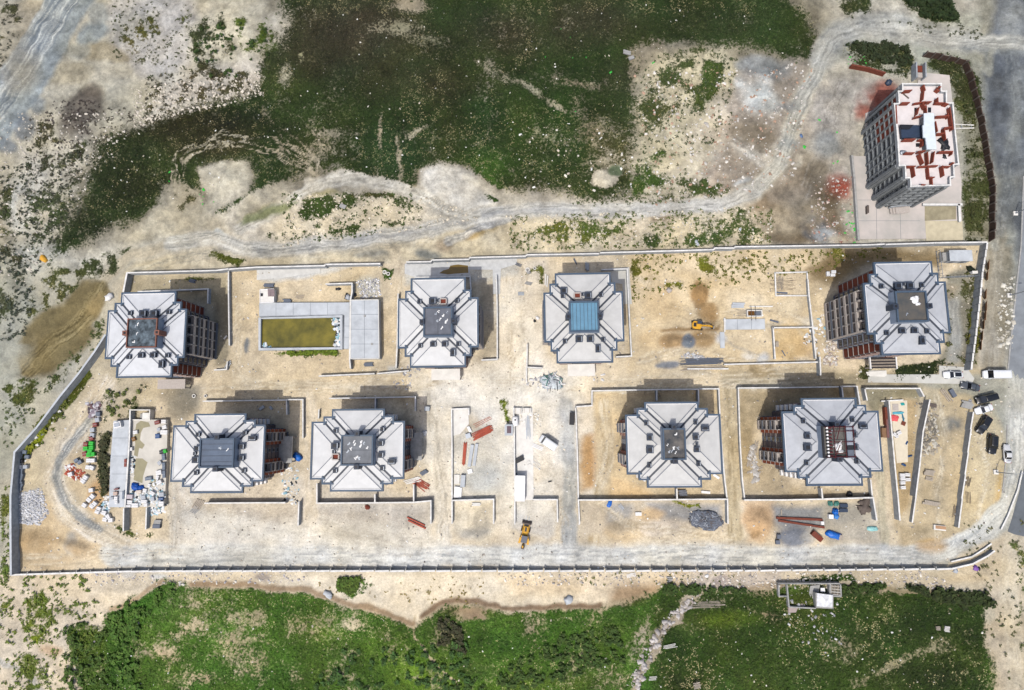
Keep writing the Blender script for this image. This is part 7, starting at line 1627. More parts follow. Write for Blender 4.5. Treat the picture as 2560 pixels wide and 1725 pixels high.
M_damp = mat('damp_patch', S(156, 150, 120), .5, .12, .5)
for k, pts in enumerate([[(341, 1060), (352, 1052), (372, 1056), (376, 1066), (358, 1070), (352, 1082), (350, 1100), (362, 1112), (356, 1122), (348, 1120), (344, 1142), (335, 1138), (338, 1110), (336, 1090)], [(340, 1146), (356, 1146), (369, 1156), (364, 1170), (358, 1190), (356, 1208), (344, 1204), (334, 1200), (336, 1170)], [(376, 1202), (390, 1196), (394, 1208), (384, 1220), (376, 1212)]]):
    pool_sheet('damp_patch', pts, 1.006, M_damp, ['long wandering damp patch at the top of the storage slab', 'broad damp patch in the middle of the storage slab', 'small damp patch near the right edge of the storage slab'][k], 'puddle')
# small chamber on left slab
g = G(295, 1062, 1.8); t = thing('roof_cabin', 'white box-shaped cabin on the upper left corner of the storage slab', 'cabin', (g.x, g.y, 1.2), .25)
b = MB(); b.box(0, 0, 0, 1.9, 1.5, 1.0); b.build('case', M_white, t); b = MB(); b.box(0, 0, 1.0, 1.4, 1.0, .15); b.build('lid', M_steel, t)
# container, tank, booth
g = G(1300, 1221, 2.4); t = thing('site_container', 'white rectangular site container against the yard wall', 'container', (g.x, g.y, 0), math.radians(-1))
b = MB(); b.box(0, 0, .1, 2.5, 6.3, 2.4); b.build('body', M_white, t)
for k in range(7): b = MB(); b.box(0, -2.7 + k * .9, 2.5, 2.3, .1, .05); b.build('roof_rib', M_white, t)
for s in (-1, 1):
    for y in (-3.0, 3.0): b = MB(); b.box(s * 1.2, y, 0, .15, .15, 2.56); b.build('corner_post', M_steel, t)
b = MB(); b.box(-.55, -3.18, .2, 1.0, .06, 2.1); d_ = b.build('door', M_concw, t); b = MB(); b.box(-.2, -3.23, 1.1, .08, .06, .3); b.build('handle', M_steel, d_)
g = G(1288, 1053, 1.5); t = thing('water_tank', 'rounded white water tank with a dark lid by the yard wall', 'tank', (g.x, g.y, .1), math.radians(92))
b = MB(); b.loft([[(x, .85 * s * math.cos(a), 1.0 + .85 * s * math.sin(a)) for a in [i * math.pi / 6 for i in range(12)]] for x, s in ((-1.25, .6), (-1.1, .95), (-.6, 1), (.6, 1), (1.1, .95), (1.25, .6))]); b.build('shell', M_white, t, True)
b = MB(); b.cyl(0.3, 0, 1.83, .22, .12, 12); b.build('lid', M_dark, t)
for x in (-.7, .7): b = MB(); b.box(x, 0, -.1, .25, 1.4, .4); b.build('foot', M_steel, t)
g = G(1272, 1075, 1.5); t = thing('guard_booth', 'small dark-roofed booth left of the white water tank', 'booth', (g.x, g.y, 0), .0)
b = MB(); b.box(0, 0, 0, 1.8, 2.4, 2.0); b.build('wall', M_steel, t); b = MB(); b.box(0, 0, 2.0, 2.1, 2.8, .12); r_ = b.build('roof', M_concb, t); b = MB(); b.box(.1, .1, 2.12, 1.1, 1.8, .08); b.build('roof_panel', mat('plum_panel', S(110, 92, 100), .7, .1, 2), r_)
b = MB(); b.box(.93, 0, .1, .05, .8, 1.7); b.build('door', M_white, t)
for (x, y, w_, l_, lab) in ((1295, 1027, 1.9, 1.5, 'left one of two white crates at the top of the concrete strip'), (1317, 1026, 2.1, 1.2, 'right one of two white crates at the top of the concrete strip')):
    g = G(x, y, .9); t = thing('crate', lab, 'crate', (g.x, g.y, .1), .0, 'white crates at the head of the concrete strip'); b = MB(); b.box(0, 0, 0, w_, l_, .9); b.build('case', M_concw, t)
    for k in (-.4, .4): b = MB(); b.box(k * w_ * .8, 0, .9, .1, l_, .05); b.build('batten', M_wood, t)
g = G(1430, 1047, 1.2); t = thing('black_skip', 'black open skip standing against the thin wall by the grey lane', 'skip', (g.x, g.y, 0), math.radians(-3))
b = MB(); b.loft([[(-.5, -1.3, 0), (.5, -1.3, 0), (.6, -1.55, 1.2), (-.6, -1.55, 1.2)], [(-.5, 1.3, 0), (.5, 1.3, 0), (.6, 1.55, 1.2), (-.6, 1.55, 1.2)]]); b.build('body', M_dark, t)
for s in (-1, 1): b = MB(); b.box(s * .6, 0, 1.15, .1, 3.1, .1); b.build('rim', M_woodd, t)

# ruined house in the south-east field
g = G(2045, 1475, 0); rh_ = thing('ruined_house', 'roofless overgrown ruin with one white slab roof left in the green field', 'ruin', (g.x, g.y, 0))
def rl(x, y, z=0): p = G(x, y, z); return (p.x - g.x, p.y - g.y)
for (x0, y0, x1, y1, h_) in ((1947, 1462, 1948, 1491, 1.0), (1947, 1491, 1972, 1491, .9), (1968, 1462, 1973, 1518, 1.1), (1946, 1459, 2100, 1459, 1.4), (1973, 1518, 2040, 1521, 1.2), (2040, 1482, 2042, 1520, 1.6), (2042, 1519, 2082, 1521, 1.6), (2083, 1488, 2082, 1520, 1.6), (2101, 1461, 2104, 1492, 1.4), (2076, 1490, 2104, 1492, 1.3), (2076, 1459, 2076, 1490, 1.3)):
    p, q_ = rl(x0, y0, h_), rl(x1, y1, h_); b = MB(); b.beam((*p, 0), (*q_, 0), .3, 1)
    for i, v in enumerate(b.v): b.v[i] = (v[0], v[1], h_ * R.uniform(.85, 1.1) if v[2] > .5 else -.4)
    b.build('wall', M_concd, rh_)
def rpoly(pts, z0, z1, m, name, par): ps = [rl(x, y, z1) for x, y in pts]; b = MB(); b.prism(ps[::-1], z0, z1); return b.build(name, m, par)
rf_ = rpoly([(2043, 1483), (2082, 1488), (2081, 1519), (2042, 1516)], 1.5, 1.8, mat('blotched_white', S(226, 228, 232), .8, .35, .9, detail=8), 'roof_slab', rh_)
rpoly([(2052, 1470), (2062, 1470), (2063, 1480), (2052, 1480)], .5, .8, M_white, 'roof_fragment', rh_)
for k in range(7): b = MB(); p, q_ = rl(2078 + k * 3.6, 1462, 1.2), rl(2079 + k * 3.5, 1490, 1.0); b.tube((*p, 1.3), (*q_, 1.1), .09); b.build('rafter', M_wood, rh_)
for k in range(4): b = MB(); p, q_ = rl(2077, 1465 + k * 7, 1.2), rl(2103, 1467 + k * 7, 1.0); b.tube((*p, 1.2), (*q_, 1.2), .08); b.build('batten', M_concw, rh_)
rpoly([(1971, 1517), (1995, 1520), (1990, 1531), (1971, 1532)], .1, .5, mat('pinkish_slab', S(176, 162, 158), .9, .15, .8), 'fallen_slab', rh_)
rpoly([(1991, 1510), (2006, 1509), (2010, 1516), (1998, 1518)], .1, .4, mat('pinkish_slab', S(176, 162, 158)), 'fallen_slab', rh_)
rpoly([(2026, 1465), (2050, 1462), (2044, 1500), (2030, 1514), (2020, 1500)], -.2, .12, M_concd, 'floor', rh_)

# ================================================================== LOOSE MATERIAL
def bundle(x, y, rz, n_, L_, w_, h_, m, name, label, cat, spread=1.0, z=0.0, part='beam', group=None, jitter=.06, layers=1):
    """pieces side by side, each a part; rz = image angle of the long side"""
    g = G(x, y, z + h_); t = thing(name, label, cat, (g.x, g.y, z + .01), math.radians(rz), group); rr = random.Random(int(x * 7 + y))
    for l_ in range(layers):
        for k in range(n_):
            me_ = cbox(part, L_, w_, h_, m)
            put(part, me_, t, (rr.uniform(-.12, .12) * L_, (k - (n_ - 1) / 2) * w_ * spread + (l_ % 2) * w_ * .3, l_ * h_ + .001 * k), rr.uniform(-jitter, jitter))
    return t
bundle(1206, 1082, 27, 7, 5.0, .2, .18, M_redp, 'beam_stack', 'bundle of orange-red steel beams lying slantwise in the pale storage yard', 'steel beams', 1.3, jitter=.08, layers=2)
bundle(1204, 1056, 30, 3, 4.8, .1, .1, M_redp, 'beam_stack', 'few thin orange rods above the slanting beam bundle', 'steel rods', 4, jitter=.1)
bundle(1161, 1135, 86, 3, 5.6, .27, .3, M_redp, 'beam_stack', 'straight upright pair of orange-red beams in the storage yard', 'steel beams', 1.02, jitter=.01)
bundle(1177, 1137, 82, 1, 5.6, .85, .45, M_concb, 'panel_stack', 'left one of two long white panels beside the orange beams', 'panels')
bundle(1188, 1139, 82, 1, 5.6, .75, .45, M_concb, 'panel_stack', 'right one of two long white panels beside the orange beams', 'panels')
bundle(1157, 1200, 88, 1, 3.0, 1.15, .9, M_concb, 'panel_stack', 'upper right white panel stack by the left wall of the storage yard', 'panels')
bundle(1142, 1200, 88, 1, 2.3, 1.4, .3, M_concw, 'panel_stack', 'low pale panel left of the upper white panel stack', 'panels')
bundle(1142, 1229, 88, 1, 2.8, 1.4, .6, M_white, 'panel_stack', 'lower left white panel stack by the left wall of the storage yard', 'panels')
bundle(1151, 1230, 88, 1, 2.7, .6, .5, M_white, 'panel_stack', 'narrow lower right white panel by the left wall of the storage yard', 'panels')
bundle(1175, 1178, 15, 1, 1.2, 1.1, .3, M_white, 'foam_board', 'single white square board below the orange beams', 'board')
bundle(1169, 1090, 20, 1, 1.3, 1.2, .8, M_steel, 'crate', 'grey crate left of the slanting beam bundle', 'crate')
bundle(1173, 1073, -62, 2, 1.6, .35, .4, M_white, 'board_stack', 'white slanting boards above the grey crate', 'boards')
bundle(1191, 1261, 0, 3, 2.1, .25, .3, M_concw, 'block_row', 'row of grey blocks in the lower left store court', 'blocks', 1.05)
bundle(1320, 1068, 92, 6, 5.4, .13, .15, M_steel, 'pipe_stack', 'bundle of grey pipes on the white concrete strip', 'pipes', 1.5, z=.1, part='pipe')
bundle(1052, 1210, -30, 8, 4.2, .17, .15, M_redp, 'beam_stack', 'fan of orange-red beams at the lower right of the second lower block', 'steel beams', 1.5, jitter=.14)
bundle(1030, 1202, 18, 4, 4.0, .25, .2, M_concw, 'board_stack', 'white boards above the fan of orange-red beams', 'boards', 1.3, jitter=.1)
bundle(1042, 1308, -24, 2, 5.0, .33, .35, M_redp, 'beam_stack', 'two parallel red beams near the haul road', 'steel beams', 1.8, jitter=.01)
bundle(1994, 1297, -2, 1, 11.3, .55, .4, M_rust, 'steel_girder', 'upper one of two long rust-brown girders', 'girder', jitter=.0)
bundle(1996, 1309, -8, 1, 11.3, .5, .4, M_rust, 'steel_girder', 'lower one of two long rust-brown girders', 'girder', jitter=.0)
bundle(2039, 1337, -42, 1, 1.7, 1.2, 1.0, M_rust, 'rusty_bin', 'left upper half of the pair of rusty bins near the blue tarpaulin', 'bin', jitter=0)
bundle(2050, 1346, -42, 1, 1.3, 1.2, .9, M_redb, 'rusty_bin', 'right lower half of the pair of rusty bins near the blue tarpaulin', 'bin', jitter=0)
bundle(2112, 1264, 0, 1, 1.9, .9, .5, M_navy, 'dark_board_stack', 'upper one of two dark slate boards right of the blue drums', 'boards', jitter=0)
bundle(2111, 1276, 0, 1, 2.0, .9, .5, M_navy, 'dark_board_stack', 'lower one of two dark slate boards right of the blue drums', 'boards', jitter=0)
bundle(2079, 1292, -4, 1, 1.1, 1.0, .9, M_white, 'white_box', 'white box at the lower left of the blue drums', 'box', jitter=0)
bundle(1949, 1342, -6, 1, .9, 1.0, .8, M_slate, 'grey_crate', 'upper one of two small grey crates left of the crushed stone', 'crate', jitter=0)
bundle(1945, 1356, 2, 1, 1.0, .95, .8, M_slate, 'grey_crate', 'lower one of two small grey crates left of the crushed stone', 'crate', jitter=0)
bundle(2056, 1308, 0, 1, .7, .8, .8, M_white, 'white_drum', 'small white drum at the end of the rust-brown girders', 'drum', jitter=0)
bundle(1954, 1280, 88, 1, 1.4, .22, .3, M_wood, 'plank', 'short upright plank above the rust-brown girders', 'plank', jitter=0)
bundle(2218, 1038, 90, 1, 10.5 * .42, 1.0, 1.2, M_rust, 'rusty_container', 'upper rusty brown trough beside the tiled strip', 'trough', jitter=0)
bundle(2222, 1070, 88, 2, 4.6, .5, 1.2, mat('rust_mauve', S(130, 96, 96), .8, .2, 1), 'rusty_container', 'lower mauve-brown trough beside the tiled strip', 'trough', jitter=0)
bundle(2211, 1082, 90, 1, 2.4, 1.1, 1.0, mat('brown_crate', S(142, 110, 82), .8, .2, 1), 'brown_crate', 'brown crate left of the lower mauve-brown trough', 'crate', jitter=0)
bundle(2258, 1058, -25, 1, 1.0, 1.0, .15, M_rust, 'brown_board', 'small square brown board on the tiled strip', 'board', z=.15, jitter=0)
bundle(2237, 1018, 0, 1, 1.5, 1.7, .08, M_balc, 'floor_mat', 'grey-brown mat at the top of the tiled strip', 'mat', z=.15, jitter=0)
bundle(2384, 984, -62, 1, 2.1, 1.0, .6, M_slate, 'dark_crate', 'dark grey crate on the waste ground left of the parked cars', 'crate', jitter=.0)
bundle(2368, 990, -58, 3, 3.6, .25, .2, M_wood, 'plank_stack', 'slanting planks left of the dark grey crate', 'planks', 1.8, jitter=.06)
bundle(2418, 1012, -15, 5, 2.6, .35, .5, M_concd, 'plank_stack', 'grey stack of boards left of the white saloon', 'planks', 1.0, jitter=.03)
bundle(2332, 1013, -12, 2, 1.7, .4, .3, M_woodd, 'plank_stack', 'dark planks at the top of the slanting yard wall', 'planks', 1.1)
bundle(2325, 1182, -6, 5, 2.4, .26, .5, M_wood, 'plank_stack', 'upper neat stack of grey planks in the eastern yard', 'planks', 1.05, jitter=.02)
bundle(2325, 1197, -14, 3, 1.8, .26, .3, M_wood, 'plank_stack', 'small lower stack of grey planks in the eastern yard', 'planks', 1.3, jitter=.1)
bundle(2328, 1258, -10, 4, 3.8, .25, .4, M_wood, 'plank_stack', 'long stack of pale planks near the foot of the eastern yard', 'planks', 1.05, jitter=.02)
bundle(2388, 1277, 84, 4, 2.8, .1, .1, M_woodd, 'rod_stack', 'thin dark rods lying beside the lowest wall length', 'rods', 3, jitter=.05)
bundle(2420, 1205, 74, 5, 2.3, .1, .1, M_woodd, 'rod_stack', 'upper group of thin rods right of the stepped wall', 'rods', 2.6, jitter=.12)
bundle(2421, 1242, 88, 4, 2.8, .09, .1, M_woodd, 'rod_stack', 'lower group of thin rods right of the stepped wall', 'rods', 3.8, jitter=.05)
bundle(1900, 766, 0, 1, 6.0, .3, .3, M_concw, 'white_beam', 'long white beam above the brown-watered tank', 'beam', jitter=0)
bundle(1845, 763, 0, 3, 3.2, .45, .3, M_concb, 'panel_stack', 'bluish panels above the grey-blue foundation slab', 'panels', 1.05, jitter=.03)
bundle(1855, 782, 4, 6, 2.6, .1, .1, M_wood, 'rod_stack', 'grey rods scattered above the foundation slab', 'rods', 3.2, jitter=.2)
bundle(1937, 803, -16, 1, 2.2, .38, .3, M_slate, 'slate_beam', 'single dark beam right of the foundation slab', 'beam', jitter=0)
bundle(1943, 860, 90, 2, 1.4, .4, .4, M_wood, 'frame_crate', 'small timber frame on the wall of the square earth enclosure', 'crate', jitter=0)
bundle(1960, 884, -62, 1, 1.7, .22, .2, M_slate, 'plank', 'dark plank inside the square earth enclosure', 'plank', jitter=0)
bundle(1753, 904, 2, 9, 9.5, .1, .12, M_slate, 'rebar_stack', 'long dark heap of steel bars left of the low block wall', 'steel bars', 1.9, jitter=.015, layers=2, part='bar')
bundle(1752, 920, 2, 3, 10.5, .22, .18, M_wood, 'batten_stack', 'pale battens lying below the heap of steel bars', 'battens', 1.8, jitter=.01)
bundle(1738, 893, -45, 1, 2.4, .3, .2, M_concb, 'plank', 'slanting bluish plank above the heap of steel bars', 'plank', jitter=0)
bundle(653, 1020, 35, 1, 1.4, .7, .5, M_concb, 'white_box', 'white slanting box in the shade behind the south-west block', 'box', z=0, jitter=0)
bundle(677, 1020, -50, 1, 1.0, .6, .4, M_concb, 'white_box', 'smaller pale blue box in the shade behind the south-west block', 'box', jitter=0)
bundle(1067, 1023, 88, 1, 1.1, 1.3, 1.0, M_concb, 'white_bin', 'white bin with a blue rim right of the second lower block', 'bin', jitter=0)
bundle(1059, 1182, 30, 2, 1.8, .5, .5, M_slate, 'dark_board_stack', 'grey-blue boards right of the second lower block', 'boards', 1.05, jitter=0)
bundle(494, 1262, 65, 6, 2.6, .25, .2, M_wood, 'plank_stack', 'upper fan of grey planks below the south-west block', 'planks', 1.5, jitter=.12)
bundle(487, 1275, 48, 4, 1.9, .3, .2, M_concd, 'plank_stack', 'lower fan of grey planks below the south-west block', 'planks', 1.4, jitter=.1)
bundle(570, 912, 62, 3, 2.0, .22, .3, M_concb, 'board_stack', 'white boards at the lower right foot of the north-west block', 'boards', 1.7, jitter=.03)
bundle(563, 843, 50, 1, 1.2, .4, .3, M_concw, 'board_stack', 'small white board at the foot of the thin north wall', 'boards', jitter=0)
bundle(480, 702, -12, 3, 1.6, .3, .5, M_slate, 'dark_crate', 'grey crates in the upper strip of the north-west yard', 'crate', 1.1, jitter=.02)
bundle(388, 1316, 0, 1, 1.9, 1.0, .8, M_slate, 'pallet_stack', 'grey stack of boards beside the ramp end', 'boards', jitter=0)
bundle(392, 1308, 0, 3, 1.8, .5, .6, M_concd, 'pallet_stack', 'pale slab stack beside the ramp end', 'slabs', 1.05, jitter=0)
bundle(921, 911, 2, 4, 2.3, .25, .4, M_slate, 'dark_board_stack', 'dark boards below the pale flat-roofed building', 'boards', 1.05, jitter=0)
bundle(671, 713, 0, 3, 2.7, .3, .4, M_slate, 'board_stack', 'mauve-grey boards above the small white hut', 'boards', 1.1, jitter=.06)
bundle(717, 752, 0, 4, 2.0, .24, .5, M_slate, 'board_stack', 'grey-blue boards along the upper edge of the pool deck', 'boards', 1.05, jitter=.03)
bundle(748, 742, -6, 5, 2.2, .1, .1, M_wood, 'rod_stack', 'faint grey rods in the sand above the pool', 'rods', 2.4, jitter=.15)
bundle(1321, 708, -14, 3, 1.7, .24, .3, M_concd, 'board_stack', 'grey boards left of the third upper block', 'boards', 1.2, jitter=.05)
bundle(1301, 734, 0, 1, 1.6, .9, .3, M_wallf, 'grey_sheet', 'flat blue-grey panel lower left of the third upper block', 'panel', jitter=0)
bundle(1468, 666, 90, 3, 2.0, .3, .8, M_wallf, 'block_row', 'row of upright grey blocks above the third upper block', 'blocks', 1.05, jitter=.02)
bundle(1438, 653, -62, 2, 1.7, .15, .3, M_slate, 'plank', 'two dark planks by the wall above the third upper block', 'planks', 1.3, jitter=.03)
bundle(1297, 662, -30, 3, 1.6, .15, .2, M_slate, 'plank_stack', 'dark planks on the pale path between the central blocks', 'planks', 2, jitter=.2)
bundle(1366, 700, 88, 2, 3.0, .35, .5, M_concw, 'board_stack', 'white boards by the upper left corner of the third upper block', 'boards', 1.5, jitter=.04)
bundle(1767, 1231, -5, 1, 2.2, .6, .4, M_white, 'white_board', 'white panel below the third lower block', 'panel', jitter=0)
bundle(1791, 1191, -35, 1, 1.7, .6, .3, M_white, 'white_board', 'white slanting panel at the lower right of the third lower block', 'panel', jitter=0)
bundle(1707, 1233, 0, 6, 2.0, .22, .6, mat('shiny_rack', S(120, 124, 134), .3, .4, 3), 'rack', 'dark shiny rack below the third lower block', 'rack', 1.15, jitter=.08)
bundle(1598, 1285, 0, 1, 1.5, .8, .4, M_white, 'white_box', 'white box in the forecourt of the third lower block', 'box', jitter=0)
bundle(1553, 1267, -50, 3, 1.6, .15, .2, M_steel, 'frame_scrap', 'bent pale frame near the blue sheet', 'frame', 2, jitter=.4)
bundle(1343, 1117, -22, 3, 2.8, .24, .15, M_white, 'board_stack', 'white boards left of the parked white van', 'boards', 1.5, jitter=.05)
bundle(1322, 1159, 30, 2, 1.0, .5, .3, M_concw, 'board_stack', 'pale crumbs of board on the concrete strip', 'boards', 1.4, jitter=.3)
bundle(1342, 1162, -35, 5, 2.6, .13, .1, M_concw, 'batten_stack', 'fan of white battens right of the concrete strip', 'battens', 2.6, jitter=.35)
bundle(1299, 1149, 28, 2, 2.2, .55, .7, M_dark, 'black_roll', 'black rolls leaning across the concrete strip', 'rolls', 1.1, z=.1, jitter=.05)
bundle(1289, 1172, 92, 2, 2.8, .3, .8, M_navy, 'dark_board_stack', 'dark navy boards standing along the yard wall', 'boards', 1.1, jitter=.02)
bundle(1374, 1204, 10, 1, .9, .3, .2, M_dark, 'black_scrap', 'small black strip on the ground right of the container', 'scrap', jitter=0)
bundle(2353, 1320, -6, 1, 2.9, 1.2, .5, M_concw, 'trough', 'pale trough filled with brown earth near the haul road bend', 'trough', jitter=0)
bundle(2353, 1319, -6, 1, 2.5, .8, .54, mat('brown_earth', S(190, 152, 118), .9, .15, 1), 'earth_fill', 'brown earth lying in the pale trough', 'earth', jitter=0)
bundle(1578, 1378 + 60, -80, 8, .9, .15, .15, M_white, 'batten_stack', 'short white slats in a row at the edge of the green field', 'slats', 1.9)
bundle(1712 + 50, 1512, 4, 6, 9.0, .1, .1, M_wood, 'pole_stack', 'long pale poles lying on the green field below the site wall', 'poles', 2.6, jitter=.03)
bundle(1675, 1616, 12, 4, 3.0, .1, .1, M_concw, 'pole_stack', 'short bundle of pale poles beside the rubble trail', 'poles', 2.4, jitter=.06)
bundle(1632, 1696, 5, 4, 1.8, .1, .1, M_concw, 'pole_stack', 'lowest small bundle of pale poles beside the rubble trail', 'poles', 2.4, jitter=.1)
bundle(1675, 1448, 4, 3, 1.3, .3, .3, M_concd, 'block_row', 'grey slabs on the field edge right of the white slats', 'slabs', 1.4, jitter=.2)
bundle(2368, 1573, -4, 6, 1.2, .14, .2, M_concw, 'pallet', 'pale slatted pallet in the dark field at lower right', 'pallet', 1.6, jitter=.1)
bundle(2346, 1571, 4, 6, 1.0, .1, .2, M_wood, 'pallet', 'dim broken pallet left of the pale slatted pallet', 'pallet', 1.6, jitter=.1)
bundle(2090, 1567, 8, 7, 1.7, .15, .2, M_wood, 'pallet', 'weathered pallet in the field below the ruin', 'pallet', 1.6, jitter=.12)
bundle(2122, 1568, -12, 5, 1.4, .15, .2, M_wood, 'pallet', 'second weathered pallet right of the first below the ruin', 'pallet', 1.6, jitter=.12)
bundle(1743, 1714, 20, 6, 1.6, .15, .2, M_wood, 'pallet', 'weathered pallet at the lower edge left of the ruin', 'pallet', 1.6, jitter=.12)
bundle(1567, 130, -18, 2, 2.1, .5, .4, M_concd, 'slab_block', 'pale slab pair in the dark field at top', 'slabs', 1.1, jitter=.03)
bundle(1580, 143, 20, 1, 1.5, .9, .4, M_concd, 'slab_block', 'slab just below the pale slab pair in the dark field', 'slabs', jitter=0)
bundle(1590, 384, 10, 1, 2.3, .4, .2, M_white, 'plank', 'white board on the edge of the dark field', 'board', jitter=0)
bundle(1358 + 60, 309 , 0, 1, 1.6, .15, .15, M_white, 'plank', 'thin white strip in the dark field', 'board', jitter=0)
bundle(856, 461 + 54, -22, 2, 1.7, .55, .2, M_concd, 'grey_sheet', 'grey slanting panel on the sand beside the north track', 'panel', jitter=.02)
bundle(2170, 523, 88, 2, 2.0, .25, .8, M_woodd, 'plank_stack', 'upright dark planks on the podium of the tall block', 'planks', 1.2, z=.25, jitter=.02)

bundle(1957, 712, 4, 9, 6.0, .06, .06, M_woodd, 'rod_stack', 'flat mat of thin bars on the upper foundation pad', 'steel bars', 6, jitter=.05)
bundle(1950, 706, 88, 6, 3.4, .06, .06, M_slate, 'rod_stack', 'cross bars at the left of the upper foundation pad', 'steel bars', 5, jitter=.06, z=.08)
bundle(1957, 735, -4, 2, 3.0, .4, .25, M_slate, 'board_stack', 'slate boards at the lower edge of the upper foundation pad', 'boards', 1.6, jitter=.1)
# open brown-watered tank with frame
g = G(1887, 783, .9); t = thing('open_tank', 'open concrete tank with brown water in its left half', 'tank', (g.x, g.y, 0))
for (x, y, sx, sy) in ((0, .75, 3.9, .22), (0, -.75, 3.9, .22), (-1.85, 0, .22, 1.28), (1.85, 0, .22, 1.28)): b = MB(); b.box(x, y, 0, sx, sy, .9); b.build('tank_wall', M_concw, t)
b = MB(); b.box(-.85, 0, .1, 1.7, 1.25, .4); b.build('water', mat('rust_water', S(112, 76, 30), .15, .2, 1), t); b = MB(); b.box(.95, 0, .1, 1.5, 1.25, .35); b.build('cover', M_slate, t)
for x in (-.9, .2): b = MB(); b.tube((x, -1.9, 1.0), (x, 1.9, 1.0), .06); b.build('bar', M_woodd, t)

# pallets of wrapped blocks --------------------------------------------------
M_wrap = mat('white_wrap', S(232, 232, 232), .5, .1, 3, bump=.2); M_wrapg = mat('grey_wrap', S(178, 184, 192), .5, .14, 3, bump=.2); M_wrapd = mat('slate_wrap', S(108, 120, 136), .5, .14, 3)
M_green = mat('green_cover', S(52, 190, 62), .6, .12, 3); M_redload = mat('red_tiles', S(140, 78, 70), .8, .2, 4); M_bluep = mat('blue_wrap', S(60, 92, 140), .5, .15, 3)
def pallet(x, y, rz, label, m=None, sx=1.15, sy=1.0, h_=.8, z=0.0, group=None, mult=1):
    g = G(x, y, z + h_); t = thing('pallet_load', label, 'pallet', (g.x, g.y, z), math.radians(rz), group)
    for k in (-1, 0, 1): put('pallet_board', cbox('pallet_board', sx, .18, .1, M_wood), t, (0, k * sy * .38, .003))
    b = MB(); b.loft([[(-sx / 2 * s, -sy / 2 * s, z_), (sx / 2 * s, -sy / 2 * s, z_), (sx / 2 * s, sy / 2 * s, z_), (-sx / 2 * s, sy / 2 * s, z_)] for z_, s in ((.11, 1), (h_ * .85, 1.0), (h_, .9))])
    ld = b.build('wrapped_load', m or M_wrap, t)
    b = MB(); b.box(0, 0, h_ + .002, sx * .9, .06, .02); b.build('strap', M_dark if (m is M_green) else M_steel, ld)
    return t
def P5(x, y): return (x / 4.61 + 140, y / 4.61 + 1000)
gp = 'wrapped pallets stored in the west yard'
rows = [
 ((398, 1040), 10, 'single white pallet at the top of the lower pallet cluster'), ((412, 1110), -35, 'right one of the slanting white pair under the single pallet'), ((372, 1152), -35, 'left one of the slanting white pair under the single pallet'),
 ((320, 1213), -30, 'white pallet furthest left beside the lane bend'), ((438, 1196), -35, 'upper one of the second slanting white pair'), ((408, 1222), -35, 'lower one of the second slanting white pair'),
 ((486, 1255), -20, 'upper one of the third slanting white pair'), ((470, 1288), -20, 'lower one of the third slanting white pair'), ((548, 1300), -12, 'white pallet right of the third slanting pair'),
 ((592, 1345), -60, 'small white pallet tipped below the slab corner'), ((558, 1378), -10, 'lowest left white pallet of the lower cluster'), ((624, 1386), 5, 'lowest white pallet beside the slab corner'),
 ((333, 893), -30, 'upper right one of the white pair beside the red scraps'), ((305, 935), -35, 'lower left one of the white pair beside the red scraps'), ((158, 857), 20, 'white pallet just right of the bulky white sacks'),
 ((370, 697), 5, 'left one of the upper grey-white pair below the green loads'), ((418, 697), 5, 'right one of the upper grey-white pair below the green loads'), ((362, 776), -8, 'left one of the lower grey-white pair below the green loads'), ((406, 782), -20, 'right one of the lower grey-white pair below the green loads')]
for (p, rz, lab) in rows: pallet(*P5(*p), rz, lab, group=gp, sx=1.2, sy=1.05)
pallet(*P5(228, 697), 30, 'left one of the dark grey pair beside the lane', M_wrapd, group=gp); pallet(*P5(266, 715), 30, 'right one of the dark grey pair beside the lane', M_wrapd, group=gp)
for (p, lab) in (((400, 500), 'topmost of the bright green-covered loads'), ((335, 560), 'left green-covered load in the second row'), ((400, 550), 'right green-covered load in the second row'), ((385, 590), 'green-covered load in the third row'), ((372, 632), 'lowest left of the bright green-covered loads'), ((415, 625), 'right green-covered load at the bottom')):
    pallet(*P5(*p), R.uniform(-8, 8), lab, M_green, 1.25, 1.05, .9, group='green-covered loads in the west yard')
for (p, lab, m_) in (((335, 510), 'dark red load at the upper left of the green loads', M_redload), ((325, 622), 'dark red load at the lower left of the green loads', M_redload), ((400, 440), 'lower dark red load above the green ones', M_redload), ((412, 405), 'mauve load above the lower dark red one', M_wrapg), ((412, 345), 'grey load in the column above the red ones', M_wrapg), ((443, 285), 'red-topped load in the column below the scrap heap', M_redload), ((470, 230), 'pale load at the foot of the scrap heap', M_wrapg), ((480, 160), 'mixed scrap heap at the top of the load column', M_slate)):
    pallet(*P5(*p), R.uniform(-20, 20), lab, m_, 1.2, 1.1, .8, group=None)
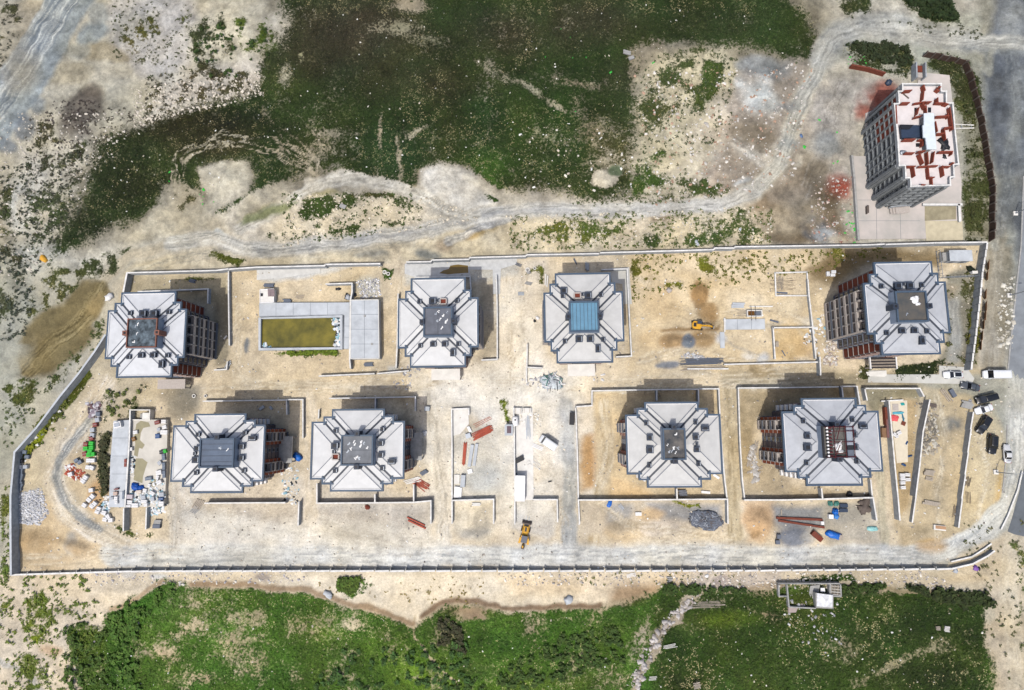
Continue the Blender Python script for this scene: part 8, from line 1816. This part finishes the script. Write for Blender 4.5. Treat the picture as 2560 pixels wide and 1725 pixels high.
for (p, rz, m_, lab, sx, sy) in [
 ((910, 372), 10, M_wrap, 'white bale near the dividing wall at the upper end of the slab', 1.2, .9), ((890, 450), 25, mat('rusty_bale', S(150, 110, 60), .8, .3, 2), 'rusty brown bale below the white one by the dividing wall', .9, 1.0), ((862, 565), 5, M_wrap, 'small white bale tight against the dividing wall', .7, .9), ((1237, 248), 0, M_wrap, 'white pallet in the upper right corner of the slab', 1.3, 1.0),
 ((1245, 312), 20, M_wrap, 'white pallet under the corner one on the slab', 1.2, 1.0), ((1160, 258), 15, M_redload, 'dark red lump near the upper right corner of the slab', 1.4, .9), ((1180, 340), 10, M_wrapg, 'grey pallet left of the white crate at the upper right', .9, .9), ((1240, 372), -2, M_wrap, 'broad white crate at the upper right of the slab', 1.9, 1.2), ((1166, 415), 5, M_bluep, 'blue-striped load under the broad white crate', 1.2, 1.2),
 ((1235, 655), 10, M_wrapd, 'dark roll below the black bag at the right edge', .9, 1.8), ((1212, 600), 10, M_dark, 'black bag at the right edge of the slab', 1.1, 1.0), ((1250, 590), 20, M_green, 'bright green scrap beside the black bag', .8, .9), ((1238, 762), 5, M_wrapd, 'second grey roll along the right edge', .8, 1.9), ((1240, 855), 5, M_wrapd, 'third grey roll along the right edge', .8, 1.9),
 ((1190, 725), 35, M_wrapg, 'tilted grey pallet left of the rolls', 1.0, 1.0), ((1180, 838), 15, M_wrap, 'white sack pile left of the third roll', 1.5, 1.2), ((1165, 895), 80, M_wrap, 'narrow white bale below the sack pile', 1.1, .7), ((1183, 950), 30, M_wrap, 'tilted white bale right of the small damp patch', 1.4, 1.0), ((1062, 905), 8, M_wrapd, 'lone slate-grey roll in the middle of the slab', 1.8, .9),
 ((1215, 1090), 5, M_wrapg, 'pale frame box near the lower right edge', 1.2, 1.1), ((1205, 1140), 5, M_bluep, 'dark blue bin near the lower right edge', 1.3, .7), ((1105, 1075), -30, M_wrap, 'white bale right of the lower rubbish', 1.3, .9), ((1020, 1045), -10, M_wrap, 'white bale below the blue tarpaulin, right', 1.0, 1.0), ((952, 1058), 5, mat('cream_wrap', S(222, 210, 196), .6, .1, 3), 'cream bale below the blue tarpaulin, left', 1.3, .8),
 ((845, 1115), 0, mat('plum_wrap', S(196, 186, 192), .6, .12, 3), 'plum-grey pallet above the lower left row on the slab', 1.6, 1.1), ((835, 1180), -3, M_wrap, 'upper white box of the lower left row', 1.8, 1.1), ((828, 1224), 0, M_wrap, 'lowest white box beside the dividing wall', 1.5, .6), ((903, 1215), 0, M_wrap, 'broad white box in the bottom row of the slab', 1.9, 1.1), ((1000, 1125), 8, M_wrapg, 'lilac-grey pallet in the lower part of the slab', 1.3, 1.1),
 ((1010, 1170), 0, M_wrap, 'white box over the bottom edge of the slab', 1.6, .8), ((1030, 1210), 5, M_wrap, 'small white box at the bottom edge of the slab', 1.0, .9), ((1110, 1140), 10, M_wrapg, 'grey-white box right of the lilac pallet', .9, 1.1), ((1210, 1195), 0, M_wrap, 'white box in the lower right corner of the slab', 1.3, 1.2), ((1070, 985), -15, M_wrap, 'small white bag above the lower rubbish', .7, .9)]:
    pallet(*P5(*p), rz, lab, m_, sx, sy, R.uniform(.5, .9), z=1.0, group='loads crowded on the storage slab')
for (p, rz, m_, lab, sx, sy) in [((685, 1135), 0, M_wrap, 'white box on the lower left slab', 1.0, 1.0), ((690, 1180), 10, M_wrap, 'small white box below the one on the left slab', .8, .8), ((680, 1078), 3, mat('peach_board', S(206, 180, 164), .8, .1, 2), 'peach-coloured square on the left slab', 1.1, .9), ((635, 1135), 10, M_wrapg, 'pale grey scrap at the left edge of the left slab', 1.0, .7), ((798, 725), 2, M_redload, 'dark brown narrow crate beside the dividing wall', .7, 2.0), ((775, 1095), 3, M_wrapd, 'slate board leaning on the left of the dividing wall', .6, 2.1), ((688, 1028), 12, M_redload, 'small red scrap on the left slab', 1.2, .4)]:
    pallet(*P5(*p), rz, lab, m_, sx, sy, .6, z=1.2, group='loads on the left slab')
for k, (x, y) in enumerate([(2257, 1188), (2270, 1187), (2258, 1197), (2271, 1199), (2258, 1207), (2259, 1219)]):
    pallet(x, y, R.uniform(-6, 6), ['top left', 'top right', 'second row left', 'second row right', 'third row', 'lowest'][k] + ' grey-white pallet of the group below the tiled strip', M_wrap, 1.25, .85, .8, group='pallets below the tiled strip')
pallet(2237, 1086, -30, 'white carton at the left end of the group on the tiled strip', M_wrap, .8, .9, .6, z=.15); pallet(2249, 1082, 25, 'white carton at the right end of the group on the tiled strip', M_wrap, 1.1, .9, .6, z=.15); pallet(2243, 1091, 10, 'lowest white carton of the group on the tiled strip', M_wrap, .8, .7, .5, z=.15)
for k, (x, y) in enumerate([(2071, 684), (2085, 679), (2083, 687)]):
    pallet(x, y, [88, 0, 0][k], ['upright left', 'upper right', 'lower right'][k] + ' one of three white blocks by the north-east block', M_white, 1.2, .75, .7, group='three white blocks')
# white stones and pallets along the west wall
for k, (x, y) in enumerate([(148, 1029), (135, 1044), (109, 1072), (104, 1084), (89, 1093), (75, 1103), (92, 1113)]):
    pallet(x, y, R.uniform(20, 60), ['first', 'second', 'third', 'fourth', 'fifth', 'sixth', 'seventh'][k] + ' pale block from the top in the weeds along the west wall', M_concw if k not in (3,) else M_wrapg, .8, .7, .5, group='pale blocks along the west wall')
for k, (x, y) in enumerate([(60, 1130), (66, 1142), (50, 1153), (47, 1168), (62, 1167)]):
    pallet(x, y, R.uniform(-15, 15), ['topmost slate', 'second slate', 'black', 'left pale', 'right pale'][k] + ' bundle inside the corner of the west wall', [M_wrapd, M_wrapd, M_dark, M_wrap, M_wrapg][k], 1.2, 1.0, .8, group='bundles in the corner of the west wall')
bundle(48, 1190, 0, 8, 1.7, .45, .7, M_wrapd, 'block_row', 'upper row of slate-grey sheets along the west wall', 'sheets', 1.05, jitter=.02)
bundle(47, 1216, 0, 5, 1.7, .4, .5, M_wrapd, 'block_row', 'lower row of slate-grey sheets along the west wall', 'sheets', 1.1, jitter=.03)

# tarpaulins -----------------------------------------------------------------
def tarp(x, y, rz, sx, sy, h_, m, label, seed, z=0.0, extra=None, name='tarpaulin', cat='tarpaulin'):
    g = G(x, y, z + h_ * .6); t = thing(name, label, cat, (g.x, g.y, z), math.radians(rz))
    put('cover', blob_mesh('cover', m, sx, sy, h_, seed, 20, 7, .16, .7), t, (0, 0, -.02)); rr = random.Random(seed)
    for k in range(4): put('fold', blob_mesh('fold', m, sx * rr.uniform(.2, .45), sy * rr.uniform(.15, .35), h_ * .35, seed + k + 1, 10, 4, .3), t, (rr.uniform(-.25, .25) * sx, rr.uniform(-.25, .25) * sy, h_ * .72), rr.uniform(0, 3))
    if extra: b = MB(); b.box(*extra[:6]); b.build('load', extra[6], t)
    return t
tarp(2086, 1338, -16, 3.6, 1.8, 1.0, M_blue, 'bright blue tarpaulin over a load beside the rusty bins', 3, extra=(1.6, -.1, 0, .9, 1.2, .8, M_wood))
tarp(2090, 1279, 88, 1.6, 1.3, 1.1, M_blue, 'upper bright blue drum cover between the mats and dark boards', 5); tarp(2092, 1291, 60, 1.4, 1.2, .9, mat('pale_blue_cover', S(70, 140, 215), .5, .2, 3), 'lower paler blue cover under the upper blue one', 6)
tarp(742, 1142, -35, 2.4, 1.8, 1.2, M_blue, 'blue tarpaulin corner beside the canopy of the south-west block', 8)
tarp(*P5(905, 998), 0, 2.0, 1.9, .8, mat('royal_blue_cover', S(14, 80, 170), .5, .2, 3), 'left lobe of the royal blue tarpaulin on the storage slab', 9, 1.0); tarp(*P5(972, 1008), 20, 1.6, 1.1, .6, mat('royal_blue_cover', S(14, 80, 170)), 'right lobe of the royal blue tarpaulin on the storage slab', 12, 1.0)
tarp(1524, 1260, 70, 1.8, 1.0, .3, M_blue, 'crumpled blue sheet below the third lower block', 10); tarp(2182, 1322, 5, 2.6, 1.2, .5, mat('aqua_sheet', S(150, 205, 205), .5, .2, 3), 'pale aqua sheet near the end of the long wall', 11)
tarp(2237, 1045, -15, 1.9, 1.7, .3, mat('coral_sheet', S(232, 96, 100), .6, .12, 2), 'coral red sheet on the tiled strip', 14, .15); tarp(2246, 1032, 0, 2.8, .7, .25, mat('aqua_hose', S(96, 180, 200), .5, .2, 3), 'aqua strip curling above the coral red sheet', 15, .15); tarp(2258, 1044, -80, 2.0, .35, .2, mat('teal_strip', S(30, 120, 150), .5, .2, 3), 'teal strip hanging right of the coral red sheet', 16, .15)
tarp(2257, 1010, 10, 1.0, .7, .2, mat('teal_scrap', S(40, 170, 170), .5, .2, 3), 'small teal scrap at the top of the tiled strip', 17, .15)
for k, (x, y, rz) in enumerate([(2267, 1107, 55), (2275, 1140, 15), (2260, 1162, -30)]): tarp(x, y, rz, 1.2, .5, .3, mat('petrol_scrap', S(20, 76, 130), .5, .2, 3), ['upper', 'middle', 'lowest'][k] + ' dark blue scrap beside the tiled strip', 20 + k)
for k, (x, y) in enumerate([(2077, 1259), (2092, 1259)]): tarp(x, y, 0, 1.3, 1.2, .5, mat('teal_bin', S(70, 130, 120), .6, .3, 2), ['left', 'right'][k] + ' faded teal bin above the blue drums', 30 + k)
tarp(1379, 955, 0, 5.6, 3.6, .6, mat('plastic_tangle', S(190, 200, 206), .5, .4, 1.8, detail=8), 'tangled heap of grey-blue plastic strips in the middle road', 40, name='plastic_heap', cat='plastic heap')
rr = random.Random(5); t = bpy.data.objects['plastic_heap']
for k in range(46):
    a = rr.uniform(0, 6.28); r_ = rr.uniform(.4, 2.6); L_ = rr.uniform(.8, 2.4); b = MB()
    b.box(r_ * math.cos(a) * 1.1, r_ * math.sin(a) * .8, .25 + rr.uniform(0, .5), L_, rr.uniform(.1, .25), .06, rr.uniform(0, 3.1)); b.build('strip', [M_white, M_wrapg, M_wrapd, mat('teal_bin', S(70, 130, 120)), M_dark][k % 5], t)
# heap of wire and steel in the court (dark tangle)
t = thing('scrap_heap', 'round dark tangle of steel scrap in the forecourt of the third lower block', 'scrap heap', tuple(G(1765, 1300, 0)))
put('core', blob_mesh('core', mat('scrap_core', S(104, 110, 122), .8, .5, 2.5, detail=8), 8.2, 4.8, .45, 50, 22, 6, .2, .1), t, (0, 0, -.05))
for k in range(150):
    a = rr.uniform(0, 6.28); q_ = rr.random() ** .5; x, y = 4.3 * q_ * math.cos(a), 2.5 * q_ * math.sin(a); b = MB(); an = rr.uniform(0, 3.14); L_ = rr.uniform(.4, 1.2)
    b.box(x, y, .12 + (1 - q_) * .42, L_, .09, .08, an); b.build('steel_bar', [M_slate, M_dark, M_wrapd, M_woodd, M_wrapg][k % 5], t)
heap_on(2164, 1262, 0, 4.6, 1.8, 1.0, M_woodd, 'scrap_heap', 'dark brown heap at the end of the wall under the south-east block', 'scrap heap', 22, 4)
for (x, y, sx, sy, m_, lab, nm, ct) in [(918, 1268, 1.4, 1.1, M_redb, 'small heap of red bricks below the second lower block', 'brick_heap', 'brick heap'),
    (2126, 1234, 1.2, 1.2, M_dark, 'black stump-like lump below the south-east block', 'scrap_heap', 'scrap heap'), (2422, 894, 1.2, 1.0, mat('red_lump', S(190, 70, 50), .8, .2, 2), 'red lump beside the east boundary wall', 'red_barrel', 'barrel'),
    (845, 768 - 46, 1.3, .8, M_dark, 'black scrap right of the sand above the pool', 'scrap_heap', 'scrap heap'), (866, 741, .9, 1.4, M_dark, 'black sheet leaning by the wall above the pool', 'scrap_heap', 'scrap heap'), (869, 742, 1.4, 1.4, M_wrapg, 'grey sacks by the wall above the pool', 'sack_pile', 'sacks'), (886, 736, 1.0, 1.2, M_dark, 'black bush-like scrap right of the bent grey wall', 'scrap_heap', 'scrap heap'),
    (1062, 1081, 1.2, 1.2, M_wrap, 'white round sack in the shade of the second lower block', 'sack_pile', 'sacks'), (1344, 794, 1.0, .8, M_white, 'white lump left of the third upper block', 'sack_pile', 'sacks'), (1337, 802, .7, .6, M_dark, 'small dark lump under the white one', 'scrap_heap', 'scrap heap'), (1673, 725, 1.6, 1.2, M_balc, 'rounded boulder in the sandy yard right of the third upper block', 'boulder', 'boulder'),
    (1422, 1500, 2.0, 2.0, M_concb, 'big white boulder on the cream bank south of the wall', 'boulder', 'boulder'), (818, 1485, 1.5, 2.0, M_concb, 'white boulder at the edge of the left green field', 'boulder', 'boulder'), (1768, 1440, .8, .9, M_white, 'white lump just below the long wall at right', 'boulder', 'boulder'),
    (1742, 606, 1.6, 1.0, M_concb, 'white rock in the scrub above the north wall', 'boulder', 'boulder'), (1850, 572, 1.2, 1.1, M_concb, 'white round rock at the right of the scrub strip', 'boulder', 'boulder'), (1320, 680, 1.1, .9, M_concd, 'concrete manhole ring lump between the central blocks', 'manhole', 'manhole'),
    (2411 + 30, 1424 - 4, 1.6, 1.0, mat('violet_scrap', S(130, 90, 170), .6, .3, 3), 'violet scrap at the right end of the south wall', 'scrap_heap', 'scrap heap'), (2390, 1426, 1.4, 1.0, M_wrapg, 'grey-white scrap left of the violet one', 'scrap_heap', 'scrap heap'), (2448, 1422, .9, .8, M_dark, 'black scrap between the violet pieces', 'scrap_heap', 'scrap heap'),
    (2222, 205, 1.5, 1.6, M_navy, 'dark navy sheet behind the tall block', 'sheet_heap', 'plastic sheeting'), (2003, 340, 1.0, 1.0, mat('blue_barrel', S(84, 116, 160), .5, .1, 2), 'round blue barrel beside the dirt track', 'barrel', 'barrel'), (2010, 366, 1.2, 1.0, M_green, 'bright green bin beside the dirt track', 'green_bin', 'bin'),
    (108, 646, 1.6, 2.4, mat('golden_leaves', S(226, 170, 60), .8, .25, 4), 'golden yellow shrub on the western waste land', 'shrub', 'shrub'), (271, 742, 2.4, 1.8, M_wrap, 'white heap of lime by the west corner of the site', 'lime_heap', 'lime heap')]:
    heap_on(x, y, 0, sx, sy, min(sx, sy) * .55, m_, nm, lab, ct, int(x), 3)
# manholes and rings
for (x, y, r_, lab) in ((486, 990, .5, 'left open manhole ring on the damp ground'), (515, 990, .42, 'right small manhole ring on the damp ground'), (1337, 671, .4, 'dark round pipe mouth between the central blocks'), (1319, 675, .6, 'wide concrete ring in the weeds between the central blocks'), (962, 681, .55, 'left white round manhole in the weeds by the north gate'), (971, 685, .5, 'right white round manhole in the weeds by the north gate')):
    t = thing('manhole_ring', lab, 'manhole', tuple(G(x, y, 0))); n_ = 16; vs = []
    for z_, rr_ in ((.0, r_), (.35, r_), (.35, r_ * .62), (.05, r_ * .62)): vs += [(rr_ * math.cos(6.283 * i / n_), rr_ * math.sin(6.283 * i / n_), z_) for i in range(n_)]
    b = MB(); b.quad_mesh(vs, [(k * n_ + i, k * n_ + (i + 1) % n_, (k + 1) * n_ + (i + 1) % n_, (k + 1) * n_ + i) for k in range(3) for i in range(n_)]); b.build('ring', M_concw, t)
    b = MB(); b.cyl(0, 0, .0, r_ * .62, .06, 14); b.build('cover', M_dark if r_ < .52 else M_concd, t)
# street lamps (arm over the road)
for (x, y, ax, lab) in ((2522, 739, 4.6, 'street lamp beside the white kerb, arm over the asphalt road'), (2488, 1180, 4.6, 'street lamp at the pale road near the lowest cars'), (2537, 534, 3.2, 'street lamp at the upper part of the asphalt road')):
    t = thing('street_lamp', lab, 'street lamp', tuple(G(x, y, 0)), 0, 'street lamps along the road')
    b = MB(); b.cyl(0, 0, 0, .16, 6.6, 10, 'z', .08); b.build('pole', M_steel, t); b = MB(); b.box(0, 0, 0, 1.1, 1.1, .35); b.build('base', M_concw, t)
    b = MB(); b.tube((0, 0, 6.5), (1.6, .2, 6.9), .05); b.build('arm', M_steel, t); b = MB(); b.loft([[(1.5, .0, 6.85), (1.5, .4, 6.85), (1.5, .35, 7.0), (1.5, .05, 7.0)], [(2.3, .1, 6.85), (2.3, .35, 6.85), (2.3, .3, 6.95), (2.3, .12, 6.95)]]); b.build('lamp_head', M_steel, t)
# rubbish floating in the pool
def rubbish(name, pts, n_, smin, smax, cols, z, label):
    xs = [p[0] for p in pts]; ys = [p[1] for p in pts]; bx = NR.uniform(min(xs), max(xs), n_ * 4); by = NR.uniform(min(ys), max(ys), n_ * 4)
    s_ = np.nonzero(polydist(bx, by, pts) > 0)[0][:n_]; q_ = np.array([tuple(G(bx[i], by[i], z)) for i in s_])
    c_ = np.array([S(*cols[NR.randint(len(cols))]) for _ in s_]).reshape(-1, 3)
    return stones(name, q_[:, 0], q_[:, 1], np.full(len(s_), z), smin + (smax - smin) * NR.rand(len(s_)) ** 2, c_, .3, .8)
RC = [(245, 245, 245), (210, 220, 226), (150, 190, 205), (230, 225, 215), (60, 66, 72), (235, 240, 245)]
rubbish('floating_litter', [(828, 797), (851, 794), (852, 866), (830, 866), (842, 850), (843, 830), (838, 812), (828, 806)], 190, .2, .85, RC, .35, ''); rubbish('floating_litter', [(652, 870), (662, 856), (670, 866), (684, 870)], 60, .2, .6, RC, .35, '')
rubbish('slab_litter', [(326, 1225), (412, 1225), (410, 1264), (318, 1266)], 170, .15, .7, RC, 1.0, ''); rubbish('slab_litter', [(326, 1140), (338, 1140), (334, 1190), (322, 1190)], 50, .15, .6, RC, 1.0, ''); rubbish('slab_litter', [(376, 1200), (412, 1200), (411, 1250), (376, 1250)], 90, .15, .6, RC, 1.0, '')
rubbish('yard_litter', [(370, 1262), (412, 1262), (410, 1280), (372, 1290)], 150, .15, .6, RC, 0, ''); rubbish('yard_litter', [(258, 1240), (275, 1240), (272, 1300), (250, 1280)], 80, .15, .7, RC, 0, ''); rubbish('yard_litter', [(160, 1160), (180, 1160), (210, 1180), (200, 1200), (170, 1190)], 90, .2, .8, [(176, 90, 70), (160, 84, 66), (236, 236, 236)], 0, '')
rubbish('yard_litter', [(216, 1005), (252, 1005), (250, 1050), (228, 1050)], 90, .2, .9, [(120, 96, 100), (150, 140, 150), (90, 80, 86), (200, 200, 206)], 0, ''); rubbish('yard_litter', [(700, 1160), (745, 1165), (750, 1260), (710, 1260)], 90, .15, .6, RC, 0, '')
rubbish('yard_litter', [(2300, 1010), (2340, 1010), (2345, 1130), (2310, 1140)], 260, .2, .8, [(176, 168, 152), (150, 142, 130), (200, 196, 184), (120, 116, 108)], 0, ''); rubbish('yard_litter', [(2000, 850), (2060, 780), (2066, 870), (2050, 890)], 60, .2, .6, RC, 0, ''); rubbish('yard_litter', [(1800, 900), (1720, 880), (1700, 892), (1790, 900)], 80, .15, .5, GRY, 0, '')
rubbish('timber_litter', [(1868, 1130), (1888, 1110), (1896, 1200), (1884, 1220)], 60, .3, 1.0, [(206, 204, 200), (176, 172, 166)], 0, '')
for cx_, cy_, n__ in ((1330, 955, 26), (1490, 945, 14), (1010, 960, 24), (1030, 930, 18), (2440, 1010, 12)): rubbish('yard_litter', [(cx_ - 26, cy_ - 12), (cx_ + 26, cy_ - 12), (cx_ + 20, cy_ + 14), (cx_ - 24, cy_ + 12)], n__, .15, .6, GRY, 0, '')
for k, (x, y) in enumerate([(1880, 1132), (1876, 1150), (1884, 1176), (1890, 1120), (1893, 1195)]):
    bundle(x, y, [60, 75, 20, 80, 68][k], [5, 4, 2, 3, 2][k], [3.0, 3.6, 4.2, 3.0, 3.4][k], .22, .12, M_wood, 'plank_stack', ['uppermost', 'second', 'third', 'thin upright', 'lowest'][k] + ' pale plank group at the west foot of the south-east block', 'planks', 1.5, jitter=.12)

for pts, n__ in (([(400, 430), (480, 520), (560, 500), (430, 400)], 8), ([(1330, 60), (1700, 60), (1600, 300), (1350, 330)], 8), ([(2120, 140), (2170, 140), (2170, 160), (2120, 160)], 10), ([(2020, 300), (2090, 300), (2110, 420), (2060, 420)], 12), ([(2120, 500), (2140, 520), (2140, 610), (2110, 600)], 14), ([(1930, 230), (1950, 230), (1950, 270), (1920, 270)], 8)):
    rubbish('green_litter', pts, n__, .18, .55, [(60, 210, 70), (70, 190, 80)], .02, '')

M_joint = mat('slab_joint', S(132, 138, 144), .9, .1, 2)
def joints(par, lines, z):
    par = bpy.data.objects[par]
    for a_, b_ in lines:
        p, q_ = G(*a_, z) - par.location, G(*b_, z) - par.location; p.z = q_.z = z + .002; b = MB(); b.beam(p, q_, .09, .012); b.build('slab_joint', M_joint, par)
joints('pool_deck', [((x, 757), (x, 788)) for x in (690, 733, 776, 819)] + [((858, y), (873, y)) for y in (815, 843)], 1.0)
joints('pump_house', [((877, y), (947, y)) for y in (786, 823, 860)] + [((911, 751), (911, 896))], 2.6)
joints('foundation_slab', [((1843, 798), (1844, 824)), ((1878, 798), (1879, 823))], .35)
joints('storage_slab', [((280, y), (320, y)) for y in (1095, 1140, 1185, 1228)], 1.2)
joints('podium_slab', [((2140, y), (2300, y)) for y in (500, 552)] + [((2190, 470), (2192, 597)), ((2250, 520), (2252, 597))], .25)
